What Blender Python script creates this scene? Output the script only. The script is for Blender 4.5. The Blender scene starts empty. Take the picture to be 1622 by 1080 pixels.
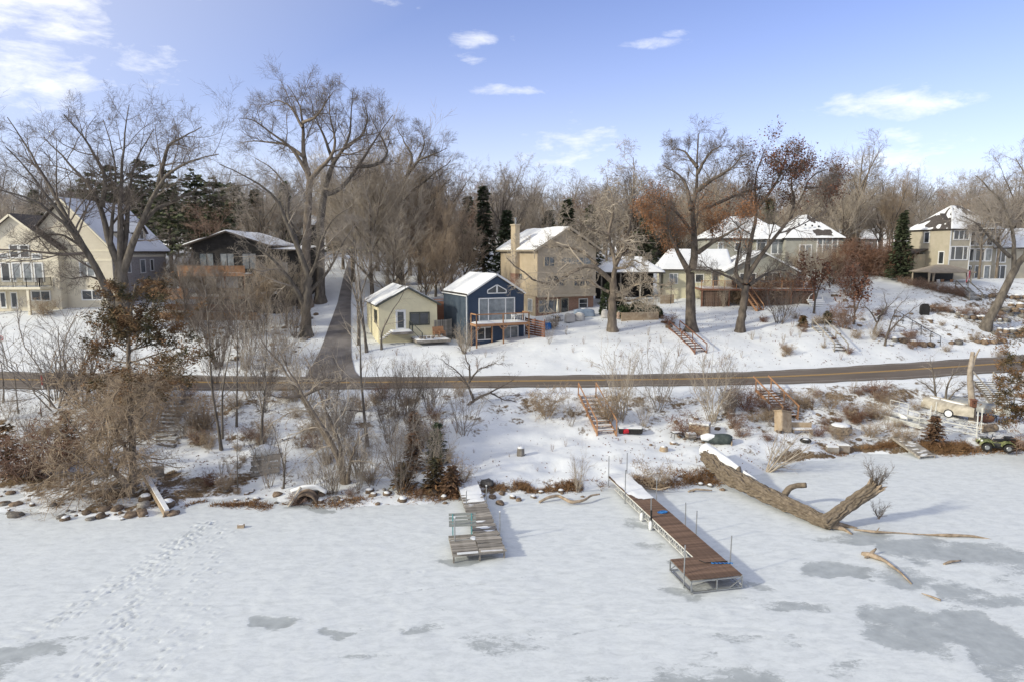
import bpy, math, random
import numpy as np
from mathutils import Vector, Matrix
R = math.radians
random.seed(7)
rng = np.random.default_rng(11)
scene = bpy.context.scene
COL = scene.collection

# ---------------------------------------------------------------- camera
CAM_H, PITCH, FPX, CU, CV = 15.0, R(7.4), 1080.0, 811.0, 540.0
cam_d = bpy.data.cameras.new('camera'); cam = bpy.data.objects.new('camera', cam_d); COL.objects.link(cam)
cam.location = (0, 0, CAM_H); cam.rotation_euler = (R(90) - PITCH, 0, 0)
cam_d.sensor_width = 36; cam_d.lens = 36 * FPX / 1622; cam_d.clip_start = .5; cam_d.clip_end = 6000
scene.camera = cam

# ---------------------------------------------------------------- sun, sky, exposure
SUN_EL, SUN_TRAVEL = R(24), (0.90, 0.44)
sun_d = bpy.data.lights.new('sun', 'SUN'); sun = bpy.data.objects.new('sun', sun_d); COL.objects.link(sun)
sun_d.energy = 2.05; sun_d.angle = R(3.0); sun_d.color = (1.0, .94, .78)
_l = Vector((SUN_TRAVEL[0] * math.cos(SUN_EL), SUN_TRAVEL[1] * math.cos(SUN_EL), -math.sin(SUN_EL)))
sun.rotation_euler = _l.to_track_quat('-Z', 'Y').to_euler(); sun.location = (-60, -40, 60)
scene.view_settings.view_transform = 'Standard'; scene.view_settings.look = 'None'
scene.view_settings.gamma = 1; scene.view_settings.use_curve_mapping = False
scene.view_settings.exposure = 0.74

world = bpy.data.worlds.new('World'); scene.world = world; world.use_nodes = True
wt = world.node_tree; wt.nodes.clear(); WN, WL = wt.nodes, wt.links
w_out = WN.new('ShaderNodeOutputWorld'); w_bg = WN.new('ShaderNodeBackground'); WL.new(w_bg.outputs[0], w_out.inputs[0])
sky = WN.new('ShaderNodeTexSky'); sky.sky_type = 'NISHITA'; sky.sun_disc = False
sky.sun_elevation = SUN_EL; sky.sun_rotation = math.atan2(-SUN_TRAVEL[0], -SUN_TRAVEL[1])
sky.air_density = 1.0; sky.dust_density = .35; sky.ozone_density = 2.2; sky.altitude = 250
w_bg.inputs['Strength'].default_value = 0.128
def wm(op, a, b=None, c=None):
    n = WN.new('ShaderNodeMath'); n.operation = op
    for i, x in enumerate((a, b, c)):
        if x is None: continue
        if isinstance(x, (int, float)): n.inputs[i].default_value = x
        else: WL.new(x, n.inputs[i])
    return n.outputs[0]
w_tc = WN.new('ShaderNodeTexCoord'); w_sep = WN.new('ShaderNodeSeparateXYZ'); WL.new(w_tc.outputs['Generated'], w_sep.inputs[0])
AZ = wm('ARCTAN2', w_sep.outputs[0], w_sep.outputs[1]); EL = wm('ARCSINE', w_sep.outputs[2])
w_cmb = WN.new('ShaderNodeCombineXYZ'); WL.new(wm('MULTIPLY', AZ, 4.0), w_cmb.inputs[0]); WL.new(wm('MULTIPLY', EL, 11.0), w_cmb.inputs[1])
def wnoise(scale, det, rough, off=0.0):
    n = WN.new('ShaderNodeTexNoise'); n.inputs['Scale'].default_value = scale; n.inputs['Detail'].default_value = det
    n.inputs['Roughness'].default_value = rough; n.inputs['Distortion'].default_value = .35
    m = WN.new('ShaderNodeVectorMath'); m.operation = 'ADD'; m.inputs[1].default_value = (off, off * .7, off * .3)
    WL.new(w_cmb.outputs[0], m.inputs[0]); WL.new(m.outputs[0], n.inputs['Vector']); return n.outputs['Fac']
NB = wnoise(1.6, 8, .62, 3.1); NF = wnoise(4.2, 9, .66, 9.0)
# clouds of this sky: azimuth, elevation (radians), half sizes, density
CLOUDS = [(-.64, .32, .16, .17, 1.15), (-.60, .21, .12, .08, 1.0), (-.435, .325, .055, .045, .95), (-.23, .36, .15, .06, .75), (-.47, .215, .10, .05, .9),
          (-.045, .285, .05, .013, 1.0), (-.06, .262, .04, .012, .8), (.187, .278, .055, .011, 1.0), (.22, .287, .03, .009, .8), (-.01, .222, .08, .011, .85), (.09, .14, .16, .055, .95),
          (.49, .18, .12, .025, .9), (.55, .115, .22, .045, 1.0), (.68, .19, .07, .02, .7), (-.2, .11, .4, .05, .85), (.32, .10, .25, .04, .8),
          (-1.2, .35, .45, .25, 1.1), (1.3, .35, .5, .2, 1.0), (2.2, .5, .5, .3, 1.0), (-2.2, .45, .5, .3, 1.05), (3.0, .6, .5, .35, 1.0), (-.8, .8, .6, .25, .95), (.7, .9, .6, .2, .9)]
acc = None
for a, e, sa, se, k in CLOUDS:
    q = wm('ADD', wm('POWER', wm('ABSOLUTE', wm('DIVIDE', wm('SUBTRACT', AZ, a), sa)), 2.0), wm('POWER', wm('ABSOLUTE', wm('DIVIDE', wm('SUBTRACT', EL, e), se)), 2.0))
    g = wm('MULTIPLY', wm('EXPONENT', wm('MULTIPLY', q, -1.0)), k)
    acc = g if acc is None else wm('MAXIMUM', acc, g)
dens = wm('ADD', wm('MULTIPLY', acc, .85), wm('ADD', wm('MULTIPLY', NB, 1.5), wm('MULTIPLY', NF, 1.1)))
w_mr = WN.new('ShaderNodeMapRange'); w_mr.interpolation_type = 'SMOOTHSTEP'; WL.new(dens, w_mr.inputs['Value'])
w_mr.inputs['From Min'].default_value = 1.52; w_mr.inputs['From Max'].default_value = 2.75; w_mr.inputs['To Max'].default_value = .95
w_mix = WN.new('ShaderNodeMix'); w_mix.data_type = 'RGBA'; # pale milky air low over the horizon, all the way round
haze_f = wm('MULTIPLY', wm('EXPONENT', wm('MULTIPLY', wm('MAXIMUM', EL, 0.0), -6.5)), .70)
# unseen bright veil of thin cloud round the sun, added to lift ambient light
w_dot = WN.new('ShaderNodeVectorMath'); w_dot.operation = 'DOT_PRODUCT'; WL.new(w_tc.outputs['Generated'], w_dot.inputs[0]); w_dot.inputs[1].default_value = tuple(-_l)
fill_veil_f = wm('MULTIPLY', wm('POWER', wm('MAXIMUM', wm('ADD', wm('MULTIPLY', w_dot.outputs['Value'], .72), .28), 0.0), 1.3), .9)
WL.new(wm('MAXIMUM', wm('MAXIMUM', w_mr.outputs[0], haze_f), fill_veil_f), w_mix.inputs['Factor'])
w_tint = WN.new('ShaderNodeMix'); w_tint.data_type = 'RGBA'; w_tint.blend_type = 'MULTIPLY'; w_tint.inputs['Factor'].default_value = 1
WL.new(sky.outputs[0], w_tint.inputs['A']); w_tint.inputs['B'].default_value = (.62, .625, .90, 1)
WL.new(w_tint.outputs['Result'], w_mix.inputs['A']); w_mix.inputs['B'].default_value = (6.3, 6.25, 6.0, 1)
WL.new(w_mix.outputs['Result'], w_bg.inputs['Color'])

# ---------------------------------------------------------------- materials
MATS = {}
def mat(name, c1, c2=None, scale=4.0, rough=.8, bump=0.0, bscale=None, detail=4.0, stretch=(1, 1, 1), lo=.35, hi=.65, metal=0.0, spec=.35, coord='Object', c3=None, wave=None, rand=0.0):
    """procedural principled material: two colours mixed by noise, optional relief"""
    if name in MATS: return MATS[name]
    m = bpy.data.materials.new(name); m.use_nodes = True; nt = m.node_tree; N, L = nt.nodes, nt.links
    b = N['Principled BSDF']; b.inputs['Roughness'].default_value = rough; b.inputs['Metallic'].default_value = metal
    b.inputs['Specular IOR Level'].default_value = spec
    tc = N.new('ShaderNodeTexCoord'); mp = N.new('ShaderNodeMapping'); mp.inputs['Scale'].default_value = stretch
    L.new(tc.outputs[coord], mp.inputs[0])
    c2 = c2 or tuple(x * .8 for x in c1)
    nz = N.new('ShaderNodeTexNoise'); nz.inputs['Scale'].default_value = scale; nz.inputs['Detail'].default_value = detail; nz.inputs['Roughness'].default_value = .6
    L.new(mp.outputs[0], nz.inputs['Vector'])
    rp = N.new('ShaderNodeValToRGB'); rp.color_ramp.elements[0].position = lo; rp.color_ramp.elements[1].position = hi
    rp.color_ramp.elements[0].color = (*c1, 1); rp.color_ramp.elements[1].color = (*c2, 1)
    if c3:
        e = rp.color_ramp.elements.new((lo + hi) / 2); e.color = (*c3, 1)
    L.new(nz.outputs['Fac'], rp.inputs[0]); out = rp.outputs[0]
    if rand:                                  # each board its own shade
        oi = N.new('ShaderNodeObjectInfo'); mr = N.new('ShaderNodeMapRange'); L.new(oi.outputs['Random'], mr.inputs[0]); mr.inputs[3].default_value = 1 - rand; mr.inputs[4].default_value = 1 + rand
        hs = N.new('ShaderNodeHueSaturation'); L.new(mr.outputs[0], hs.inputs['Value']); L.new(out, hs.inputs['Color']); out = hs.outputs[0]
    L.new(out, b.inputs['Base Color'])
    hsrc = None
    if wave:                                  # lap siding / shingle courses: (axis, courses per metre, depth)
        ax, per, dep = wave
        sx = N.new('ShaderNodeSeparateXYZ'); L.new(tc.outputs[coord], sx.inputs[0])
        mu = N.new('ShaderNodeMath'); mu.operation = 'MULTIPLY'; L.new(sx.outputs[ax], mu.inputs[0]); mu.inputs[1].default_value = per
        fr = N.new('ShaderNodeMath'); fr.operation = 'FRACT'; L.new(mu.outputs[0], fr.inputs[0])
        bw = N.new('ShaderNodeBump'); bw.inputs['Strength'].default_value = .7; bw.inputs['Distance'].default_value = dep
        L.new(fr.outputs[0], bw.inputs['Height']); L.new(bw.outputs[0], b.inputs['Normal']); hsrc = bw
    if bump:
        n2 = N.new('ShaderNodeTexNoise'); n2.inputs['Scale'].default_value = bscale or scale * 4; n2.inputs['Detail'].default_value = 5
        L.new(mp.outputs[0], n2.inputs['Vector'])
        bp = N.new('ShaderNodeBump'); bp.inputs['Strength'].default_value = .8; bp.inputs['Distance'].default_value = bump
        L.new(n2.outputs['Fac'], bp.inputs['Height'])
        if hsrc: L.new(hsrc.outputs[0], bp.inputs['Normal'])
        L.new(bp.outputs[0], b.inputs['Normal'])
    MATS[name] = m; return m

M_SNOW = mat('snow', (.73, .74, .735), (.775, .78, .77), 1.2, .7, .02, 6, spec=.2)
M_GLASS = mat('dark window glass', (.025, .03, .035), (.06, .065, .07), .9, .06, spec=.8)
M_GLASSL = mat('pale window glass with blinds', (.12, .14, .15), (.25, .27, .28), 1.3, .08, spec=.8)  # paler mottled glass tone for the navy cabin and random other windows
M_WHITE = mat('white paint', (.74, .74, .72), (.68, .68, .66), 3, .5)
M_BLACK = mat('black metal', (.012, .012, .013), (.025, .025, .025), 6, .45)
M_STEEL = mat('galvanised steel', (.42, .43, .43), (.30, .31, .31), 5, .4, metal=.7)
M_PALEW = mat('white painted aluminium', (.62, .62, .58), (.50, .49, .45), 6, .5)

# ---------------------------------------------------------------- mesh helpers
def mesh_np(name, V, F, material=None, smooth=False, attr=None):
    """V (n,3) array; F list of index arrays, each (m,k)"""
    me = bpy.data.meshes.new(name); V = np.asarray(V, np.float32)
    F = [np.asarray(f, np.int32) for f in (F if isinstance(F, list) else [F]) if len(f)]
    me.vertices.add(len(V)); me.vertices.foreach_set('co', V.ravel())
    loops = np.concatenate([f.ravel() for f in F]); tot = np.concatenate([np.full(len(f), f.shape[1], np.int32) for f in F])
    st = np.concatenate([[0], np.cumsum(tot)[:-1]]).astype(np.int32)
    me.loops.add(len(loops)); me.loops.foreach_set('vertex_index', loops)
    me.polygons.add(len(tot)); me.polygons.foreach_set('loop_start', st)
    if smooth: me.polygons.foreach_set('use_smooth', np.ones(len(tot), bool))
    me.update(calc_edges=True)
    if attr:
        for k, a in attr.items():
            at = me.attributes.new(k, 'FLOAT', 'POINT'); at.data.foreach_set('value', np.asarray(a, np.float32))
    if material: me.materials.append(material)
    return me

class MB:
    """collects boxes, bars, tubes and prisms, then links them as ONE mesh object"""
    def __init__(s): s.v, s.f = [], []
    def add(s, vs, fs):
        o = len(s.v); s.v += [tuple(p) for p in vs]; s.f += [tuple(i + o for i in f) for f in fs]; return s
    def box(s, x0, y0, z0, x1, y1, z1):
        x0, x1 = min(x0, x1), max(x0, x1); y0, y1 = min(y0, y1), max(y0, y1); z0, z1 = min(z0, z1), max(z0, z1)
        return s.add([(x0, y0, z0), (x1, y0, z0), (x1, y1, z0), (x0, y1, z0), (x0, y0, z1), (x1, y0, z1), (x1, y1, z1), (x0, y1, z1)],
              [(0, 3, 2, 1), (4, 5, 6, 7), (0, 1, 5, 4), (1, 2, 6, 5), (2, 3, 7, 6), (3, 0, 4, 7)])
    def bar(s, p, q, w, h=None, up=(0, 0, 1)):
        h = h or w; p, q, up = Vector(p), Vector(q), Vector(up); t = (q - p).normalized()
        a = t.cross(up)
        if a.length < 1e-3: a = t.cross(Vector((1, 0, 0)))
        a.normalize(); b = a.cross(t).normalized(); a = a * w / 2; b = b * h / 2
        vs = [c + i * a + j * b for c in (p, q) for i, j in ((-1, -1), (1, -1), (1, 1), (-1, 1))]
        return s.add(vs, [(0, 1, 2, 3), (7, 6, 5, 4), (0, 4, 5, 1), (1, 5, 6, 2), (2, 6, 7, 3), (3, 7, 4, 0)])
    def tube(s, pts, r, n=8, cap=True):
        pts = [Vector(p) for p in pts]; rr = r if isinstance(r, (list, tuple)) else [r] * len(pts); o = []; m = len(pts)
        for i, p in enumerate(pts):
            t = (pts[min(i + 1, m - 1)] - pts[max(i - 1, 0)]).normalized(); a = t.cross(Vector((.13, .21, .97)))
            if a.length < .05: a = t.cross(Vector((1, 0, 0)))
            a.normalize(); b = t.cross(a)
            o += [p + rr[i] * (math.cos(6.2832 * k / n) * a + math.sin(6.2832 * k / n) * b) for k in range(n)]
        f = [(i * n + k, i * n + (k + 1) % n, (i + 1) * n + (k + 1) % n, (i + 1) * n + k) for i in range(m - 1) for k in range(n)]
        if cap: f += [tuple(range(n - 1, -1, -1)), tuple((m - 1) * n + k for k in range(n))]
        return s.add(o, f)
    def prism(s, poly, y0, y1):      # polygon in x,z pushed along y
        n = len(poly); vs = [(x, y0, z) for x, z in poly] + [(x, y1, z) for x, z in poly]
        return s.add(vs, [tuple(range(n)), tuple(range(2 * n - 1, n - 1, -1))] + [(i, i + n, (i + 1) % n + n, (i + 1) % n) for i in range(n)])
    def slab(s, q, th):              # a quad with thickness, th downwards along its normal
        q = [Vector(p) for p in q]; n = (q[1] - q[0]).cross(q[-1] - q[0]).normalized()
        if n.z < 0: n = -n
        k = len(q); vs = q + [p - n * th for p in q]
        return s.add(vs, [tuple(range(k)), tuple(range(2 * k - 1, k - 1, -1))] + [(i, (i + 1) % k, (i + 1) % k + k, i + k) for i in range(k)])
    def sph(s, c, r, nu=10, nv=6, z=(1, 1, 1)):
        vs = [(c[0] + r * z[0] * math.sin(math.pi * j / nv) * math.cos(6.2832 * i / nu), c[1] + r * z[1] * math.sin(math.pi * j / nv) * math.sin(6.2832 * i / nu), c[2] + r * z[2] * math.cos(math.pi * j / nv)) for j in range(nv + 1) for i in range(nu)]
        return s.add(vs, [(j * nu + i, (j + 1) * nu + i, (j + 1) * nu + (i + 1) % nu, j * nu + (i + 1) % nu) for j in range(nv) for i in range(nu)])
    def mesh(s, name, m, smooth=False):
        me = bpy.data.meshes.new(name); me.from_pydata(s.v, [], s.f); me.materials.append(m)
        if smooth: me.polygons.foreach_set('use_smooth', [True] * len(s.f))
        return me
    def build(s, name, m, parent=None, label=None, smooth=False, **tags):
        return link(name, s.mesh(name, m, smooth), parent, label, **tags)

def link(name, me, parent=None, label=None, cat=None, group=None, kind=None, loc=None, rz=None, sc=None):
    o = bpy.data.objects.new(name, me); COL.objects.link(o)
    if parent: o.parent = parent
    if loc is not None: o.location = loc
    if rz is not None: o.rotation_euler = (0, 0, rz)
    if sc is not None: o.scale = sc if isinstance(sc, (tuple, list)) else (sc,) * 3
    return tag(o, label, cat, group, kind)
def tag(o, label=None, cat=None, group=None, kind=None):
    for k, x in (('label', label), ('category', cat), ('group', group), ('kind', kind)):
        if x: o[k] = x
    return o
def thing(name, label, cat, loc=(0, 0, 0), rz=0.0, group=None):
    return link(name, None, None, label, cat, group, None, loc, rz)
def kids(o): return [c for c in list(COL.objects) if c.parent == o]
def copy_tree(o, parent=None, _k=None):
    c = o.copy(); COL.objects.link(c); c.parent = parent
    for ch in (_k or TREE_KIDS(o)): copy_tree(ch, c)
    return c
def TREE_KIDS(o): return list(o.children)

# ---------------------------------------------------------------- picture geometry -> place geometry
def ray(u, v):
    cx, cy = (u - CU) / FPX, (CV - v) / FPX
    return np.array([cx, math.cos(PITCH) + cy * math.sin(PITCH), -math.sin(PITCH) + cy * math.cos(PITCH)])
def P(u, v, D):
    d = ray(u, v); t = D / d[1]; return Vector((d[0] * t, D, CAM_H + d[2] * t))
def PZ(u, v, z):
    d = ray(u, v); t = (z - CAM_H) / d[2]; return Vector((d[0] * t, d[1] * t, z))
def ppm(D, z=5.0): return FPX / (D * math.cos(PITCH) + (CAM_H - z) * math.sin(PITCH))

# value noise for height fields
_ng = rng.random((256, 256))
def vnoise(x, y, s=1.0, o=0):
    x = np.asarray(x, float) / s + 37.3 + o * 17.7; y = np.asarray(y, float) / s + 91.1 + o * 5.3
    xi, yi = np.floor(x).astype(int), np.floor(y).astype(int); fx, fy = x - xi, y - yi
    fx = fx * fx * (3 - 2 * fx); fy = fy * fy * (3 - 2 * fy); g = lambda a, b: _ng[a % 256, b % 256]
    return (g(xi, yi) * (1 - fx) + g(xi + 1, yi) * fx) * (1 - fy) + (g(xi, yi + 1) * (1 - fx) + g(xi + 1, yi + 1) * fx) * fy - .5
def fbm(x, y, s, n=4, o=0):
    return sum(vnoise(x, y, s / 2 ** i, o + i) / 2 ** i for i in range(n))
# ---------------------------------------------------------------- terrain: profiles (v, distance) below the picture columns u
def zat(v, D): return CAM_H - D * math.tan(PITCH + math.atan((v - CV) / FPX))
ROAD_U = [-400, -100, 0, 200, 400, 640, 790, 930, 1100, 1250, 1400, 1500, 1600, 1750, 2000]
ROAD_N = [609, 613, 615, 616, 618, 614, 613, 612, 610, 607, 601, 595, 588, 575, 552]
ROAD_F = [583, 586, 588, 592, 596, 597, 595, 593.5, 591, 586.5, 577.5, 571.5, 565, 553, 533]
ROAD_Z = [3.2, 3.2, 3.2, 3.2, 3.2, 3.2, 3.2, 3.2, 3.2, 3.25, 3.4, 3.5, 3.6, 3.8, 4.2]
rn = np.array([PZ(u, v, z) for u, v, z in zip(ROAD_U, ROAD_N, ROAD_Z)]); rf = np.array([PZ(u, v, z) for u, v, z in zip(ROAD_U, ROAD_F, ROAD_Z)])
def smooth_poly(p, x):
    y = np.interp(x, p[:, 0], p[:, 1]); k = np.exp(-.5 * (np.arange(-12, 13) / 5.0) ** 2); k /= k.sum()
    return np.convolve(np.pad(y, 12, 'reflect', reflect_type='odd'), k, 'valid')
RX = np.arange(-95, 110, .75); RNY = smooth_poly(rn, RX); RFY = smooth_poly(rf, RX); RZ = np.interp(RX, rn[:, 0], rn[:, 2])
def road_near(x): return np.interp(x, RX, RNY)
def road_far(x): return np.interp(x, RX, RFY)
def road_z(x): return np.interp(x, RX, RZ)
COLS = {  # u: shore v, [(v, D)] below the road, [(v, D)] above the road
    -300: (815, [(780, 41.5), (700, 49), (650, 54)], [(500, 82), (450, 100), (410, 140)]),
    0: (815, [(780, 41.5), (700, 49), (650, 54)], [(540, 74), (492, 82), (489, 96), (450, 112), (412, 150)]),
    200: (822, [(790, 40.5), (700, 49), (650, 54)], [(540, 74), (488, 83), (470, 95), (440, 112), (408, 150)]),
    300: (806, [(780, 41), (700, 49), (650, 54)], [(540, 74), (505, 80), (480, 92), (445, 108), (408, 150)]),
    400: (797, [(770, 42), (700, 49), (650, 54)], [(540, 73.5), (508, 80), (490, 88), (440, 108), (405, 150)]),
    540: (800, [(775, 41.3), (700, 49), (650, 54)], [(560, 71), (520, 79), (480, 90), (440, 104), (408, 126), (398, 170)]),
    640: (797, [(775, 41.5), (705, 49), (650, 54)], [(545, 73), (535, 80), (485, 93), (435, 112), (405, 150)]),
    740: (784, [(765, 42.2), (700, 49.5), (660, 53)], [(548, 72.5), (541, 77), (485, 92), (440, 112), (408, 150)]),
    830: (782, [(760, 42.6), (690, 50.8), (650, 55)], [(540, 74), (525, 80), (490, 92), (450, 112), (410, 150)]),
    930: (778, [(757, 42.8), (692, 51), (650, 55)], [(545, 73), (526, 78), (497, 87), (470, 100), (410, 150)]),
    1095: (768, [(752, 43.5), (694, 51), (655, 55)], [(555, 71.5), (528, 77), (482, 92), (465, 98), (440, 112), (408, 150)]),
    1180: (752, [(738, 45), (690, 51.3), (650, 55)], [(550, 72), (522, 78.5), (482, 91), (462, 98), (435, 112), (405, 150)]),
    1280: (728, [(712, 48.5), (680, 53), (640, 57)], [(545, 73), (515, 79), (475, 91), (440, 103), (405, 130)]),
    1400: (716, [(704, 50.2), (685, 52.7), (640, 58.5)], [(545, 74.5), (505, 82), (460, 94), (425, 106), (405, 125)]),
    1500: (719, [(706, 50), (680, 53), (640, 58)], [(550, 76), (520, 81), (475, 88), (447, 91.5), (441, 98), (436, 112), (420, 128)]),
    1620: (715, [(702, 50.3), (675, 54), (630, 60)], [(530, 81), (500, 86), (462, 90), (442, 97), (434, 114), (420, 130)]),
    1900: (715, [(700, 50.5), (660, 56)], [(510, 90), (470, 100), (438, 112), (420, 130)]),
}
YG = np.arange(5, 200.01, .5); COL_A, COL_Z = [], []
for u, (sv, low, up) in COLS.items():
    D0 = CAM_H / math.tan(PITCH + math.atan((sv - CV) / FPX)); pts = [(5, -1.0), (D0 - 2, -.8), (D0, 0.0)]
    pts += [(D, max(zat(v, D), .12)) for v, D in low]
    xm = (u - CU) / FPX * 62; yn, yf, zr = float(road_near(xm)), float(road_far((u - CU) / FPX * 66)), float(road_z(xm))
    pts = [p for p in pts if p[0] < yn - 1.2] + [(yn - .5, zr - .02), (yn, zr), (yf, zr), (yf + .7, zr + .02)] + [(D, zat(v, D)) for v, D in up if D > yf + 1.5] + [(200, 15.4)]
    z = np.interp(YG, [p[0] for p in pts], [p[1] for p in pts]); k = np.exp(-.5 * (np.arange(-4, 5) / 1.5) ** 2); k /= k.sum()
    COL_Z.append(np.convolve(np.pad(z, 4, 'edge'), k, 'valid')); COL_A.append((u - CU) / FPX)
COL_A = np.array(COL_A); COL_Z = np.array(COL_Z)
DRV = [(66, 489, 562, 588), (70, 503, 557, 566), (74, 512, 556, 548), (80, 522, 556, 521), (90, 535, 556, 486), (104, 544, 558, 447), (126, 553, 564, 409)]   # D, u left, u right, v
DRY = np.array([63.5] + [d[0] for d in DRV])
_x = lambda D, u, v: P(u, v, D).x
DRL = np.array([_x(63.5, 482, 596)] + [_x(d[0], d[1], d[3]) for d in DRV]); DRR = np.array([_x(63.5, 576, 596)] + [_x(d[0], d[2], d[3]) for d in DRV])
PADS = []   # level pads cut for houses: (x, y, radius, z)
def ground(x, y, rough=True):
    x = np.asarray(x, float); y = np.asarray(y, float); a = x / np.maximum(y, 1) / 1.008
    a = np.clip(a, COL_A[0], COL_A[-1] - 1e-6); yy = np.clip(y, 5, 199.9)
    ci = np.clip(np.searchsorted(COL_A, a, 'right') - 1, 0, len(COL_A) - 2); t = (a - COL_A[ci]) / (COL_A[ci + 1] - COL_A[ci]); t = t * t * (3 - 2 * t)
    fi = (yy - 5) / .5; yi = np.clip(fi.astype(int), 0, len(YG) - 2); s = fi - yi
    z = (COL_Z[ci, yi] * (1 - s) + COL_Z[ci, yi + 1] * s) * (1 - t) + (COL_Z[ci + 1, yi] * (1 - s) + COL_Z[ci + 1, yi + 1] * s) * t
    yn, yf = road_near(x), road_far(x); dr = np.maximum(np.maximum(yn - y, y - yf), 0)
    ddrv = np.maximum(np.maximum(np.interp(y, DRY, DRL) - x, x - np.interp(y, DRY, DRR)), 0); ddrv = np.where((y < 63) | (y > 128), 9, ddrv)
    if rough:
        amp = np.clip(np.minimum(dr, ddrv) / 2.0 - .1, 0, 1)
        bank = np.clip((yn - y) / 3, 0, 1) * np.clip((z + .3) / .5, 0, 1)
        z = z + amp * (fbm(x, y, 7, 3) * .35 + fbm(x, y, 1.3, 3, 5) * .12 * (1 + 1.6 * bank))
    w = np.clip(1 - dr / 1.2, 0, 1); w = w * w * (3 - 2 * w)
    z = z * (1 - w) + (road_z(x) - .04) * w
    z = np.where(y > 198, 15.4 + fbm(x, y, 60, 2) * 2, z)
    return z
def gz(x, y): return float(ground(np.array([x]), np.array([y]))[0])
_MY = np.concatenate([np.arange(20, 100, .15), np.arange(100, 199, .5)])
def G(u, v, dz=0.0):
    """where the sight line through picture point (u, v) meets the ground or the ice"""
    d = ray(u, v); t = _MY / d[1]; z = CAM_H + d[2] * t; g = np.maximum(ground(d[0] * t, _MY), 0.0) + dz
    i = int(np.argmax(z <= g)) if (z <= g).any() else len(_MY) - 1
    return Vector((d[0] * t[i], _MY[i], g[i] - dz))
def V3(x, y, dz=0.0): return Vector((x, y, gz(x, y) + dz))

def lines(*segs):
    o = []
    for a, b, s in segs: o += list(np.arange(a, b, s))
    return np.array(o + [segs[-1][1]])
gx = lines((-1400, -300, 100), (-300, -110, 10), (-110, -60, 1.0), (-60, 70, .45), (70, 120, 1.0), (120, 300, 10), (300, 1400, 100))
gy = lines((34, 66, .3), (66, 112, .45), (112, 160, 1.5), (160, 200, 5), (200, 400, 20), (400, 2000, 200))
X, Y = np.meshgrid(gx, gy); Z = ground(X, Y)
nx, ny = len(gx), len(gy); ii = (np.arange(ny - 1)[:, None] * nx + np.arange(nx - 1)[None]).ravel()
GF = np.stack([ii, ii + 1, ii + nx + 1, ii + nx], 1)
# snow cover with dead leaves and grass showing through on the banks and slopes
def snow_ground():
    m = bpy.data.materials.new('snow over dead grass'); m.use_nodes = True; N, L = m.node_tree.nodes, m.node_tree.links; b = N['Principled BSDF']
    b.inputs['Roughness'].default_value = .75; b.inputs['Specular IOR Level'].default_value = .15
    tc = N.new('ShaderNodeTexCoord')
    def nz(s, d, r=.6):
        n = N.new('ShaderNodeTexNoise'); n.inputs['Scale'].default_value = s; n.inputs['Detail'].default_value = d; n.inputs['Roughness'].default_value = r
        L.new(tc.outputs['Object'], n.inputs['Vector']); return n.outputs['Fac']
    at = N.new('ShaderNodeAttribute'); at.attribute_name = 'bare'
    def mth(op, a, c):
        n = N.new('ShaderNodeMath'); n.operation = op
        for i, q in enumerate((a, c)):
            if isinstance(q, (int, float)): n.inputs[i].default_value = q
            else: L.new(q, n.inputs[i])
        return n.outputs[0]
    s = mth('ADD', mth('MULTIPLY', nz(.55, 3), .5), mth('ADD', mth('MULTIPLY', nz(3.2, 6, .7), .6), mth('MULTIPLY', at.outputs['Fac'], .85)))
    mr = N.new('ShaderNodeMapRange'); L.new(s, mr.inputs[0]); mr.inputs[1].default_value = .80; mr.inputs[2].default_value = .90
    dirt = N.new('ShaderNodeValToRGB'); L.new(nz(7, 5), dirt.inputs[0]); e = dirt.color_ramp.elements
    e[0].position = .3; e[0].color = (.05, .035, .022, 1); e[1].position = .7; e[1].color = (.24, .17, .10, 1)
    sn = N.new('ShaderNodeValToRGB'); L.new(nz(.7, 4), sn.inputs[0]); e = sn.color_ramp.elements
    e[0].position = .35; e[0].color = (.67, .69, .695, 1); e[1].position = .65; e[1].color = (.735, .75, .75, 1)
    mx = N.new('ShaderNodeMix'); mx.data_type = 'RGBA'; L.new(mr.outputs[0], mx.inputs['Factor']); L.new(sn.outputs[0], mx.inputs['A']); L.new(dirt.outputs[0], mx.inputs['B'])
    L.new(mx.outputs['Result'], b.inputs['Base Color'])
    bp = N.new('ShaderNodeBump'); bp.inputs['Strength'].default_value = .7; bp.inputs['Distance'].default_value = .05; L.new(nz(2.5, 7, .65), bp.inputs['Height']); L.new(bp.outputs[0], b.inputs['Normal'])
    return m
sl = np.hypot(*np.gradient(Z, gy, gx)); A = X / np.maximum(Y, 1)
yn = road_near(X); bank = (Y < yn - .8) & (Z > .05)
flat = np.exp(-(((X - 4.5) / 9) ** 2 + ((Y - 46.5) / 4.5) ** 2))       # trodden snow by the docks stays white
bare = np.where(bank, .22 + .45 * np.clip(sl - .18, 0, .8), .04 + .22 * np.clip(sl - .25, 0, 1))
shoreband = np.exp(-((Z - .25) / .22) ** 2) * (Y < 56); bare = bare + .20 * shoreband * (fbm(X, Y, 5, 2, 9) > -.1)
right = np.clip((A - .42) / .12, 0, 1) * (Y > road_far(X) + 4) * (Y < 96); bare = bare + .2 * right
bare = bare + .14 * np.exp(-(((A + .42) / .12) ** 2)) * (Y > 66) * (Y < 82) + .12 * np.exp(-((Y - road_far(X) - 1.0) / .8) ** 2)
bare = bare + .05 * np.exp(-((A - .27) / .1) ** 2) * (Y > 66) * (Y < 90)
bare = np.where(Y > 150, .25, bare) - .4 * flat * bank
M_GROUND = snow_ground()
link('ground', mesh_np('ground', np.stack([X, Y, Z], -1).reshape(-1, 3), GF, M_GROUND, True, {'bare': bare.ravel()}), kind='structure')

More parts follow.
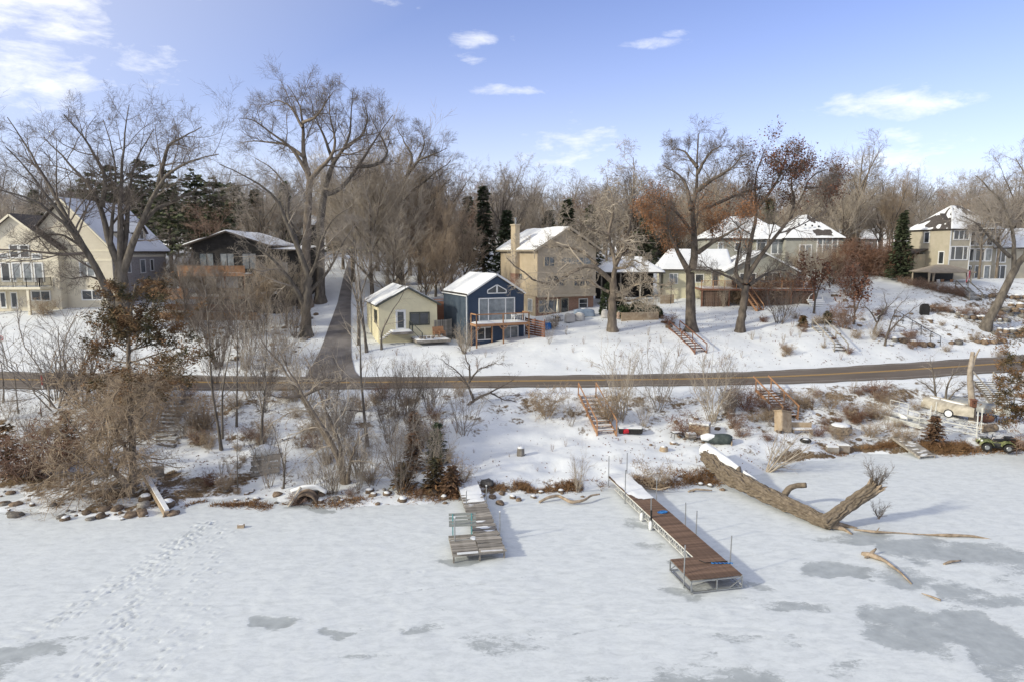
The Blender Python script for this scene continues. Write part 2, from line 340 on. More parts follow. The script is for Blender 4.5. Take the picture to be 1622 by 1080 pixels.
# ---------------------------------------------------------------- frozen lake
ix = lines((-900, -100, 100), (-100, -40, 5), (-40, -19, .25), (-19, -4, .1), (-4, 42, .26), (42, 100, 3), (100, 900, 100))
iy = lines((-300, -20, 20), (-20, 20, 2), (20, 39.5, .1), (39.5, 54, .25))
IX, IY = np.meshgrid(ix, iy); IZ = fbm(IX, IY, 6, 3, 20) * .05 + fbm(IX, IY, .7, 3, 24) * .022
ice = np.zeros_like(IX)
PATCH = [(1340, 903, 50, 17, 1), (1430, 1000, 85, 42, 1.0), (1580, 1015, 70, 52, .95), (1490, 868, 75, 24, .85), (1455, 908, 70, 22, .6), (1350, 853, 62, 9, .9), (36, 1048, 44, 30, 1.0), (425, 978, 26, 10, .62),
         (1090, 1068, 110, 22, .95), (1230, 1075, 60, 14, .8), (748, 886, 46, 9, 1), (1135, 932, 70, 13, .95), (1045, 862, 22, 9, .8), (1015, 826, 22, 10, .8), (525, 1000, 26, 8, .55), (1130, 1040, 30, 8, .8), (720, 960, 60, 14, .5),
         (780, 1020, 110, 18, .48), (1600, 900, 70, 60, .6), (300, 1010, 40, 8, .4), (1230, 965, 60, 8, .5), (480, 805, 40, 6, .9), (820, 985, 60, 10, .5), (1540, 945, 60, 16, .6), (1600, 1060, 60, 30, .9), (1340, 1060, 70, 16, .8), (960, 1062, 70, 14, .55), (640, 1000, 50, 8, .45), (130, 1010, 60, 10, .5), (560, 1050, 60, 10, .45), (1180, 1010, 50, 10, .5), (1075, 892, 20, 7, .9)]
WX, WY = fbm(IX, IY, 2.6, 5, 61) * 2.0, fbm(IX, IY, 2.0, 5, 67) * 1.5
for u, v, ru, rv, k in PATCH:
    c = PZ(u, v, 0); rx = (PZ(u + ru, v, 0) - c).length; ry = abs(PZ(u, v - rv, 0).y - PZ(u, v + rv, 0).y) / 2
    q = ((IX + WX - c.x) / rx) ** 2 + ((IY + WY - c.y) / ry) ** 2; ice = np.maximum(ice, k * np.clip(1.6 - q, 0, 1.2) / 1.2)
ice = ice + 1.25 * fbm(IX, IY * 2.2, 3.4, 6, 30) * np.clip(ice * 3, .25, 1)
def dent(px, py, ang, depth=.05, L=.135, W=.06):
    i0, i1 = np.searchsorted(ix, [px - .45, px + .45]); j0, j1 = np.searchsorted(iy, [py - .45, py + .45])
    if i1 <= i0 or j1 <= j0: return
    dx, dy = IX[j0:j1, i0:i1] - px, IY[j0:j1, i0:i1] - py; a = dx * math.cos(ang) + dy * math.sin(ang); b = -dx * math.sin(ang) + dy * math.cos(ang)
    q = (a / L) ** 2 + (b / W) ** 2; IZ[j0:j1, i0:i1] += -depth * np.exp(-q * q) + depth * .35 * np.exp(-((np.sqrt(q) - 1.7) / .45) ** 2)
    ice[j0:j1, i0:i1] = np.maximum(ice[j0:j1, i0:i1], .42 * np.exp(-q * q))
def trail(px, n, wob, step=.62):
    pts = [PZ(u, v, 0) for u, v in px]
    for k in range(n):
        off = random.uniform(-wob, wob); s = 0.0; side = 1
        for a, b in zip(pts[:-1], pts[1:]):
            d = b - a; L = d.length; d.normalize(); nrm = Vector((-d.y, d.x, 0)); an = math.atan2(d.y, d.x)
            while s < L:
                o = off + side * .13 + random.gauss(0, .05) + .25 * wob * math.sin(s * .5 + k); q = a + d * s + nrm * o
                if random.random() < .86: dent(q.x, q.y, an + random.gauss(0, .2), random.uniform(.04, .08))
                side = -side; s += step * random.uniform(.8, 1.2)
            s -= L
trail([(332, 826), (235, 902), (120, 972), (0, 1024), (-60, 1050)], 4, .45)
trail([(300, 850), (160, 950), (20, 1010)], 2, .5)
trail([(332, 830), (270, 895), (218, 955), (196, 1020), (150, 1090)], 4, .5)
trail([(200, 970), (160, 1030), (110, 1085)], 4, .6)
trail([(330, 828), (240, 890), (150, 945), (60, 990), (-40, 1020)], 4, .8)
trail([(335, 828), (290, 870), (240, 930), (200, 1000), (180, 1080)], 3, .8)
trail([(352, 838), (338, 880), (300, 925), (290, 1000), (285, 1030)], 1, .1)
trail([(362, 842), (335, 890), (330, 960), (335, 980), (300, 1030), (255, 1070)], 1, .1)
trail([(270, 1000), (250, 1085)], 2, .3)
trail([(640, 900), (900, 955), (1080, 975), (1200, 962)], 1, .2, .5)
trail([(830, 1000), (1010, 968)], 1, .1, 1.2)
def crack(px, w=.07, k=.5):
    pts = [PZ(u, v, 0) for u, v in px]
    for a, b in zip(pts[:-1], pts[1:]):
        d = b - a; L = d.length; d.normalize(); s = (IX - a.x) * d.x + (IY - a.y) * d.y; q = -(IX - a.x) * d.y + (IY - a.y) * d.x + .25 * vnoise(s, s * 0, 1.6, 3)
        m = (s > 0) & (s < L); ice[m] = np.maximum(ice[m], k * np.exp(-(q[m] / w) ** 2) * (vnoise(s[m], s[m] * 0, 1.1, 8) > -.2)); IZ[m] -= .02 * np.exp(-(q[m] / w) ** 2)
crack([(0, 985), (220, 958), (520, 957)], .06, .34); crack([(560, 950), (700, 930), (870, 910), (1010, 890)], .09, .36); crack([(1170, 880), (1320, 858), (1500, 852)], .09, .36); crack([(880, 1010), (1010, 985), (1240, 1000), (1330, 985)], .09, .36); crack([(1200, 815), (1390, 790), (1600, 775)], .1, .34)
IZ = IZ * np.clip(1.15 - ice, .1, 1) - .015 * np.clip(ice - .3, 0, .6)
jj = len(ix); ii = (np.arange(len(iy) - 1)[:, None] * jj + np.arange(jj - 1)[None]).ravel(); IF = np.stack([ii, ii + 1, ii + jj + 1, ii + jj], 1)
def ice_mat():
    m = bpy.data.materials.new('lake ice under thin snow'); m.use_nodes = True; N, L = m.node_tree.nodes, m.node_tree.links; b = N['Principled BSDF']
    tc = N.new('ShaderNodeTexCoord'); at = N.new('ShaderNodeAttribute'); at.attribute_name = 'ice'
    def nz(s, d, r, st=(1, 1, 1), dis=0):
        mp = N.new('ShaderNodeMapping'); mp.inputs['Scale'].default_value = st; L.new(tc.outputs['Object'], mp.inputs[0])
        n = N.new('ShaderNodeTexNoise'); n.inputs['Scale'].default_value = s; n.inputs['Detail'].default_value = d; n.inputs['Roughness'].default_value = r; n.inputs['Distortion'].default_value = dis
        L.new(mp.outputs[0], n.inputs['Vector']); return n.outputs['Fac']
    def mth(op, a, c):
        n = N.new('ShaderNodeMath'); n.operation = op
        for i, q in enumerate((a, c)):
            if isinstance(q, (int, float)): n.inputs[i].default_value = q
            else: L.new(q, n.inputs[i])
        return n.outputs[0]
    f = mth('ADD', at.outputs['Fac'], mth('MULTIPLY', mth('SUBTRACT', nz(3.0, 11, .80, (1, 2.0, 1), 1.2), .5), 2.3))
    f = mth('ADD', f, mth('MULTIPLY', mth('SUBTRACT', nz(.16, 3, .6, (1, 2, 1)), .5), .8))
    mr = N.new('ShaderNodeMapRange'); L.new(f, mr.inputs[0]); mr.inputs[1].default_value = .38; mr.inputs[2].default_value = .66
    sn = N.new('ShaderNodeValToRGB'); L.new(nz(1.3, 11, .80, (1, 2.0, 1), .4), sn.inputs[0]); e = sn.color_ramp.elements
    e[0].position = .36; e[0].color = (.53, .555, .555, 1); e[1].position = .56; e[1].color = (.655, .68, .675, 1)
    ic = N.new('ShaderNodeValToRGB'); L.new(nz(1.6, 6, .6), ic.inputs[0]); e = ic.color_ramp.elements
    e[0].position = .3; e[0].color = (.33, .35, .345, 1); e[1].position = .7; e[1].color = (.45, .475, .465, 1)
    mx = N.new('ShaderNodeMix'); mx.data_type = 'RGBA'; L.new(mr.outputs[0], mx.inputs['Factor']); L.new(sn.outputs[0], mx.inputs['A']); L.new(ic.outputs[0], mx.inputs['B'])
    L.new(mx.outputs['Result'], b.inputs['Base Color'])
    rr = N.new('ShaderNodeMapRange'); L.new(mr.outputs[0], rr.inputs[0]); rr.inputs[3].default_value = .75; rr.inputs[4].default_value = .38; L.new(rr.outputs[0], b.inputs['Roughness'])
    b.inputs['Specular IOR Level'].default_value = .25
    bp = N.new('ShaderNodeBump'); bp.inputs['Strength'].default_value = .5; bp.inputs['Distance'].default_value = .016
    h = mth('SUBTRACT', mth('ADD', nz(1.3, 8, .7, (1, 2, 1)), mth('MULTIPLY', nz(6, 5, .7), .4)), mth('MULTIPLY', mr.outputs[0], .35)); L.new(h, bp.inputs['Height']); L.new(bp.outputs[0], b.inputs['Normal'])
    return m
link('frozen_lake', mesh_np('frozen_lake', np.stack([IX, IY, IZ], -1).reshape(-1, 3), IF, ice_mat(), True, {'ice': ice.ravel()}), kind='structure')

# ---------------------------------------------------------------- road and driveway
M_ASPH = mat('worn asphalt', (.115, .092, .071), (.17, .14, .112), .8, .85, .004, 60, detail=8, stretch=(.25, 1, 1))
M_YEL = mat('worn yellow road paint', (.62, .36, .07), (.48, .29, .08), 3, .7, stretch=(.3, 1, 1))
M_EDGE = mat('worn white road paint', (.42, .40, .36), (.25, .23, .2), 2, .7)
def strip(name, xs, ya, yb, dz, m, kind='structure', parent=None, n=5):
    t = np.linspace(0, 1, n)[None]; XX = np.repeat(xs[:, None], n, 1); YY = ya[:, None] * (1 - t) + yb[:, None] * t
    ZZ = road_z(XX) + dz + .03 * np.sin(math.pi * (YY - road_near(XX)) / (road_far(XX) - road_near(XX)))
    a = (np.arange(len(xs) - 1)[:, None] * n + np.arange(n - 1)[None]).ravel()
    return link(name, mesh_np(name, np.stack([XX, YY, ZZ], -1).reshape(-1, 3), np.stack([a, a + n, a + n + 1, a + 1], 1), m, True), parent, kind=kind if not parent else None)
xs = np.arange(-90, 104, .75); yn, yf = road_near(xs), road_far(xs); wob = .12 * np.sin(xs * 1.7) + .1 * np.sin(xs * .63)
road = strip('road', xs, yn - .1 + wob, yf + .1 - wob, .0, M_ASPH)
strip('centre_line', xs, yn * .5 + yf * .5 - .24, yn * .5 + yf * .5 - .08, .006, M_YEL, parent=road, n=2)
strip('centre_line', xs, yn * .5 + yf * .5 + .08, yn * .5 + yf * .5 + .24, .006, M_YEL, parent=road, n=2)
strip('edge_line', xs, yf - .62, yf - .5, .006, M_EDGE, parent=road, n=2)
strip('edge_line', xs, yn + .5, yn + .6, .006, M_EDGE, parent=road, n=2)
dy = np.arange(63.8, 126, .4); dl, dr_ = np.interp(dy, DRY, DRL), np.interp(dy, DRY, DRR); n = 9; t = np.linspace(0, 1, n)[None]
XX = dl[:, None] * (1 - t) + dr_[:, None] * t; YY = np.repeat(dy[:, None], n, 1); ZZ = ground(XX, YY) + .06; ZZ[:8] = np.maximum(ZZ[:8], ZZ[:8])
a = (np.arange(len(dy) - 1)[:, None] * n + np.arange(n - 1)[None]).ravel()
M_DRV = mat('wet driveway asphalt', (.11, .098, .09), (.23, .21, .195), .5, .6, .006, 30, detail=8)
link('side_road', mesh_np('side_road', np.stack([XX, YY, ZZ], -1).reshape(-1, 3), np.stack([a, a + 1, a + n + 1, a + n], 1), M_DRV, True), kind='structure')
# ---------------------------------------------------------------- shore objects
M_DECK = mat('brown stained deck boards', (.12, .072, .046), (.205, .13, .085), 2.2, .7, .004, 30, stretch=(6, 1, 1), rand=.28)
M_GREYW = mat('weathered grey wood', (.17, .15, .122), (.37, .335, .29), 2.5, .85, .006, 25, stretch=(.6, 5, 1), rand=.42)
M_BENCH = mat('faded grey bench paint', (.20, .215, .20), (.27, .28, .26), 5, .7)
M_TEAL = mat('teal steel', (.10, .30, .30), (.16, .34, .33), 4, .5)
M_ORW = mat('orange stained timber', (.30, .15, .075), (.42, .24, .13), 2.5, .75, .003, 30, stretch=(1, 1, 4))
M_REDW = mat('red brown timber', (.15, .068, .044), (.235, .115, .072), 2.5, .75, .003, 30, stretch=(1, 1, 4))
M_TAN = mat('tan weathered board', (.30, .22, .14), (.42, .33, .23), 3, .8, .003, 20)
M_BARK = mat('furrowed cottonwood bark', (.11, .086, .062), (.225, .18, .13), 5, .9, .02, 16, detail=8)
M_ROCK = mat('brown field stone', (.085, .062, .045), (.26, .19, .13), 2.2, .9, .03, 6, rand=.35)
M_ROCKG = mat('grey field stone', (.10, .09, .08), (.26, .24, .21), 2.2, .9, .03, 6, rand=.35)
M_BLUE = mat('blue nylon', (.02, .12, .36), (.03, .18, .45), 5, .6)
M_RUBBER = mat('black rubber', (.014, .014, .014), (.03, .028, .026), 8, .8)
M_DRIFT = mat('bleached driftwood', (.20, .15, .10), (.42, .33, .24), 4, .85, .01, 20)
M_TARP = mat('dark green boat cover', (.03, .042, .04), (.06, .075, .07), 3, .7, .02, 6)
M_CONC = mat('brown concrete', (.19, .16, .13), (.28, .24, .20), 5, .9, .01, 20)

class WB(MB):
    """mesh builder that takes place coordinates and stores them relative to its thing's origin"""
    def __init__(s, root): super().__init__(); s.o = Vector(root.location)
    def add(s, vs, fs): return super().add([Vector(p) - s.o for p in vs], fs)

def gnarly(pts, rad, n=12, seg=.12, amp=.12, ridge=0.0, seed=0, close=True):
    """rough bark tube along points, as arrays (V, F)"""
    pts = np.array([list(p) for p in pts], float); L = np.concatenate([[0], np.cumsum(np.linalg.norm(np.diff(pts, axis=0), axis=1))])
    m = max(4, int(L[-1] / seg)); s = np.linspace(0, L[-1], m); q = np.stack([np.interp(s, L, pts[:, i]) for i in range(3)], 1); r = np.interp(s, L, rad)
    if len(pts) > 2:
        k = max(1, m // (3 * len(pts))); w = np.ones(2 * k + 1) / (2 * k + 1)
        q = np.stack([np.convolve(np.pad(q[:, i], k, 'reflect', reflect_type='odd'), w, 'valid') for i in range(3)], 1)
    T = np.gradient(q, axis=0); T /= np.linalg.norm(T, axis=1)[:, None]
    a = np.cross(T, [.17, .11, .98]); a /= np.maximum(np.linalg.norm(a, axis=1), 1e-6)[:, None]; b = np.cross(T, a)
    th = np.linspace(0, 2 * np.pi, n, endpoint=False)[None]; ss = s[:, None]
    d = 1 + amp * 2 * fbm(np.cos(th) * 1.2 + ss * .9 + seed * 9, np.sin(th) * 1.2 + ss * .4, 1.0, 3, seed)
    if ridge:
        w_ = (th + .35 * vnoise(ss * 1.2, th * 0 + seed, .5, 2)) / 6.2832; nf = max(5, int(rad[0] * 26)); tri = np.abs(((w_ * nf + 1.1 * vnoise(ss, w_ * nf, .45, seed + 4)) % 1) * 2 - 1)
        d = d + ridge * (np.minimum(tri * 1.6, 1) * (.6 + .8 * (vnoise(ss * 2.5, w_ * nf, .8, seed + 9) + .5)) - .7)
    V = q[:, None] + (r[:, None] * d)[..., None] * (np.cos(th)[..., None] * a[:, None] + np.sin(th)[..., None] * b[:, None]); V = V.reshape(-1, 3)
    i = (np.arange(m - 1)[:, None] * n + np.arange(n)[None]).ravel(); j = (np.arange(m - 1)[:, None] * n + (np.arange(n)[None] + 1) % n).ravel()
    F = [np.stack([i, j, j + n, i + n], 1)]
    if close: F += [np.arange(n)[None, ::-1], ((m - 1) * n + np.arange(n))[None]]
    return V, F
def merge(parts):
    Vs, Fs, o = [], {}, 0
    for V, F in parts:
        for f in F: Fs.setdefault(f.shape[1], []).append(f + o)
        Vs.append(V); o += len(V)
    return np.concatenate(Vs), [np.concatenate(f) for f in Fs.values()]

# ---- stairs
def stairs(name, lab, T, B, w, n, m, rail=True, rail_h=.95, posts=3, mt=None, group=None, snow=True, lead=0.0):
    t = thing(name, lab, 'stairs', B, group=group); d = T - B; h = Vector((d.x, d.y, 0)).normalized(); sd = Vector((h.y, -h.x, 0)); rz = math.atan2(sd.y, sd.x)
    b = WB(t)
    for s in (-1, 1): b.bar(B + sd * s * w / 2 + Vector((0, 0, .08)), T + sd * s * w / 2 + Vector((0, 0, .12)), .06, .26)
    b.build('stringer', m, t)
    tm = MB().box(-w / 2 + .02, -.15, -.025, w / 2 - .02, .15, .025).mesh('tread', mt or m); sb = WB(t)
    for k in range(n):
        p = B + d * ((k + .5) / n) + Vector((0, 0, .22)); link('tread', tm, t, loc=p - B, rz=rz)
        if snow: sb.slab([p + sd * i * (w / 2 - .1) + h * j * .13 + Vector((0, 0, .06)) for i, j in ((-1, -1), (1, -1), (1, 1), (-1, 1))], .04)
    if snow: sb.build('snow_cover', M_SNOW, t)
    if rail:
        for s in (-1, 1):
            e = sd * s * (w / 2 + .05); up = Vector((0, 0, rail_h + .1))
            for k in range(posts):
                p = B + d * (k / (posts - 1)); WB(t).bar(p + e + Vector((0, 0, -.1)), p + e + up, .09).build('post', m, t)
            WB(t).bar(B + e + up - d * lead * .3, T + e + up + d * lead, .05, .13).build('handrail', m, t)
    return t
# ---------------------------------------------------------------- houses
M_SHING = mat('dark shingles', (.05, .042, .036), (.11, .095, .085), 6, .9, .01, 20)
M_CREAM = mat('cream lap siding', (.68, .62, .49), (.63, .57, .45), 1.5, .75, wave=(2, 5.0, .02))
M_CREAMT = mat('cream trim', (.74, .68, .52), (.70, .64, .50), 3, .6)
M_STONEW = mat('grey stone veneer', (.27, .25, .23), (.42, .39, .36), 5, .9, .02, 9, stretch=(1, 1, 2))
M_DARKS = mat('near black siding', (.018, .016, .015), (.035, .031, .028), 2, .7, wave=(2, 4.0, .02))
M_BROWNR = mat('dark brown roof', (.07, .055, .045), (.12, .10, .085), 5, .9)
M_YELLOW = mat('pale yellow stucco', (.70, .635, .43), (.64, .58, .39), 2, .85, .004, 40)
M_GREENT = mat('dark green trim', (.05, .055, .045), (.09, .095, .08), 3, .6)
M_NAVY = mat('navy lap siding', (.030, .050, .088), (.038, .060, .10), 1.5, .65, wave=(2, 6.0, .025))
M_NAVY_LIT = mat('navy lit side wall', (.045, .065, .09), (.075, .098, .125), .9, .7, .01, 3)  # paler copy of the navy: light on the left wall put into colour
M_BEIGE = mat('beige lap siding', (.44, .36, .245), (.50, .41, .29), 1.2, .75, wave=(2, 5.0, .025))
M_BEIGE_SHADE = mat('shaded front beige siding', (.45, .375, .275), (.51, .43, .32), 1.2, .75, wave=(2, 5.0, .025))  # second copy of the beige siding, toned for the shaded front
M_TANT = mat('tan trim', (.50, .43, .32), (.45, .38, .28), 3, .6)
M_PALEY = mat('pale yellow siding', (.64, .60, .42), (.58, .54, .38), 1.2, .75, wave=(2, 5.0, .02))
M_GREYS = mat('grey green siding and gable shade', (.33, .325, .275), (.39, .38, .325), 1.2, .75, wave=(2, 5.0, .02))
M_SAGE = mat('sage beige siding', (.40, .36, .27), (.46, .41, .32), 1.2, .75, wave=(2, 5.0, .02))
def brick_mat():
    m = bpy.data.materials.new('red brown brick'); m.use_nodes = True; N, L = m.node_tree.nodes, m.node_tree.links; b = N['Principled BSDF']; b.inputs['Roughness'].default_value = .9
    tc = N.new('ShaderNodeTexCoord'); mp = N.new('ShaderNodeMapping'); mp.inputs['Rotation'].default_value = (R(90), 0, 0); L.new(tc.outputs['Object'], mp.inputs[0])
    t = N.new('ShaderNodeTexBrick'); L.new(mp.outputs[0], t.inputs['Vector']); t.inputs['Scale'].default_value = 1; t.inputs['Brick Width'].default_value = .24; t.inputs['Row Height'].default_value = .08; t.inputs['Mortar Size'].default_value = .008
    t.inputs['Color1'].default_value = (.30, .15, .09, 1); t.inputs['Color2'].default_value = (.22, .105, .065, 1); t.inputs['Mortar'].default_value = (.36, .31, .26, 1); L.new(t.outputs['Color'], b.inputs['Base Color']); return m
M_BRICK = brick_mat()

class Face:
    """flat wall of a house: s runs along it, t up, d outwards"""
    def __init__(s, side, c): s.side, s.c = side, c
    def p(s, a, t, d):
        if s.side == 'front': return (a, s.c - d, t)
        if s.side == 'left': return (s.c - d, a, t)
        return (s.c + d, a, t)
    def box(s, mb, a0, t0, a1, t1, d0, d1): p, q = s.p(a0, t0, d0), s.p(a1, t1, d1); mb.box(*p, *q)
def window(root, face, a0, t0, a1, t1, cols=(1,), rows=(1,), fr=.09, m=None, glass=None, name='window', sill=False, name_pane='pane'):
    f = MB(); m = m or M_WHITE; d1 = .07
    face.box(f, a0 - fr, t0 - fr, a1 + fr, t0, .002, d1); face.box(f, a0 - fr, t1, a1 + fr, t1 + fr, .002, d1)
    face.box(f, a0 - fr, t0, a0, t1, .002, d1); face.box(f, a1, t0, a1 + fr, t1, .002, d1)
    cs = np.cumsum([0] + list(cols)) / sum(cols) * (a1 - a0) + a0; rs = np.cumsum([0] + list(rows)) / sum(rows) * (t1 - t0) + t0; h = fr * .55
    for c in cs[1:-1]: face.box(f, c - h / 1.2, t0, c + h / 1.2, t1, .002, d1 - .012)
    for r_ in rs[1:-1]: face.box(f, a0, r_ - h / 2, a1, r_ + h / 2, .002, d1 - .02)
    if sill: face.box(f, a0 - fr * 1.4, t0 - fr * 1.6, a1 + fr * 1.4, t0 - fr, .002, d1 + .06)
    w = f.build(name, m, root); gl_ = glass or (M_GLASSL if random.random() < .35 else M_GLASS)
    for i in range(len(cols)):
        for j in range(len(rows)):
            g = MB(); face.box(g, cs[i] + (.03 if i else 0), rs[j] + (.02 if j else 0), cs[i + 1] - .03, rs[j + 1] - .02, .003, .022); g.build(name_pane, gl_, w)
    return w
def door(root, face, a0, t0, a1, t1, m, trim=None, glass=True):
    f = MB(); face.box(f, a0, t0, a1, t1, .004, .05); d_ = f.build('door', m, root); tr = MB(); w = .09
    face.box(tr, a0 - w, t0, a0, t1 + w, .003, .07); face.box(tr, a1, t0, a1 + w, t1 + w, .003, .07); face.box(tr, a0, t1, a1, t1 + w, .003, .07); tr.build('door_frame', trim or M_WHITE, d_)
    if glass: g = MB(); face.box(g, a0 + .14, t0 + .2, a1 - .14, t1 - .15, .05, .06); g.build('pane', M_GLASS, d_)
    h = MB(); face.box(h, a1 - .12, t0 + .95, a1 - .06, t0 + 1.1, .05, .10); h.build('handle', M_STEEL, d_); return d_
def roof_slope(root, q, th=.16, snow=.12, amp=.16, edge=.12, m=None, name='roof_slope', seed=0, nn=None, trim=None, cover=0.0):
    """q: eave left, eave right, ridge right, ridge left.  Shingle slab with a snow sheet whose uneven depth drops to bare shingle"""
    q = [Vector(p) for p in q]; r_ = MB().slab(q, th).build(name, m or M_SHING, root)
    n = (q[1] - q[0]).cross(q[3] - q[0]).normalized(); n = n if n.z > 0 else -n
    lu, lv = (q[1] - q[0]).length, (q[3] - q[0]).length; nu, nv = max(6, int(lu / .22)), max(6, int(lv / .22)); V = []
    for j in range(nv + 1):
        for i in range(nu + 1):
            a, b = i / nu, j / nv; p = (q[0] * (1 - a) + q[1] * a) * (1 - b) + (q[3] * (1 - a) + q[2] * a) * b
            h = snow + cover + amp * float(fbm(a * lu + seed * 13.1, b * lv, 2.4, 3, seed % 7)) * 1.4
            e = min(a * lu, (1 - a) * lu, b * lv + .05); h = min(h, snow * 1.3)
            if e < edge: h = h * e / edge - .015
            V.append(p + n * max(h, -.05))
    k = nu + 1; F = [(j * k + i, j * k + i + 1, (j + 1) * k + i + 1, (j + 1) * k + i) for j in range(nv) for i in range(nu)]
    s = MB(); s.add(V, F); s.build('snow', M_SNOW, r_, smooth=True); return r_
def gable_roof(root, x0, x1, y0, y1, ze, zr, ov=.4, ovf=.4, xr=None, **k):
    xr = (x0 + x1) / 2 if xr is None else xr; sl0 = (zr - ze) / (xr - x0); sl1 = (zr - ze) / (x1 - xr); up = .15
    a = roof_slope(root, [(x0 - ov, y0 - ovf, ze - ov * sl0 + up), (xr, y0 - ovf, zr + up), (xr, y1 + ovf, zr + up), (x0 - ov, y1 + ovf, ze - ov * sl0 + up)][0:1] + [(x0 - ov, y1 + ovf, ze - ov * sl0 + up), (xr, y1 + ovf, zr + up), (xr, y0 - ovf, zr + up)], **k)
    k['seed'] = k.get('seed', 0) + 3
    b = roof_slope(root, [(x1 + ov, y0 - ovf, ze - ov * sl1 + up), (x1 + ov, y1 + ovf, ze - ov * sl1 + up), (xr, y1 + ovf, zr + up), (xr, y0 - ovf, zr + up)], **k); return a, b
def rake(root, pts, y, m, w=.22, d=.06, name='rake_board'):
    for a, b in zip(pts[:-1], pts[1:]): MB().bar((a[0], y, a[1]), (b[0], y, b[1]), w, d, (0, -1, 0)).build(name, m, root)
def gable_wall(root, x0, x1, y0, y1, ze, zr, m, name='wall', z0=-1.5, xr=None):
    xr = (x0 + x1) / 2 if xr is None else xr; return MB().prism([(x0, z0), (x1, z0), (x1, ze), (xr, zr), (x0, ze)], y0, y1).build(name, m, root)
def hip_roof(root, x0, x1, y0, y1, ze, zr, ov=.45, rl=.5, **k):
    x0 -= ov; x1 += ov; y0 -= ov; y1 += ov; W, D_ = x1 - x0, y1 - y0
    if W >= D_: r0, r1 = (x0 + D_ / 2 * rl * 2 * .9, (y0 + y1) / 2, zr), (x1 - D_ / 2 * rl * 2 * .9, (y0 + y1) / 2, zr)
    else: r0, r1 = ((x0 + x1) / 2, y0 + W / 2 * .9, zr), ((x0 + x1) / 2, y1 - W / 2 * .9, zr)
    c = [(x0, y0, ze), (x1, y0, ze), (x1, y1, ze), (x0, y1, ze)]
    if W >= D_: S = [(c[0], c[1], r1, r0), (c[1], c[2], r1, r1), (c[2], c[3], r0, r1), (c[3], c[0], r0, r0)]
    else: S = [(c[0], c[1], r0, r0), (c[1], c[2], r1, r0), (c[2], c[3], r1, r1), (c[3], c[0], r0, r1)]
    for i, q in enumerate(S):
        q = [Vector(p) for p in q]
        if (q[2] - q[3]).length < 1e-3: q[2] = q[3] + (q[1] - q[0]) * .02
        roof_slope(root, q, seed=k.get('seed', 0) + i, **{a: b for a, b in k.items() if a != 'seed'})
def railing(root, pts, h, m, gap=1.4, rails=(1.0, .1), bal=None, name='railing', post=.09, rw=.05):
    for a, b in zip(pts[:-1], pts[1:]):
        a, b = Vector(a), Vector(b); f = MB(); n = max(1, round((b - a).length / gap)); up = Vector((0, 0, 1))
        for r_ in rails: f.bar(a + up * h * r_, b + up * h * r_, rw, rw if r_ < 1 else rw * 1.2)
        o = f.build(name, m, root)
        for k in range(n + 1): MB().bar(a + (b - a) * k / n, a + (b - a) * k / n + up * (h + .03), post).build('rail_post', m, o)
        if bal:
            g = MB(); c = max(2, int((b - a).length / .14))
            for k in range(c): g.bar(a + (b - a) * (k + .5) / c + up * .1, a + (b - a) * (k + .5) / c + up * h, .03)
            g.build('balusters', bal, o, kind='stuff')
def deck(root, x0, y0, x1, y1, z, m, n='deck_floor', snow=True):
    d_ = MB().box(x0, y0, z - .05, x1, y1, z).build(n, m, root); MB().box(x0, y0 - .05, z - .28, x1, y0, z - .01).box(x0 - .05, y0, z - .28, x0, y1, z - .01).box(x1, y0, z - .28, x1 + .05, y1, z - .01).build('deck_beam', m, root)
    if snow:
        V = []; nu, nv = 16, 8
        for j in range(nv + 1):
            for i in range(nu + 1): x, y = x0 + (x1 - x0) * i / nu, y0 + (y1 - y0) * j / nv; V.append((x, y, z + max(-.02, .09 + .12 * float(vnoise(x, y, 1.1, 4)) - (.12 if i in (0, nu) or j in (0,) else 0))))
        s = MB(); s.add(V, [(j * (nu + 1) + i, j * (nu + 1) + i + 1, (j + 1) * (nu + 1) + i + 1, (j + 1) * (nu + 1) + i) for j in range(nv) for i in range(nu)]); s.build('snow', M_SNOW, d_, smooth=True)
    return d_

# ---- large cream house at the left
h = thing('house', 'large cream gabled house with tall window wall and balcony at the left', 'house', (P(41, 490, 84).x, 84, 8.15))
gable_wall(h, 0, 11.07, 0, 13, 7.35, 13.2, M_CREAM); gable_wall(h, -4.85, 5.3, -1.2, 5, 7.45, 11.3, M_CREAM)
MB().box(11.07, .15, -3.5, 11.12, 13, 6.9).build('stone_wall', M_STONEW, h)
gable_roof(h, 0, 11.07, .0, 13, 7.35, 13.2, .55, .55, seed=2, amp=.10, snow=.14); gable_roof(h, -4.85, 5.3, -1.2, 4.0, 7.45, 11.3, .5, .5, seed=5, amp=.26, snow=-.06)
rake(h, [(-5.4, 6.95), (.22, 11.25), (5.8, 6.95)], -1.75, M_CREAMT); rake(h, [(5.6, 13.25), (11.6, 6.98)], -.6, M_CREAMT)
for y, x0, x1, z in ((-1.25, -4.85, 5.3, 6.9), (-1.25, -4.85, 5.3, 5.75), (-.05, 5.3, 11.07, 6.9), (-.05, 5.3, 11.07, 5.75)): MB().box(x0, y, z, x1, y + .05, z + .25).build('trim_band', M_CREAMT, h)
MB().box(11.12, .1, 6.2, 11.17, 13.05, 6.5).build('trim_band', M_CREAMT, h)
fb, ff, fr_ = Face('front', -1.2), Face('front', 0), Face('right', 11.12); mx = lambda u: (u - 41) / 12.83
for a, b, c, d_ in ((36.5, 48, 393.5, 411), (52.5, 64.5, 393.5, 411), (19, 31, 407, 412.5), (70.5, 82, 407, 412.5)): window(h, fb, mx(a), (491 - d_) / 12.83, mx(b), (491 - c) / 12.83, fr=.14)
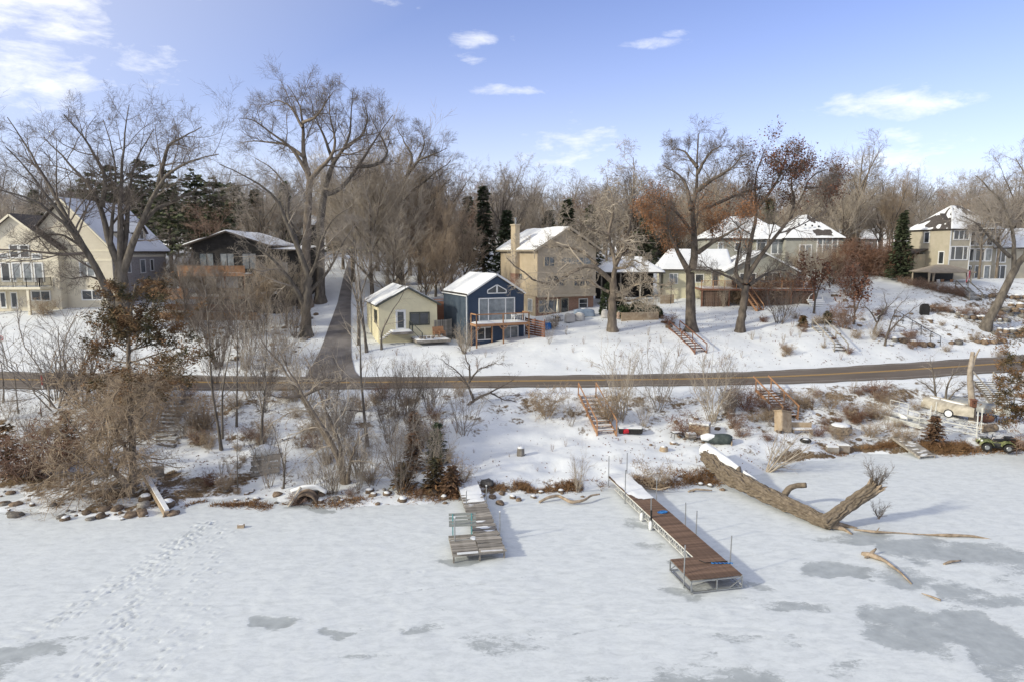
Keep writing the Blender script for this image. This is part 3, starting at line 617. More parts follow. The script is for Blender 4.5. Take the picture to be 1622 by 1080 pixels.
for a, b in ((21, 32), (38, 49), (55, 66), (72, 83)): window(h, fb, mx(a), (491 - 447) / 12.83, mx(b), (491 - 421) / 12.83, fr=.16)
window(h, ff, mx(133), (491 - 440) / 12.83, mx(154), (491 - 420) / 12.83, (1, 1), fr=.14); window(h, ff, mx(133), (491 - 477) / 12.83, mx(163), (491 - 464) / 12.83, (1, 1), fr=.15)
window(h, fb, mx(64), (491 - 477) / 12.83, mx(91), (491 - 464) / 12.83, (1, 1), fr=.15)
for a, b in ((13, 23), (30, 41)): door(h, fb, mx(a), .05, mx(b), 2.05, M_WHITE, M_CREAMT)
for y, w, z0, z1 in ((3.2, .7, 4.3, 5.7), (6.3, 1.1, 4.2, 5.8), (8.8, .7, 4.4, 5.8), (3.0, .6, .6, 1.7)): window(h, fr_, y, z0, y + w, z1, fr=.12)
deck(h, -5.2, -3.4, mx(97), -1.25, 2.75, M_CREAMT, 'balcony_floor'); railing(h, [(-5.2, -3.35, 2.75), (mx(96), -3.35, 2.75), (mx(96), -1.3, 2.75)], 1.05, M_BLACK, 1.6, bal=M_BLACK, post=.06, rw=.045)
for u in (-15, 24, 76): MB().box(mx(u) - .14, -3.3, -.6, mx(u) + .14, -3.02, 2.45).build('balcony_post', M_CREAMT, h)
for y, k in ((3.0, 0), (7.6, 1)):                                   # dormers on the right hand slope
    dm = MB(); z0, zt, x = 8.0, 10.4, 10.2
    dm.add([(x, y, z0), (x, y + 2.2, z0), (x, y + 2.2, zt - .9), (x, y + 1.1, zt + .2), (x, y, zt - .9), (x - 2.6, y, z0), (x - 2.6, y + 2.2, z0), (x - 2.6, y + 2.2, zt - .9), (x - 2.6, y + 1.1, zt + .2), (x - 2.6, y, zt - .9)], [(0, 1, 2, 3, 4), (0, 4, 9, 5), (1, 6, 7, 2), (9, 8, 7, 6, 5)]); d_ = dm.build('dormer', M_CREAM, h)
    for q in ([(x + .3, y - .25, zt - 1.05), (x - 2.8, y - .25, zt - 1.05), (x - 2.8, y + 1.1, zt + .35), (x + .3, y + 1.1, zt + .35)], [(x + .3, y + 2.45, zt - 1.05), (x - 2.8, y + 2.45, zt - 1.05), (x - 2.8, y + 1.1, zt + .35), (x + .3, y + 1.1, zt + .35)]):
        MB().slab(q, .12).build('dormer_roof', M_SHING, d_); MB().slab([Vector(p) + Vector((-.1 if p[0] > x - 1 else .1, 0, .09)) for p in q], .08).build('dormer_snow', M_SNOW, d_)
    w = MB().box(x + .002, y + .7, z0 + .55, x + .06, y + 1.5, z0 + 1.75).build('dormer_window', M_WHITE, d_)
    for a in (.76, 1.13): MB().box(x + .06, y + a, z0 + .62, x + .07, y + a + .31, z0 + 1.68).build('window_light', M_GLASS, d_)
t = thing('grill', 'black covered grill on the cream house balcony', 'grill', Vector(h.location) + Vector((-3.3, -2.6, 2.78))); MB().box(-.6, -.3, .0, .6, .3, .8).build('cabinet', M_BLACK, t); MB().tube([(-.55, 0, .82), (.55, 0, .82)], .33, 12).build('lid', M_BLACK, t)
for k, (x, lab) in enumerate(((1.2, 'pale balcony chair by the tall windows of the cream house'), (3.6, 'dark wicker chair at the right end of the cream house balcony'))):
    t = thing('chair', lab, 'chair', Vector(h.location) + Vector((x, -2.4, 2.83)), .3); m = (M_CREAMT, M_GREYW)[k]; MB().box(-.32, -.3, .38, .32, .3, .46).build('seat', m, t); MB().box(-.32, .24, .46, .32, .32, .98).build('backrest', m, t)
    for a in (-.28, .28):
        for b in (-.26, .26): MB().bar((a, b, 0), (a, b, .38), .05).build('leg', m, t)

# ---- dark house behind the big tree
h = thing('house', 'near black house with orange wooden decks behind the large bare tree', 'house', (P(312, 500, 87).x, 87, 7.3))
gable_wall(h, 0, 9.2, 0, 10, 8.7, 10.2, M_DARKS); MB().box(9.2, 1.5, -2, 12.8, 10, 8.0).build('wall', M_DARKS, h)
gable_roof(h, 0, 9.2, 0, 10, 8.7, 10.2, 1.0, 1.0, seed=1, snow=.10, amp=.16, m=M_BROWNR); roof_slope(h, [(9.0, .6, 8.1), (13.3, .6, 8.0), (13.3, 10.5, 8.5), (9.0, 10.5, 8.6)], seed=9, snow=.06, m=M_BROWNR)
f0 = Face('front', 0)
for a, z in ((.8, 5.6), (3.4, 5.6), (6.2, 5.6), (1.2, 2.6), (6.8, 2.6)): window(h, f0, a, z, a + 1.7, z + 1.9, (1, 1), fr=.07, m=M_BLACK)
window(h, Face('front', 1.5), 10.0, 5.0, 11.4, 6.4, fr=.07, m=M_BLACK); window(h, Face('front', 1.5), 10.0, 1.6, 11.6, 3.6, (1, 1), fr=.07, m=M_BLACK)
deck(h, -.9, -2.4, 7.4, -.05, 5.0, M_ORW); deck(h, -3.6, -4.2, 7.4, -.05, 2.3, M_ORW, 'lower_deck_floor')
def board_rail(x0, y0, x1, y1, z, hh=.95):
    f = MB(); n = 6
    for k in range(n): f.bar((x0, y0, z + .1 + k * hh / n), (x1, y1, z + .1 + k * hh / n), .04, .13)
    o = MB().bar((x0, y0, z + hh + .06), (x1, y1, z + hh + .06), .14, .05).build('rail_cap', M_ORW, h); 
    for k in range(n): MB().bar((x0, y0, z + .1 + k * hh / n), (x1, y1, z + .1 + k * hh / n), .04, .13).build('rail_board', M_ORW, o)
board_rail(-.9, -2.45, 7.4, -2.45, 5.0); board_rail(-.95, -2.4, -.95, 0, 5.0); board_rail(-3.6, -4.25, 1.0, -4.25, 2.3); board_rail(4.8, -4.25, 7.4, -4.25, 2.3); board_rail(-3.65, -4.2, -3.65, 0, 2.3)
for a, b in ((1.6, 3.5), (3.6, 5.6)): MB().box(a, -.35, 3.2, b, -.3, 4.6).build('white_panel', mat('white screen panel', (.60, .62, .64), (.66, .67, .68), 2, .5), h)
for x in (-3.4, -.6, 2.2, 4.8, 7.2): MB().bar((x, -4.0, -1.2), (x, -4.0, 2.05), .16).build('deck_post', M_GREYW, h); MB().bar((max(x, -.8), -2.3, 2.3), (max(x, -.8), -2.3, 4.75), .14).build('deck_post', M_REDW, h)
MB().box(-3.2, -1.6, -1.5, 7.6, -1.2, 1.2).build('lattice_wall', M_REDW, h); MB().box(8.0, -2.0, 2.4, 12.0, 1.45, 2.55).box(8.0, -2.0, -1.5, 12.0, -1.7, 2.3).build('side_porch', M_DARKS, h); MB().box(8.1, -1.9, 2.55, 11.5, .8, 2.66).build('porch_snow', M_SNOW, h)
t = thing('stone_wall', 'low orange brown stone wall under the deck of the dark house', 'wall', G(320, 506))
for r_ in range(3):
    for k in range(18): o = link('stone', ROCK_BOX if False else MB().box(-.3, -.2, -.17, .3, .2, .17).mesh('stone', mat('orange brown stone', (.22, .12, .06), (.38, .24, .13), 2, .9, .02, 6)), t, loc=(-5 + k * .66 + .3 * (r_ % 2), random.uniform(-.06, .06), r_ * .36 - .1)); o.rotation_euler = (random.gauss(0, .05), random.gauss(0, .05), random.gauss(0, .08))

# ---- yellow cabin
h = thing('cabin', 'small pale yellow cabin with dark green trim beside the side road', 'cabin', P(601, 538, 74), R(20))
gable_wall(h, 0, 6.5, 0, 9, 3.75, 5.5, M_YELLOW); gable_roof(h, 0, 6.5, 0, 9, 3.75, 5.5, .35, .3, seed=4, snow=.09, amp=.30)
rake(h, [(-.4, 3.62), (3.25, 5.6), (6.9, 3.62)], -.33, M_GREENT, .2); f0 = Face('front', 0); window(h, f0, 3.5, 1.55, 5.5, 2.75, (1, 1), fr=.13, m=M_GREENT); door(h, f0, 1.9, 1.0, 2.85, 3.1, M_WHITE, M_WHITE)
fl_ = Face('left', 0)
for y in (1.2, 2.3): window(h, fl_, y, 1.7, y + .55, 3.0, fr=.1, m=M_GREENT)
deck(h, 1.1, -1.7, 3.4, -.05, .95, M_GREYW, 'porch'); railing(h, [(3.35, -1.65, .95), (3.35, -.1, .95)], .95, M_GREENT, 1.5); railing(h, [(3.3, -1.65, .95), (4.2, -2.6, -.1)], .95, M_GREENT, 1.2)
st = MB()
for k in range(5): s_ = MB().box(.1 - k * .0, -1.65 + 0, .16 * k, 1.05 - .18 * k if False else 1.05, -.6, .16 * k + .03)
for k in range(5): o = MB().box(-.1 + k * .24, -1.6, .1 + k * .18, .2 + k * .24, -.5, .16 + k * .18).build('step', M_GREYW, h); MB().box(-.08 + k * .24, -1.55, .165 + k * .18, .15 + k * .24, -.55, .22 + k * .18).build('step_snow', M_SNOW, o)
deck(h, 3.5, -3.1, 7.2, -.05, .12, M_GREYW, 'patio_deck')
cabin_loc = Vector(h.location)
def loc_h(h, x, y, z): c, s = math.cos(h.rotation_euler.z), math.sin(h.rotation_euler.z); return Vector(h.location) + Vector((c * x - s * y, s * x + c * y, z))
for k, (x, y) in enumerate(((4.0, -2.7), (4.4, -2.8), (4.9, -2.6), (5.3, -2.8))):
    t = thing('flower_pot', 'empty flower pot on the snowy cabin patio', 'flower pot', loc_h(h, x, y, .15), group='flower pots on the cabin patio'); MB().tube([(0, 0, 0), (0, 0, .3)], [.12, .18], 10).build('pot', M_CONC, t); MB().tube([(0, 0, .3), (0, 0, .36)], [.16, .08], 10).build('soil', M_GREYW, t)
for k, (x, lab) in enumerate(((6.0, 'orange wooden patio chair at the cabin corner'), (6.7, 'second orange patio chair by the cabin fence'))):
    t = thing('chair', lab, 'chair', loc_h(h, x, -1.6 + k * .4, .2), .4); MB().box(-.35, -.3, .35, .35, .35, .42).build('seat', M_ORW, t); MB().bar((-.0, .32, .4), (0, .5, 1.1), .65, .06).build('backrest', M_ORW, t)
    for a in (-.3, .3): MB().bar((a, -.28, 0), (a, -.28, .6), .07).build('leg', M_ORW, t); MB().bar((a, .3, 0), (a, .3, .4), .07).build('leg', M_ORW, t); MB().bar((a, -.3, .6), (a, .38, .62), .1, .05).build('armrest', M_ORW, t)

# ---- navy cabin
h = thing('cabin', 'navy blue gabled cabin with white windows and orange deck', 'cabin', P(742.5, 541.5, 74), R(25)); NAVY = h
gable_wall(h, 0, 6.7, 0, 8, 5.1, 7.1, M_NAVY, z0=-1.0); MB().box(-.04, .02, -1.0, 0, 7.98, 5.0).build('side_wall', M_NAVY_LIT, h); gable_roof(h, 0, 6.7, 0, 8, 5.1, 7.1, .12, .15, seed=6, snow=.16, amp=.06)
rake(h, [(-.16, 5.12), (3.35, 7.24), (6.86, 5.12)], -.18, M_WHITE, .16); f0 = Face('front', 0); MB().box(-.02, -.03, -1, .1, -.005, 5.1).build('corner_board', M_NAVY, h)
for s in (-1, 1):                                                   # the two slanted gable lights
    c = 3.37; pts = [(c + s * .04, 5.22), (c + s * 1.12, 5.22), (c + s * 1.12, 5.55), (c + s * .04, 6.12)]; f = MB()
    for a, b in zip(pts, pts[1:] + pts[:1]): f.bar((a[0], -.04, a[1]), (b[0], -.04, b[1]), .10, .07, (0, -1, 0))
    wn = f.build('gable_window', M_WHITE, h); MB().add([(x, -.012, z) for x, z in pts], [(0, 1, 2, 3) if s > 0 else (3, 2, 1, 0)]).build('pane', M_GLASS, wn)
window(h, f0, 1.3, 2.25, 5.45, 4.6, (1, 2, 1), fr=.12, sill=True, glass=M_GLASSL); window(h, f0, 1.05, .2, 2.75, 1.45, (1, 1), fr=.1); window(h, f0, 4.15, .15, 5.9, 1.42, (1, 1), fr=.1)
deck(h, .2, -1.75, 6.55, -.03, 2.08, M_ORW)
railing(h, [(.25, -.1, 2.08), (.25, -1.7, 2.08), (6.5, -1.7, 2.08), (6.5, -.1, 2.08)], 1.0, M_ORW, 3.2, rails=(1.0,), post=.11, rw=.1)
for x in (.25, 3.4, 6.5):
    MB().bar((x, -1.7, -1.2), (x, -1.7, 1.85), .13).build('deck_post', M_ORW, h)
    for s in (-1, 1):
        if .2 < x + s * .4 < 6.6: MB().bar((x, -1.7, 1.3), (x + s * .5, -1.7, 1.82), .09).build('brace', M_ORW, h)
for x in (.28, 2.7): MB().bar((x, -.15, -1.0), (x, -.15, 1.85), .12).build('deck_post', M_ORW, h)
MB().bar((6.55, -1.6, .9), (6.55, -.6, 1.82), .09).build('brace', M_ORW, h)
t = thing('table', 'white plastic table on the deck of the navy cabin', 'table', loc_h(h, 5.7, -1.1, 2.17)); MB().tube([(0, 0, .70), (0, 0, .74)], .4, 14).build('table_top', M_WHITE, t)
for a in range(4): MB().bar((.25 * math.cos(a * 1.57), .25 * math.sin(a * 1.57), 0), (.2 * math.cos(a * 1.57), .2 * math.sin(a * 1.57), .7), .05).build('leg', M_WHITE, t)
t = thing('chair', 'white plastic chair left of the white deck table', 'chair', loc_h(h, 5.0, -1.1, 2.17), .9); MB().box(-.24, -.24, .40, .24, .24, .44).build('seat', M_WHITE, t); MB().bar((0, .22, .44), (0, .30, .85), .42, .04).build('backrest', M_WHITE, t)
for a in (-.2, .2):
    for b in (-.2, .2): MB().bar((a, b, 0), (a, b, .4), .04).build('leg', M_WHITE, t)
    MB().bar((a * 1.2, -.22, .6), (a * 1.2, .25, .62), .05).build('armrest', M_WHITE, t)

# ---- fences by the cabins
def board_fence(lab, A_, B_, hgt, m, w=.145, gap=.01):
    t = thing('fence', lab, 'fence', A_); d = B_ - A_; L = d.length; n = int(L / w); rz = math.atan2(d.y, d.x); me = MB().box(-w / 2 + gap / 2, -.015, 0, w / 2 - gap / 2, .015, hgt).mesh('board', m)
    for k in range(n):
        p = A_ + d * ((k + .5) / n); p.z = gz(p.x, p.y) - .1 + random.uniform(0, .04); link('board', me, t, loc=p - A_, rz=rz)
    for z in (.3, hgt - .4): WB(t).bar(A_ + Vector((0, .05, z)), B_ + Vector((0, .05, z)), .05, .1).build('rail', m, t)
board_fence('grey brown board fence between the yellow and navy cabins', P(688, 538, 76), P(716, 538, 77.5), 2.5, M_GREYW)
board_fence('red brown board fence standing behind the yellow cabin', P(655, 508, 86), P(712, 506, 84), 2.9, M_REDW)
t = thing('slat_screen', 'dark red slatted screen beside the right side of the navy cabin', 'screen', G(846, 519)); A_, B_ = G(834, 512), G(862, 519)
A_ = P(832, 512, 78); B_ = P(862, 520, 75.5); A_.z, B_.z = gz(A_.x, A_.y), gz(B_.x, B_.y)
for k in range(7): WB(t).bar(A_ + Vector((0, 0, .15 + k * .28)), B_ + Vector((0, 0, .12 + k * .26)), .05, .2).build('slat', M_REDW, t)
for f_ in (0, .5, 1): p = A_ + (B_ - A_) * f_; WB(t).bar(p + Vector((.05, .06, -.2)), p + Vector((.05, .06, 2.0)), .12).build('post', M_REDW, t)

# ---- beige house
h = thing('house', 'three storey beige house with brick ground floor and tall side chimney', 'house', P(848.5, 499, 88), R(25)); BEI = h
MB().box(0, 0, -1.5, 8.7, 11, 2.35).build('brick_wall', M_BRICK, h); gable_wall(h, 0, 8.7, -.5, 11, 8.5, 11.1, M_BEIGE_SHADE, z0=2.35); MB().box(-.05, .02, -1.5, 0, 10.98, 2.3).box(-.05, -.45, 2.4, 0, 10.98, 8.4).build('side_wall', M_BEIGE, h)
gable_roof(h, 0, 8.7, -.5, 11, 8.5, 11.1, .6, .55, seed=8, snow=.15, amp=.16); rake(h, [(-.65, 8.25), (4.35, 11.2), (9.35, 8.25)], -1.08, M_TANT, .26); MB().box(-.08, -.58, 2.25, 8.78, -.5, 2.6).build('trim_band', M_TANT, h)
f0, f1 = Face('front', 0), Face('front', -.5)
window(h, f0, .5, .3, 3.4, 1.8, (1, 2, 1), fr=.1, m=M_TANT); door(h, f0, 3.75, 0, 4.75, 2.0, M_GREENT, M_TANT); window(h, f0, 6.5, .7, 7.7, 1.8, (1,), (1, 1), fr=.1)
window(h, f1, 1.4, 3.7, 3.95, 4.95, (1, 1, 1), fr=.1, m=M_TANT); window(h, f1, 5.4, 3.65, 7.8, 4.9, (1, 1, 1), fr=.1, m=M_TANT); window(h, f1, 3.3, 6.5, 7.9, 7.3, (1, 1, 1, 1), fr=.1, m=M_TANT); window(h, f1, 1.0, 6.3, 2.4, 7.4, (1, 1), fr=.1, m=M_TANT)
fl_ = Face('left', -.05); window(h, fl_, .9, .4, 2.0, 1.9, fr=.09, m=M_WHITE); window(h, fl_, 4.0, 4.5, 4.6, 5.1, fr=.06, m=M_GREENT)
MB().box(-.75, 4.6, -1.5, -.05, 6.2, 5.2).build('chimney_base', M_BRICK, h); c_ = MB().box(-.7, 4.7, 5.2, -.051, 6.1, 11.6).build('chimney', M_BEIGE, h); MB().box(-.8, 4.6, 11.6, .05, 6.2, 11.75).build('chimney_cap', M_TANT, c_); MB().tube([(-.35, 5.4, 11.75), (-.35, 5.4, 12.5)], .12, 10).tube([(-.35, 5.4, 12.5), (-.35, 5.4, 12.62)], .2, 10).build('flue', M_STEEL, c_)
# patio of the beige house
def atD(u, v, D, name, lab, cat, rz=0.0, group=None): p = P(u, v, D); p.z = gz(p.x, p.y); return thing(name, lab, cat, p, rz, group)
t = atD(883, 497, 86, 'parasol', 'closed pale parasol standing in front of the beige house windows', 'parasol'); MB().tube([(0, 0, 0), (0, 0, 2.5)], .03, 8).build('pole', M_TANT, t); MB().tube([(0, 0, .7), (0, 0, 1.1), (0, 0, 1.9), (0, 0, 2.45)], [.16, .17, .10, .03], 10).build('canopy', M_CREAMT, t); MB().tube([(0, 0, 0), (0, 0, .1)], .3, 12).build('base', M_BLACK, t)
t = atD(882, 504, 84.5, 'patio_table', 'round dark patio table with snow on top by the beige house', 'table'); MB().tube([(0, 0, .68), (0, 0, .73)], .75, 16).build('table_top', M_BLACK, t); MB().tube([(0, 0, .73), (0, 0, .85), (0, 0, .9)], [.72, .66, .4], 16).build('snow', M_SNOW, t)
for a in range(4): MB().bar((.5 * math.cos(a * 1.57 + .4), .5 * math.sin(a * 1.57 + .4), 0), (.4 * math.cos(a * 1.57 + .4), .4 * math.sin(a * 1.57 + .4), .68), .06).build('leg', M_BLACK, t)
M_COVG = mat('grey furniture cover', (.42, .40, .38), (.54, .52, .49), 1.5, .8, .02, 5); M_COVB = mat('blue grey tarpaulin', (.20, .26, .34), (.30, .36, .44), 1.5, .6, .03, 4); M_COVT = mat('pinkish tan cover', (.34, .24, .19), (.42, .32, .26), 2, .8, .02, 5)
def cover(u, v, D, w, d, hh, m, lab, rz=0.0, sd=1):
    t = atD(u, v, D, 'covered_furniture', lab, 'furniture cover', rz); n, k = 9, 24; V = []
    for i in range(n + 1):
        s = i / n
        for j in range(k):
            a = j * 6.2832 / k; c, s_ = math.cos(a), math.sin(a); fold = 1 + .05 * math.sin(a * 7 + sd) * (1 - s) + .08 * float(vnoise(c * 2 + sd * 5, s_ * 2 + s * 2, 1, sd)); r_ = (1 if s < .7 else math.sqrt(max(0, 1 - ((s - .7) / .32) ** 2))) * (1 - .1 * s)
            sg = lambda q: math.copysign(abs(q) ** .6, q); V.append((w / 2 * r_ * fold * sg(c), d / 2 * r_ * fold * sg(s_), hh * (s if s < .95 else .97) * (1 + .1 * float(vnoise(c * 1.5, s_ * 1.5 + sd, 1, sd)))))
    F = [(i * k + j, i * k + (j + 1) % k, (i + 1) * k + (j + 1) % k, (i + 1) * k + j) for i in range(n) for j in range(k)] + [tuple(n * k + j for j in range(k))]; b = MB(); b.add(V, F); b.build('cover', m, t, smooth=True)
    MB().sph((0, 0, hh * .99), min(w, d) * .33, 10, 5, (1, .9, .16)).build('snow', M_SNOW, t, smooth=True)
cover(903, 508, 83.3, 1.3, 1.1, 1.05, M_COVG, 'grey covered chair left of the two on the beige house patio', .2, 1); cover(918, 508, 83.6, 1.25, 1.0, .95, M_COVG, 'lower grey covered chair beside the blue tarpaulin', -.3, 4); cover(925, 505, 85.2, 2.8, 1.2, .95, M_COVB, 'long patio sofa under a blue grey tarpaulin', .15, 2)
cover(958, 505, 84.5, .9, .9, .95, M_COVG, 'pale covered chair just left of the gnarled oak trunk', .1, 7); cover(981, 508, 84, .75, .8, .9, M_COVT, 'tan pink covered chair right of the gnarled oak trunk', .1, 9); cover(867, 514, 80, .9, .8, .9, M_BLUE, 'bright blue tarpaulin bundle beside the red slatted screen', .5, 12)
t = thing('retaining_wall', 'low tan timber retaining wall in front of the clipped evergreens', 'retaining wall', G(1012, 508)); A_, B_ = P(984, 509, 82.5), P(1043, 508, 83); A_.z, B_.z = gz(A_.x, A_.y), gz(B_.x, B_.y)
for k in range(5): WB(t).bar(A_ + Vector((0, 0, .08 + k * .21)), B_ + Vector((0, 0, .08 + k * .19)), .2, .19).build('beam', M_TAN, t)

# ---- open pavilion with snow roof
h = thing('pavilion', 'open sided patio pavilion with snowy hip roof behind the gnarled oak', 'pavilion', (P(947, 462, 93).x, 93, gz(P(947, 462, 93).x, 93) + .1)); zb = h.location.z; ze = 15 - 93 * math.tan(R(7.4) - math.atan((540 - 432) / 1080)) - zb
hip_roof(h, .3, 8.6, 0, 5.5, ze, ze + 2.0, seed=3, snow=.16, amp=.04)
for x in (.5, 3.1, 5.8, 8.4):
    for y in (.2, 5.3): MB().bar((x, y, -1), (x, y, ze), .18).build('post', M_GREYW, h)
MB().box(.1, -.2, -.1, 8.8, 5.6, .05).build('floor', M_GREYW, h); MB().box(.3, 5.2, .0, 8.6, 5.3, ze).build('dark_back_panel', M_DARKS, h); railing(h, [(.4, -.1, .05), (8.5, -.1, .05)], .8, M_WHITE, 2.0, bal=M_WHITE)
for k in range(4):
    t = thing('chair', ('dark patio chair, leftmost under the snowy pavilion', 'dark patio chair left of the middle pavilion post', 'dark patio chair right of the middle pavilion post', 'dark patio chair, rightmost under the snowy pavilion')[k], 'chair', Vector(h.location) + Vector((1.4 + k * 1.9, 1.4, .06)), .3 * k); MB().box(-.4, -.35, .3, .4, .35, .5).build('seat', M_BLACK, t); MB().box(-.4, .3, .5, .4, .4, 1.1).build('backrest', M_BLACK, t); MB().box(-.36, -.32, .5, .36, .28, .62).build('snow', M_SNOW, t)

# ---- pale yellow bungalow with its deck
h = thing('house', 'pale yellow bungalow with snowy roof and red brown deck', 'house', (P(1050, 466, 95).x, 95, 9.3), R(-6))
MB().box(0, 0, -2, 8.6, 8, 3.35).build('wall', M_PALEY, h); gable_wall(h, 8.2, 17.2, -1.6, 8, 3.3, 5.7, M_GREYS, 'gable_wall', z0=-2)  # yellow house's gable gets grey siding: its shade is put into the colour
roof_slope(h, [(-.6, -.6, 3.3), (9.4, -.6, 3.3), (9.4, 4, 6.0), (1.2, 4, 6.0)], seed=12, snow=.18, amp=.06); roof_slope(h, [(9.4, 8.6, 3.3), (-.6, 8.6, 3.3), (1.2, 4, 6.0), (9.4, 4, 6.0)], seed=13); roof_slope(h, [(-.6, 8.6, 3.3), (-.6, -.6, 3.3), (1.2, 4, 6.0), (1.2, 4.1, 6.0)], seed=14)
gable_roof(h, 8.2, 17.2, -1.6, 8, 3.3, 5.7, .5, .5, seed=15, snow=.10, amp=.22); rake(h, [(7.7, 3.1), (12.7, 5.78), (17.7, 3.1)], -2.14, M_WHITE, .2)
f0 = Face('front', 0); f1 = Face('front', -1.6); window(h, f0, .9, 1.4, 1.9, 2.7, (1, 1), fr=.1); window(h, f0, 4.4, 1.6, 5.4, 2.6, fr=.1); door(h, f0, 6.6, .9, 7.5, 3.0, M_TAN, M_WHITE); window(h, f1, 10.0, 1.4, 12.0, 2.8, (1, 1), fr=.1); window(h, f1, 13.2, 1.0, 15.2, 2.9, (1, 1), fr=.1)
deck(h, 4.4, -4.4, 19.0, -1.65, .95, M_REDW); deck(h, 4.4, -1.6, 8.1, -.05, .955, M_REDW, 'deck_corner'); railing(h, [(4.5, -4.3, .95), (9.0, -4.3, .95)], 1.0, M_ORW, 1.5, rails=(1.0, .15), bal=M_REDW); railing(h, [(10.6, -4.3, .95), (18.9, -4.3, .95), (18.9, -1.7, .95)], 1.0, M_ORW, 1.5, rails=(1.0, .15), bal=M_REDW)
me = MB().box(-.11, -.02, -2.4, .11, .02, .62).mesh('skirt_board', mat('dark stained boards', (.075, .048, .036), (.13, .085, .062), 2.5, .8, rand=.3))
for k in range(62):
    x = 4.6 + k * .235
    if not 8.2 < x < 9.8: link('skirt_board', me, h, loc=(x, -4.2 + random.uniform(-.01, .01), 0))
for x in (4.6, 8.1, 9.9, 13, 16, 18.8): MB().bar((x, -4.35, -2.6), (x, -4.35, .7), .14).build('deck_post', M_REDW, h)
t = stairs('stairs', 'orange stairs coming down from the bungalow deck by the oak', loc_h(h, 9.9, -4.4, .85), loc_h(h, 11.6, -6.6, -2.0), 1.1, 11, M_ORW, posts=2, rail_h=.9, snow=False)
t = thing('grill', 'black covered grill at the deck edge above the arched gap', 'grill', loc_h(h, 9.1, -3.9, 1.0)); MB().box(-.6, -.3, 0, .6, .3, .85).build('cabinet', M_BLACK, t); MB().tube([(-.6, 0, .88), (.6, 0, .88)], .36, 12).build('lid', M_BLACK, t); MB().bar((-.4, -.38, .85), (.4, -.38, .85), .03).build('handle', M_STEEL, t)
t = atD(1063, 462, 92, 'patio_heater', 'dark lamp post with flat hood left of the bungalow', 'lamp'); MB().tube([(0, 0, 0), (0, 0, 2.6)], .05, 8).build('pole', M_BLACK, t); MB().tube([(0, 0, 2.6), (0, 0, 2.85), (0, 0, 2.95)], [.15, .5, .1], 10).build('hood', M_BLACK, t)
board_fence('short tan board fence between pavilion and bungalow', P(1046, 462, 92), P(1068, 462, 92.5), 1.3, M_TAN)

# ---- grey house behind
h = thing('house', 'large grey house with white window frames behind the bungalow', 'house', (P(1120, 440, 108).x, 108, 11.2), R(-4))
MB().box(0, 0, -3, 12.0, 9, 5.9).build('wall', M_GREYS, h); MB().box(11.0, -2.5, -3, 19.5, 9, 5.9).build('wing_wall', M_GREYS, h)
hip_roof(h, 0, 12.0, 0, 9, 5.9, 9.4, seed=21, snow=.15, amp=.16); hip_roof(h, 11.0, 19.5, -2.5, 9, 5.9, 9.6, seed=25, snow=.02, amp=.30); hip_roof(h, 6.6, 12.4, -1.6, 3, 5.75, 8.0, seed=29, snow=.10, amp=.2); MB().box(7.0, -1.2, -3, 12.0, 0, 5.7).build('bay_wall', M_GREYS, h)
f0, f1, f2 = Face('front', 0), Face('front', -2.5), Face('front', -1.2); kx = lambda u: (u - 1120) / 10.0; kz = lambda v: (440 - v) / 10.0
for a in (1136, 1162): window(h, f0, kx(a), kz(399), kx(a + 6), kz(388), fr=.14)
window(h, f2, kx(1192), kz(404), kx(1204), kz(380), (1,), (2, 1), fr=.16); window(h, f2, kx(1214), kz(404), kx(1232), kz(380), (1, 1), (2, 1), fr=.16); window(h, f1, kx(1252), kz(416), kx(1268), kz(392), (1, 1), fr=.16); window(h, f1, kx(1278), kz(416), kx(1306), kz(379), (1, 2, 1), (2, 1), fr=.18)
for k in range(6): window(h, f1, kx(1240 + k * 12), -.6, kx(1248 + k * 12), 1.2, fr=.1)
for k in range(5): MB().sph((13.0 + k * 1.1, -2.0 + .3 * k, 8.0 - .1 * k), .16, 6, 4).build('roof_vent', M_BLACK, h)

# ---- right hand house and gazebo
h = thing('house', 'tall sage beige house with white windows at the far right', 'house', (P(1500, 440, 96).x, 96, 11.4), R(12))
MB().box(0, 0, -3, 3.4, 7.3, 6.8).build('front_wall', M_SAGE, h); MB().box(3.4, .8, -3, 8.2, 7.3, 6.6).build('bay_wall', M_SAGE, h); MB().box(8.2, 1.2, -3, 20, 9, 4.3).build('wing_wall', M_SAGE, h); MB().box(-.04, .02, -3, 0, 7.28, 6.7).build('side_wall', M_CREAM if False else M_SAGE, h)
hip_roof(h, 0, 8.2, 0, 7.3, 6.8, 10.2, seed=31, snow=.07, amp=.30); roof_slope(h, [(8.2, .6, 4.2), (20.5, .6, 4.2), (20.5, 5, 7.0), (9.6, 5, 7.0)], seed=35, snow=.16, amp=.06)
roof_slope(h, [(-.4, -.5, 6.75), (3.8, -.5, 6.75), (2.6, 3, 9.1), (.9, 3, 9.1)], seed=37, snow=-.02, amp=.30)
f0, f1, f2, fl_ = Face('front', 0), Face('front', .8), Face('front', 1.2), Face('left', -.04)
window(h, f0, .6, 5.4, 3.0, 6.55, (1, 1, 1), fr=.14); window(h, f0, .3, 2.6, 3.0, 4.3, (1, 2, 1), fr=.14)
for z0, z1 in ((2.4, 4.0), (4.6, 6.3)): window(h, f1, 3.8, z0, 4.9, z1, fr=.14); window(h, f1, 5.3, z0, 6.7, z1, fr=.14); window(h, f1, 7.0, z0, 7.9, z1, fr=.14)
for x in (3.7, 5.4, 7.0): window(h, f1, x, -.6, x + .9, 1.6, fr=.12)
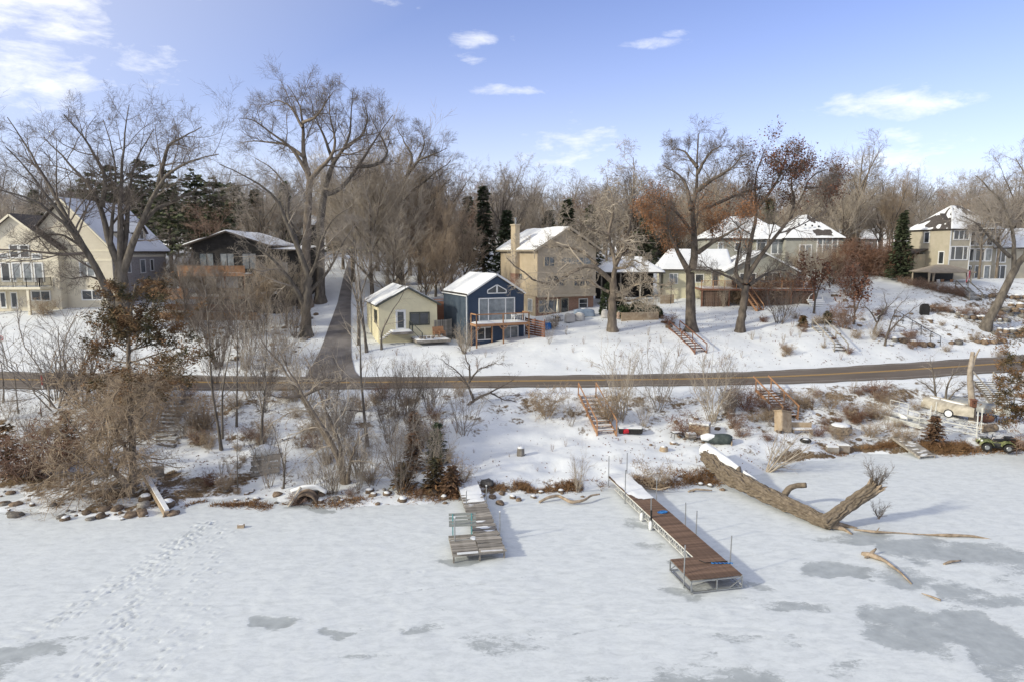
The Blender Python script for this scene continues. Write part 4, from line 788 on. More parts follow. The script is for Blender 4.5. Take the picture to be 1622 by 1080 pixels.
window(h, f2, 9.3, 2.2, 10.8, 4.0, (1, 1), fr=.14); window(h, f2, 9.3, -.5, 11.0, 1.6, (1, 1), fr=.14); window(h, fl_, 3.6, 5.0, 4.4, 6.4, fr=.13); window(h, fl_, 4.4, 1.8, 5.1, 3.4, fr=.13); window(h, fl_, .8, 2.0, 1.6, 3.6, fr=.13)
for x in (-.02, 3.3): MB().box(x, -.05, -3, x + .16, -.002, 6.8).build('corner_board', M_WHITE, h)
MB().box(-2.0, 4.0, -1, -.05, 7.0, 3.3).build('porch', M_SAGE, h); MB().slab([(-2.4, 3.6, 3.4), (-.04, 3.6, 4.1), (-.04, 7.3, 4.1), (-2.4, 7.3, 3.4)], .14).build('porch_roof', M_SHING, h)
t = atD(1470, 446, 91.5, 'gazebo', 'tan roofed gazebo with gathered curtains in front of the right house', 'gazebo', R(4)); gy_ = 3.4; M_CANV = mat('tan gazebo canvas', (.26, .22, .17), (.33, .28, .22), 2, .8)
for x in (.1, 6.0):
    for y in (0, gy_): MB().bar((x, y, -.3), (x, y, 2.15), .13).build('post', M_TANT, t)
for x in (.15, .75, 5.5): V, F = gnarly([(x, .05, .1), (x, .05, 1.1), (x, .05, 2.0)], [.14, .11, .2], 10, .15, .15, .1, int(x)); link('curtain', mesh_np('curtain', V, F, M_CANV, True), t)
c = [(-.3, -.4, 2.1), (6.4, -.4, 2.1), (6.4, gy_ + .4, 2.1), (-.3, gy_ + .4, 2.1)]; r0, r1 = (2.0, gy_ / 2, 3.0), (4.1, gy_ / 2, 3.0)
for q in ((c[0], c[1], r1, r0), (c[2], c[3], r0, r1)): MB().slab(q, .06).build('roof_panel', M_CANV, t)
for q in ((c[1], c[2], r1), (c[3], c[0], r0)): MB().slab(q, .06).build('roof_panel', M_CANV, t)
MB().box(-.28, -.42, 1.92, 6.38, -.36, 2.1).build('valance', M_CANV, t); MB().box(.2, gy_ - .1, 0, 5.9, gy_, 1.9).build('back_screen', M_BLACK, t)
GZ = Vector(t.location)
for k, (x, y, m, lab) in enumerate(((2.2, .8, M_WHITE, 'white curved chair at the gazebo front'), (3.0, 1.2, M_ORW, 'tan wicker chair under the gazebo'), (4.0, .8, M_ORW, 'second tan wicker chair under the gazebo, right of the first'))):
    t = thing('chair', lab, 'chair', GZ + Vector((x, y, .05)), .5); MB().box(-.35, -.3, .3, .35, .35, .45).build('seat', m, t); MB().box(-.35, .28, .45, .35, .36, 1.0).build('backrest', m, t)
t = atD(1530, 452, 91, 'flag', 'striped red flag hanging on a leaning pole by the gazebo steps', 'flag'); MB().bar((0, 0, -.3), (.55, -.1, 2.6), .05).build('pole', M_BLACK, t)
V = [(-.05 + .42 * a + .55 * (z / 2.9) - .15 * (1 - b) * 1.0, -.12 + .06 * math.sin(b * 7 + a * 3), z) for a in (0, 1) for b, z in [(i / 8, .8 + 1.4 * i / 8) for i in range(9)]]
for k in range(4):
    m_ = (mat('flag red', (.50, .05, .07), (.42, .04, .06), 4, .7), mat('flag white', (.62, .58, .56), (.55, .5, .5), 4, .7))[k % 2]; q = MB()
    for i in range(8):
        z0, z1 = .7 + 1.5 * i / 8, .7 + 1.5 * (i + 1) / 8; f_ = lambda s, z: (.1 + .17 * z - s * .45, -.14 + .07 * math.sin(z * 4 + s * 5), z - s * .45); a, b = k / 4, (k + 1) / 4; q.add([f_(a, z0), f_(b, z0), f_(b, z1), f_(a, z1)], [(0, 1, 2, 3)])
    q.build('stripe', m_, t)
t = thing('standing_stone', 'dark upright slab standing alone in the snow on the right slope', 'standing stone', G(1464, 498)); arc = [(-.52, -.4), (.52, -.4), (.55, .8)] + [(.55 * math.cos(a), .8 + .5 * math.sin(a)) for a in np.linspace(.2, 2.94, 9)] + [(-.55, .8)]; MB().prism(arc, -.18, .18).build('slab', M_RUBBER, t)
t = thing('handrail', 'thin metal handrail running down the right slope', 'handrail', G(1490, 549)); A_, B_ = G(1416, 506), G(1489, 549)
for k in range(6): p = A_ + (B_ - A_) * k / 5; p.z = gz(p.x, p.y); WB(t).bar(p, p + Vector((0, 0, 1.15)), .05).build('post', M_GREYM_ if False else M_BLACK, t)
ps = [A_ + (B_ - A_) * k / 5 for k in range(6)]
for p in ps: p.z = gz(p.x, p.y) + 1.15
for a, b in zip(ps[:-1], ps[1:]): WB(t).bar(a, b, .05).build('rail', M_BLACK, t)
t = thing('garden_steps', 'white snowy garden steps and arch beside the deck bushes', 'steps', G(1302, 488), .1)
for k in range(5): MB().box(-1.1, k * .4, k * .22 - .1, 1.1, k * .4 + .4, k * .22 + .06).build('step', M_SNOW, t)
MB().tube([(1.0 * math.cos(a), 1.6, .9 + .9 * math.sin(a)) for a in np.linspace(0, 3.14, 10)], .05, 6).build('arch', M_WHITE, t)
# gutters and downpipes along the eaves that show
def gutter(h, a, b, z0, m):
    MB().bar(a, b, .13, .11).build('gutter', m, h); e = Vector(a); MB().bar(e + Vector((0, 0, -.05)), (e.x, e.y, z0), .08).build('downpipe', m, h)
for hh, a, b, z0, m in ((NAVY, (-.2, .05, 4.98), (-.2, 8, 4.98), 0, M_WHITE), (BEI, (-.68, -.9, 8.2), (-.68, 11.3, 8.2), 7.2, M_TANT), (BEI, (9.38, -.9, 8.2), (9.38, 11.3, 8.2), 7.4, M_TANT)): gutter(hh, a, b, z0, m)
# distant houses glimpsed through the trees
for u, v, D, w, hh, lab, sd in ((560, 398, 170, 13, 4, 'far white house seen through the bare trunks above the side road', 1), (700, 404, 150, 12, 3.2, 'far low house with snowy roof above the navy cabin', 2), (1085, 385, 150, 15, 5.5, 'far house with snowy roof behind the oak leaves', 3), (1345, 398, 150, 12, 3, 'far low snowy roof left of the dark spruce', 4), (845, 410, 160, 10, 3, 'far small house behind the beige house', 5), (20, 395, 135, 14, 5, 'far brown roofed house at the left edge', 6), (440, 400, 150, 16, 6.5, 'far dark house roof above the near black house', 7)):
    p = P(u, v, D); p.z = gz(p.x, p.y); t = thing('house', lab, 'house', p, R(6 * (sd % 3 - 1))); m = (M_GREYS, M_PALEY, M_SAGE, M_DARKS)[sd % 4]
    MB().box(-w / 2, 0, -1, w / 2, 8, hh).build('wall', m, t); roof_slope(t, [(-w / 2 - .4, -.5, hh), (w / 2 + .4, -.5, hh), (w / 2 + .4, 4, hh + 2.2), (-w / 2 - .4, 4, hh + 2.2)], seed=40 + sd, snow=.15, amp=.1)
    for k in range(3): window(t, Face('front', 0), -w / 2 + 1.2 + k * w / 3, hh - 2, -w / 2 + 2.8 + k * w / 3, hh - .7, (1, 1), fr=.12)
# no parking sign on the lawn at the left edge
t = thing('sign', 'square white no parking sign on a post at the left lawn edge', 'sign', G(7, 585)); M_SIGNR = mat('sign red', (.45, .03, .03), (.42, .03, .03), 3, .5)
MB().bar((0, 0, 0), (0, 0, 3.4), .07).build('post', M_STEEL, t); s_ = MB().box(-.32, -.06, 2.75, .32, -.03, 3.4).build('sign_plate', M_WHITE, t); MB().tube([(.21 * math.cos(a), -.065, 3.1 + .21 * math.sin(a)) for a in np.linspace(0, 6.2832, 20)], .03, 6, False).build('ring', M_SIGNR, s_); MB().bar((-.15, -.068, 3.25), (.15, -.068, 2.95), .05, .02).build('slash', M_SIGNR, s_); MB().bar((-.07, -.064, 2.98), (-.07, -.064, 3.22), .045, .012).bar((-.07, -.064, 3.2), (.05, -.064, 3.2), .012, .045).bar((.06, -.064, 3.1), (.06, -.064, 3.2), .045, .012).bar((-.07, -.064, 3.1), (.05, -.064, 3.1), .012, .045).build('letter', M_BLACK, s_)
t = thing('marker_post', 'short red and white marker post at the near road edge', 'marker post', G(68, 616)); MB().tube([(0, 0, .35), (0, 0, 1.25)], .07, 10).build('post', M_SIGNR, t); MB().tube([(0, 0, -.1), (0, 0, .35)], .065, 10).build('base', M_WHITE, t)
# ---- long brown dock
dk = thing('dock', 'long brown plank dock with white truss frame and wide end platform', 'dock', (6.83, 42.75, 0), .2045)
pm = MB().box(-.65, -.066, -.02, .65, .066, .02).mesh('plank', M_DECK); pw = MB().box(-1.25, -.066, -.02, 1.25, .066, .02).mesh('plank', M_DECK)
y = -.1
while y > -14.15:
    wide = y < -12.05
    o = link('plank', pw if wide else pm, dk, loc=(-.6 if wide else 0, y, .66 + random.uniform(-.004, .004))); o.rotation_euler = (random.gauss(0, .006), random.gauss(0, .003), random.gauss(0, .003)); y -= .14
f = MB()
for s in (-1, 1):
    e = -14.2 if s > 0 else -12.0
    f.bar((s * .62, 0, .60), (s * .62, e, .60), .05, .07); f.bar((s * .62, -1.2, .22), (s * .62, e, .22), .04)
    for k in range(1, 17):
        yy = -1.2 - k * .68
        if yy - .68 < e: break
        f.bar((s * .62, yy, .22), (s * .62, yy - .34, .58), .025); f.bar((s * .62, yy - .34, .58), (s * .62, yy - .68, .22), .025); f.bar((s * .62, yy, .2), (s * .62, yy, .6), .03)
for k in range(9): f.bar((-.6, -.8 - k * 1.5, .57), (.6, -.8 - k * 1.5, .57), .05)
f.build('truss_frame', M_PALEW, dk)
f = MB()
for z in (.60, .10):
    f.bar((-1.83, -12.02, z), (-1.83, -14.2, z), .05); f.bar((.63, -12.02, z), (.63, -14.2, z), .05); f.bar((-1.83, -14.2, z), (.63, -14.2, z), .05); f.bar((-1.83, -12.02, z), (-.65, -12.02, z), .05)
for x, yy in ((-1.83, -12.02), (-1.83, -14.2), (.63, -14.2), (-.6, -14.2), (.63, -12.02), (-.6, -12.02)): f.bar((x, yy, .08), (x, yy, .6), .05)
f.bar((.63, -14.2, .55), (.0, -14.2, .12), .035); f.bar((-.6, -14.2, .55), (-1.0, -13.3, .12), .03); f.bar((-1.83, -12.02, .12), (-1.2, -12.02, .58), .03)
f.build('platform_frame', M_STEEL, dk)
for x, yy, z0, z1 in ((-.69, -.3, .1, 2.1), (.7, .1, .1, 2.1), (-.69, -3.2, 0, 2.1), (.7, -4.6, .2, 2.0), (.7, -8.4, .2, 1.9), (.7, -9.6, .2, 1.9), (-.69, -7.1, 0, 1.75), (-1.9, -13.6, -.05, 2.05), (.7, -13.0, .2, 2.0)):
    MB().tube([(x, yy, z0), (x + random.gauss(0, .02), yy, z1)], .028, 8).build('pipe_post', M_STEEL, dk)
sn = MB(); xs_ = np.linspace(-.63, .63, 8); ys_ = np.linspace(.1, -4.4, 24)
hh = lambda x, y: .685 + max(-.02, (.10 if y > -2.6 else .10 - (-2.6 - y) * .055) + .06 * float(vnoise(x * 2, y * 2, 1, 3)) - (.05 if x < -.3 and y < -1.4 else 0))
sn.add([(x, y, hh(x, y)) for y in ys_ for x in xs_], [(j * 8 + i, (j + 1) * 8 + i, (j + 1) * 8 + i + 1, j * 8 + i + 1) for j in range(23) for i in range(7)]); sn.build('snow_cover', M_SNOW, dk, smooth=True)
dw = lambda x, y, z=0: dk.matrix_basis @ Vector((x, y, z))
dk.matrix_basis  # location and turn are set above
def dwp(x, y, z): c, s = math.cos(.2045), math.sin(.2045); return Vector((6.83 + c * x - s * y, 42.75 + s * x + c * y, z))
for i, (yy, lab) in enumerate(((-6.0, 'white boat fender hanging from the brown dock, nearer the shore'), (-7.25, 'white boat fender hanging beside the black wrapped dock post'))):
    p = dwp(-.78, yy, 0); t = thing('boat_fender', lab, 'fender', p)
    MB().tube([(0, 0, .02), (0, 0, .07), (0, 0, .16), (0, 0, .42), (0, 0, .50), (0, 0, .54)], [.03, .09, .11, .11, .06, .03], 12).build('fender_body', M_WHITE, t, smooth=True)
    MB().tube([(0, 0, .53), (.06, .0, .69)], .012, 6).build('rope', M_BLACK, t)
for (x, yy, n), lab in (((.1, -6.6, 5), 'blue rope coil lying on the planks midway along the brown dock'), ((.35, -13.0, 4), 'blue strap folded against the post at the end of the brown dock')):
    p = dwp(x, yy, .685); pts = [(.22 * math.cos(k * .9) + .05 * k / n, .13 * math.sin(k * .9), .012 + .004 * k) for k in range(n * 4)] if n == 5 else [(-.55 + .09 * k, .03 * (-1) ** k, .02) for k in range(12)]
    o = MB().tube(pts, .028, 6).build('rope', M_BLUE, None, lab, cat='rope'); o.location = p
o = MB().tube([(-.1, .0, .02), (.1, -.28, .02), (.6, -.2, .02), (1.2, -.1, .02)], .018, 6).build('cable', M_BLACK, None, 'black cable lying across the end platform of the brown dock', cat='cable'); o.location = dwp(-.5, -12.5, .685)
o = MB().tube([(0, 0, 0), (0, 0, .55)], .05, 8).build('pole_wrap', M_RUBBER, dk); o.location = (-.69, -7.1, .55)

# ---- old grey dock and its bench
od = thing('dock', 'old weathered grey plank dock with a bench and snowy shore end', 'dock', (-2.77, 41.3, 0), .19)
y = 0.0; k = 0
while y > -9.6:
    w = random.choice((.14, .15, .20, .17)); wide = random.uniform(-.04, .06); z = .50 + random.uniform(-.02, .02)
    me = MB().box(-.64 - wide, -w / 2 + .014, -.02, .64 + wide, w / 2 - .014, .02).mesh('plank', M_GREYW)
    o = link('plank', me, od, loc=(0, y - w / 2, z)); o.rotation_euler = (random.gauss(0, .05), random.gauss(0, .022), random.gauss(0, .03)); y -= w
    if y < -7.45 and y > -9.55:
        me = MB().box(-.64, -w / 2 + .004, -.02, .64, w / 2 - .004, .02).mesh('plank', M_GREYW); o = link('plank', me, od, loc=(-1.32, y - w / 2 + .02, z - .01)); o.rotation_euler.z = random.gauss(0, .01)
f = MB()
for x in (-.6, .6, -1.93): f.bar((x, 0 if x > -1 else -7.5, .42), (x, -9.55, .42), .06, .12)
for x in (-1.9, -.62, .6): f.bar((x, -9.5, -.05), (x, -9.5, .5), .08)
f.bar((-1.95, -9.6, .42), (.62, -9.6, .42), .05, .14)
for yy in (-2, -4.5, -7): f.bar((-.6, yy, .42), (.6, yy, .42), .06, .1)
f.build('dock_frame', M_GREYW, od)
f = MB(); f.bar((-1.75, -9.66, .52), (-.72, -9.66, .52), .09, .07); f.bar((-.58, -9.66, .53), (.5, -9.66, .50), .09, .07); f.build('bumper_strip', M_WHITE, od)
for x, yy, z1 in ((-.5, -3.3, 1.35), (.7, -3.1, 1.5), (.72, -7.6, 1.65), (-1.7, -8.2, 1.75)):
    q = MB().tube([(x, yy, -.05), (x, yy, z1)], .03, 8).build('pipe_post', M_STEEL, od); MB().tube([(x, yy, z1), (x, yy, z1 + .05)], .05, 8).build('post_cap', M_WHITE, q)
sn = MB(); ys_ = np.linspace(.6, -3.6, 26)
hh = lambda x, y: .50 + max(-.01, (.11 if y > -1.5 else .06) + .10 * float(vnoise(x * 2, y * 2.5, 1, 6)) - (.06 if abs(y + 1.75) < .1 or y < -2.9 or (x < -.35 and y < -1.2) else 0))
sn.add([(x, y, hh(x, y)) for y in ys_ for x in xs_], [(j * 8 + i, (j + 1) * 8 + i, (j + 1) * 8 + i + 1, j * 8 + i + 1) for j in range(25) for i in range(7)])
for cx, cy, rx, ry in ((.05, -6.7, .42, .22), (-.1, -5.9, .3, .12), (-.75, -8.0, .15, .25), (.2, -7.2, .3, .1)):
    o_ = len(sn.v); sn.v += [(cx + rx * math.cos(a) * (1 + .3 * math.sin(3 * a + cx)), cy + ry * math.sin(a), .524) for a in np.linspace(0, 6.28, 15)[:-1]]; sn.v.append((cx, cy, .545)); sn.f += [(o_ + i, o_ + (i + 1) % 14, o_ + 14) for i in range(14)]
sn.build('snow_cover', M_SNOW, od, smooth=True)
def odp(x, y, z): c, s = math.cos(.19), math.sin(.19); return Vector((-2.77 + c * x - s * y, 41.3 + s * x + c * y, z))
bn = thing('bench', 'grey slatted bench with teal legs standing on the old dock', 'bench', odp(-1.2, -7.45, .52), .10)
for k in range(4): link('back_slat', MB().bar((-.72, .0, 0), (.68, .0, 0), .035, .13, (0, .15, 1)).mesh('back_slat', M_BENCH), bn, loc=(0, .03 * k, .52 + k * .18))
for k in range(2): link('seat_slat', MB().box(-.7, -.09, -.02, .66, .09, .02).mesh('seat_slat', M_BENCH), bn, loc=(0, .16 + k * .2, .43))
for x in (-.52, .45):
    MB().bar((x, .0, 0), (x, .07, 1.1), .06).bar((x, .42, -.45), (x, .42, .42), .05).bar((x, .02, .40), (x, .44, .40), .05).build('leg', M_TEAL, bn)

# ---- fallen cottonwood on the ice
fl = thing('fallen_tree', 'huge fallen tree trunk with furrowed bark lying on the ice', 'fallen tree', (17.2, 35.6, 0))
o_ = np.array(fl.location)
b0, b1, b2, b3 = PZ(1120, 722, 1.15), PZ(1150, 752, .78), PZ(1228, 790, .55), PZ(1312, 828, .38)
V, F = gnarly([b0, b1, b2, b3], [.49, .51, .43, .32], 120, .05, .08, .34, 1); link('trunk', mesh_np('trunk', V - o_, F, M_BARK), fl)
l0, l1, l2 = PZ(1306, 829, .35), P(1345, 800, 35.9), P(1384, 772, 36.1)
V, F = gnarly([l0, l1, l2], [.36, .34, .33], 80, .05, .06, .36, 2); limb = link('broken_limb', mesh_np('broken_limb', V - o_, F, M_BARK), fl)
pr = []
for k in range(13):
    a = k * .9; d = Vector((.75, .12, .66)) + Vector((math.cos(a) * .5, math.sin(a) * .5, math.sin(a * 1.7) * .45)); s = l2 + Vector((math.cos(a) * .17, math.sin(a) * .2, math.sin(a) * .17)) - Vector((.1, 0, .1))
    pr.append(gnarly([s, s + d.normalized() * .25, s + d.normalized() * random.uniform(.4, .8)], [.14, .10, .015], 7, .08, .2, 0, k))
V, F = merge(pr); link('splintered_end', mesh_np('splintered_end', V - o_, F, M_DRIFT), limb)
pr = [gnarly([P(1243, 782, 38.9), P(1250, 772, 38.9), P(1262, 768, 38.9), P(1277, 768, 38.6)], [.2, .17, .17, .16], 14, .06, .12, .08, 3), gnarly([PZ(1168, 752, .9), PZ(1170, 744, 1.2), PZ(1172, 739, 1.32)], [.2, .17, .08], 12, .06, .2, .1, 6)]
for V, F in pr: link('branch_stub', mesh_np('branch_stub', V - o_, F, M_BARK), fl)
pr = [gnarly([PZ(1318, 832, .2), PZ(1338, 838, .08), PZ(1350, 846, .0)], [.16, .09, .04], 10, .08, .2, 0, 8), gnarly([PZ(1320, 828, .25), PZ(1340, 832, .12), PZ(1358, 836, .02)], [.16, .1, .04], 10, .08, .2, 0, 9)]
V, F = merge(pr); link('root', mesh_np('root', V - o_, F, M_DRIFT), fl)
g = [PZ(1118, 712, 1.35), PZ(1150, 730, 1.40), PZ(1180, 749, 1.0), PZ(1200, 760, .86)]
V, F = gnarly(g, [.50, .30, .12, .04], 18, .12, .06, 0, 4); V[:, 2] = np.where(V[:, 2] > 0, V[:, 2], V[:, 2]); link('snow_cover', mesh_np('snow_cover', V - o_, F, M_SNOW, True), fl)

def drift(name, lab, pts, rad, cat, extra=(), m=None, n=8, seg=.1):
    V, F = merge([gnarly(pts, rad, n, seg, .18, 0, len(lab))] + [gnarly(p, r, 6, seg, .2, 0, 3) for p, r in extra]); o = np.array(pts[0]); ob = link(name, mesh_np(name, V - o, F, m or M_DRIFT, True), None, lab, cat); ob.location = o; return ob
zz = lambda u, v, z=.05: PZ(u, v, z)
drift('driftwood', 'long thin branch frozen on the ice right of the fallen trunk', [zz(1352, 838), zz(1388, 842, .12), zz(1420, 843), zz(1460, 846), zz(1500, 847, .12), zz(1540, 848, .1), zz(1572, 854, .0)], [.04, .07, .035, .03, .09, .06, .02], 'branch', [([zz(1388, 842), zz(1393, 835, .25)], [.05, .02])])
drift('driftwood', 'curved stick with a knotted fork lying between grey ice patches', [zz(1366, 876), zz(1380, 878, .15), zz(1400, 886, .12), zz(1425, 905, .1), (zz(1444, 924, .02))], [.12, .16, .09, .06, .03], 'branch', [([zz(1378, 878), zz(1388, 868, .3)], [.12, .04]), ([zz(1380, 880), zz(1370, 882, .1)], [.1, .04])])
drift('driftwood', 'short dark stick on the ice near the right edge patches', [zz(1495, 893), zz(1505, 889, .1), zz(1522, 887, .08)], [.05, .07, .03], 'branch')
drift('driftwood', 'small stick poking out above the largest grey ice patch', [zz(1460, 939), zz(1475, 944, .08), zz(1490, 950, .06)], [.02, .05, .05], 'branch')
drift('driftwood', 'bleached wavy driftwood log below the brown grass between the docks', [zz(854, 795), zz(868, 787, .3), zz(884, 784, .3), zz(905, 795, .2), zz(925, 792, .25), zz(936, 784, .35), zz(950, 782, .35)], [.08, .09, .09, .10, .08, .07, .05], 'log')
drift('driftwood', 'short driftwood branch on the ice between brown dock and fallen tree', [zz(1090, 778, .1), zz(1102, 774, .2), zz(1128, 776, .15)], [.05, .07, .04], 'branch')
drift('driftwood', 'thin bent stick lying on the ice beside the fallen tree snow', [zz(1022, 772, .2), zz(1045, 775, .3), zz(1062, 770, .5)], [.05, .06, .04], 'branch')

# ---- stairs down the banks
stairs('stairs', 'orange wooden stairs with tall posts down the bank left of the brown dock', G(930, 628), G(961, 690), 1.45, 9, M_ORW, posts=3, rail_h=1.05)
stairs('stairs', 'red brown wooden stairs ending behind the tilted plastic cabinet', G(1209, 620), G(1251, 664), 1.35, 10, M_ORW, posts=3, rail_h=1.0, lead=.12)
stairs('stairs', 'snowy wooden stairs under the birdhouse trunk at the right', G(1556, 606), G(1588, 645), 1.6, 11, M_GREYW, posts=2, rail_h=.95)
stairs('stairs', 'dark wooden stairs on the lawn beside the tall oak with orange leaves', G(1068, 522), G(1110, 560), 1.2, 10, M_REDW, posts=3, rail_h=.9)
stairs('stairs', 'narrow slope stairs with thin rail below the brown deck bushes', G(1296, 520), G(1332, 560), 1.3, 9, M_GREYW, posts=3, rail_h=.9)
stairs('stairs', 'snowy garden steps under the flag by the gazebo', G(1523, 458), G(1545, 477), 1.7, 9, M_GREYW, posts=2, rail_h=.9)
b = thing('stone_steps', 'old sunken stone steps in the brush on the left bank', 'steps', G(262, 706))
T, B = G(275, 640), G(262, 706)
for k in range(11):
    p = B + (T - B) * (k / 10); o = MB().box(-.75, -.16, -.12, .75, .16, .07).build('step', M_ROCKG, b); o.location = p - B + Vector((random.gauss(0, .06), 0, .02)); o.rotation_euler = (0, random.gauss(0, .03), random.gauss(0, .08))
    MB().box(-.65, -.12, .075, .6, .12, .11).build('snow_cover', M_SNOW, o)

# ---- things lying about on the shore
def at(u, v, name, lab, cat, rz=0.0, dz=0.0, group=None):
    p = G(u, v); p.z += dz; return thing(name, lab, cat, p, rz, group)
t = at(825, 721, 'stump', 'cut tree stump capped with snow on the white flat between docks', 'stump')
V, F = gnarly([(0, 0, -.1), (0, 0, .15), (0, 0, .55)], [.30, .27, .25], 16, .06, .1, .06, 3); link('bark', mesh_np('bark', V, F, M_GREYW), t); MB().tube([(0, 0, .55), (0, 0, .60), (0, 0, .66)], [.24, .22, .10], 12).build('snow_cap', M_SNOW, t, smooth=True)
t = at(1052, 714, 'stump', 'low pale cut stump in the snow above the brown dock', 'stump')
V, F = gnarly([(0, 0, -.1), (0, 0, .1), (0, 0, .32)], [.33, .30, .26], 14, .06, .2, .05, 4); link('bark', mesh_np('bark', V, F, M_TAN), t); MB().tube([(-.05, 0, .32), (-.05, 0, .40)], [.2, .08], 10).build('snow_cap', M_SNOW, t, smooth=True)
o = at(382, 836, 'block', 'small brown wooden block frozen on the ice near the footprints', 'block', .1); MB().box(-.18, -.1, 0, .18, .1, .17).build('body', M_TAN, o); MB().box(-.14, -.07, .172, .12, .06, .185).build('snow_cap', M_SNOW, o)
t = at(1108, 686, 'storage_chest', 'pale storage chest with snow on its lid behind the dark boat cover', 'chest', -.45)
MB().box(-.75, -.45, 0, .75, .45, .72).build('body', M_TAN, t); MB().box(-.8, -.5, .72, .8, .5, .80).build('lid', M_GREYW, t); MB().box(-.74, -.44, .80, .74, .44, .93).build('snow_cap', M_SNOW, t)
t = at(998, 686, 'box', 'long dark box under snow beside the wooden stairs', 'box', -.05); MB().box(-.9, -.35, 0, .9, .35, .38).build('body', M_RUBBER, t); MB().box(-.88, -.33, .38, .85, .33, .50).build('snow_cap', M_SNOW, t)
t = at(990, 687, 'bucket', 'small red bucket lying in the snow by the brush pile', 'bucket', .4); MB().tube([(-.16, 0, .2), (.22, 0, .24)], [.16, .22], 12).build('shell', mat('red plastic', (.50, .02, .03), (.42, .015, .025), 3, .5), t); MB().tube([(-.16, -.1, .3), (-.3, 0, .35), (-.16, .1, .3)], .015, 6).build('handle', M_BLACK, t)
t = at(1072, 695, 'garden_table', 'small dark metal table tipped in the snow', 'table', .3); MB().box(-.45, -.3, .50, .45, .3, .53).build('table_top', M_BLACK, t); MB().box(-.35, -.22, .53, .3, .2, .57).build('snow_cap', M_SNOW, t)
for x in (-.38, .38):
    for y in (-.24, .24): MB().bar((x, y, 0), (x * .8, y * .8, .5), .03).build('leg', M_BLACK, t)
t = at(1094, 697, 'crate', 'dark slatted crate with snow in front of the storage chest', 'crate', .2)
for z in (.05, .2, .35): MB().box(-.35, -.25, z, .35, .25, z + .09).build('slat', M_GREYW, t)
MB().box(-.3, -.2, .44, .3, .2, .52).build('snow_cap', M_SNOW, t)
# covered boat on the bank
t = at(1142, 702, 'covered_boat', 'small boat under a dark green cover half buried in snow', 'boat', -.35); t.scale = (.72, .72, .62)
V, F = gnarly([(-1.9, .2, .30), (-1.2, .1, .42), (-.2, 0, .55), (.7, 0, .62), (1.0, 0, .55)], [.25, .55, .68, .66, .50], 16, .12, .10, .04, 2); V[:, 2] = np.maximum(V[:, 2], -.1); link('boat_cover', mesh_np('boat_cover', V, F, M_TARP, True), t)
V, F = gnarly([(-2.0, -.1, .55), (-1.3, -.1, .72), (-.55, -.15, .82)], [.3, .52, .25], 12, .12, .12, 0, 3); link('snow_cover', mesh_np('snow_cover', V, F, M_SNOW, True), t)
MB().box(1.0, -.4, -.05, 1.12, .4, .55).build('transom', M_TAN, t); MB().box(.9, -.22, .78, 1.25, .22, .84).build('snow_cap', M_SNOW, t)
# leaning plastic cabinet
t = at(1240, 684, 'cabinet', 'tan two door plastic cabinet tipped back against the stairs', 'cabinet', .35); t.rotation_euler = (-.28, .25, .45)
MB().box(-.55, -.35, 0, .55, .35, 1.55).build('body', M_TAN, t)
for s in (-1, 1):
    d_ = MB().box(s * .02, -.385, .08, s * .53, -.35, 1.48).build('door', M_TAN, t)
    for k in range(3): MB().box(s * (.08 + k * .15), -.40, .15, s * (.17 + k * .15), -.385, 1.4).build('door_panel', M_TAN, d_)
MB().box(-.6, -.4, 1.55, .6, .4, 1.63).build('top', M_TAN, t)
t = at(1268, 686, 'bench', 'tan board bench with snow on its shelf right of the plastic cabinet', 'bench', -.08)
MB().box(-.8, -.05, .35, .8, .05, .85).build('backrest', M_TAN, t); MB().box(-.8, -.5, .33, .8, -.06, .38).build('seat', M_TAN, t); MB().box(-.75, -.46, .38, .75, -.08, .47).build('snow_cap', M_SNOW, t)
for x in (-.7, .7): MB().box(x - .05, -.5, 0, x + .05, .03, .33).build('leg', M_TAN, t)
t = at(1276, 700, 'tyre', 'old tyre lying flat with snow in its ring', 'tyre')
MB().tube([(.3 * math.cos(a), .3 * math.sin(a), .12) for a in np.linspace(0, 6.2832, 20)], .12, 8, False).build('tread', M_RUBBER, t, smooth=True); MB().tube([(0, 0, .05), (0, 0, .18), (0, 0, .26)], [.26, .28, .12], 12).build('snow_cap', M_SNOW, t, smooth=True)
t = at(1331, 685, 'planter', 'low curved brown block wall ring with snow on top', 'planter', .1)
bl = MB().box(-.17, -.09, 0, .17, .09, .19).mesh('block', M_CONC)
for r_ in range(3):
    for k in range(14):
        a = (k + .5 * (r_ % 2)) * 6.2832 / 14; link('block', bl, t, loc=(.78 * math.cos(a), .62 * math.sin(a), r_ * .2), rz=math.atan2(.62 * math.cos(a), -.78 * math.sin(a)))
MB().tube([(0, 0, .3), (0, 0, .62), (0, 0, .72)], [.68, .70, .45], 16).build('snow_cap', M_SNOW, t, smooth=True)
for k in range(2):
    o = at(1318 + k * 17, 716 - k * 2, 'timber', ('square grey timber end', 'dark timber')[k] + ' showing in the bank right of the leaning bush', 'timber', -.1); MB().box(-.42, -.2, -.1, .42, .2, .42).build('body', (M_GREYW, M_CONC)[k], o); MB().box(-.4, -.18, .42, .4, .18, .5).build('snow_cap', M_SNOW, o)
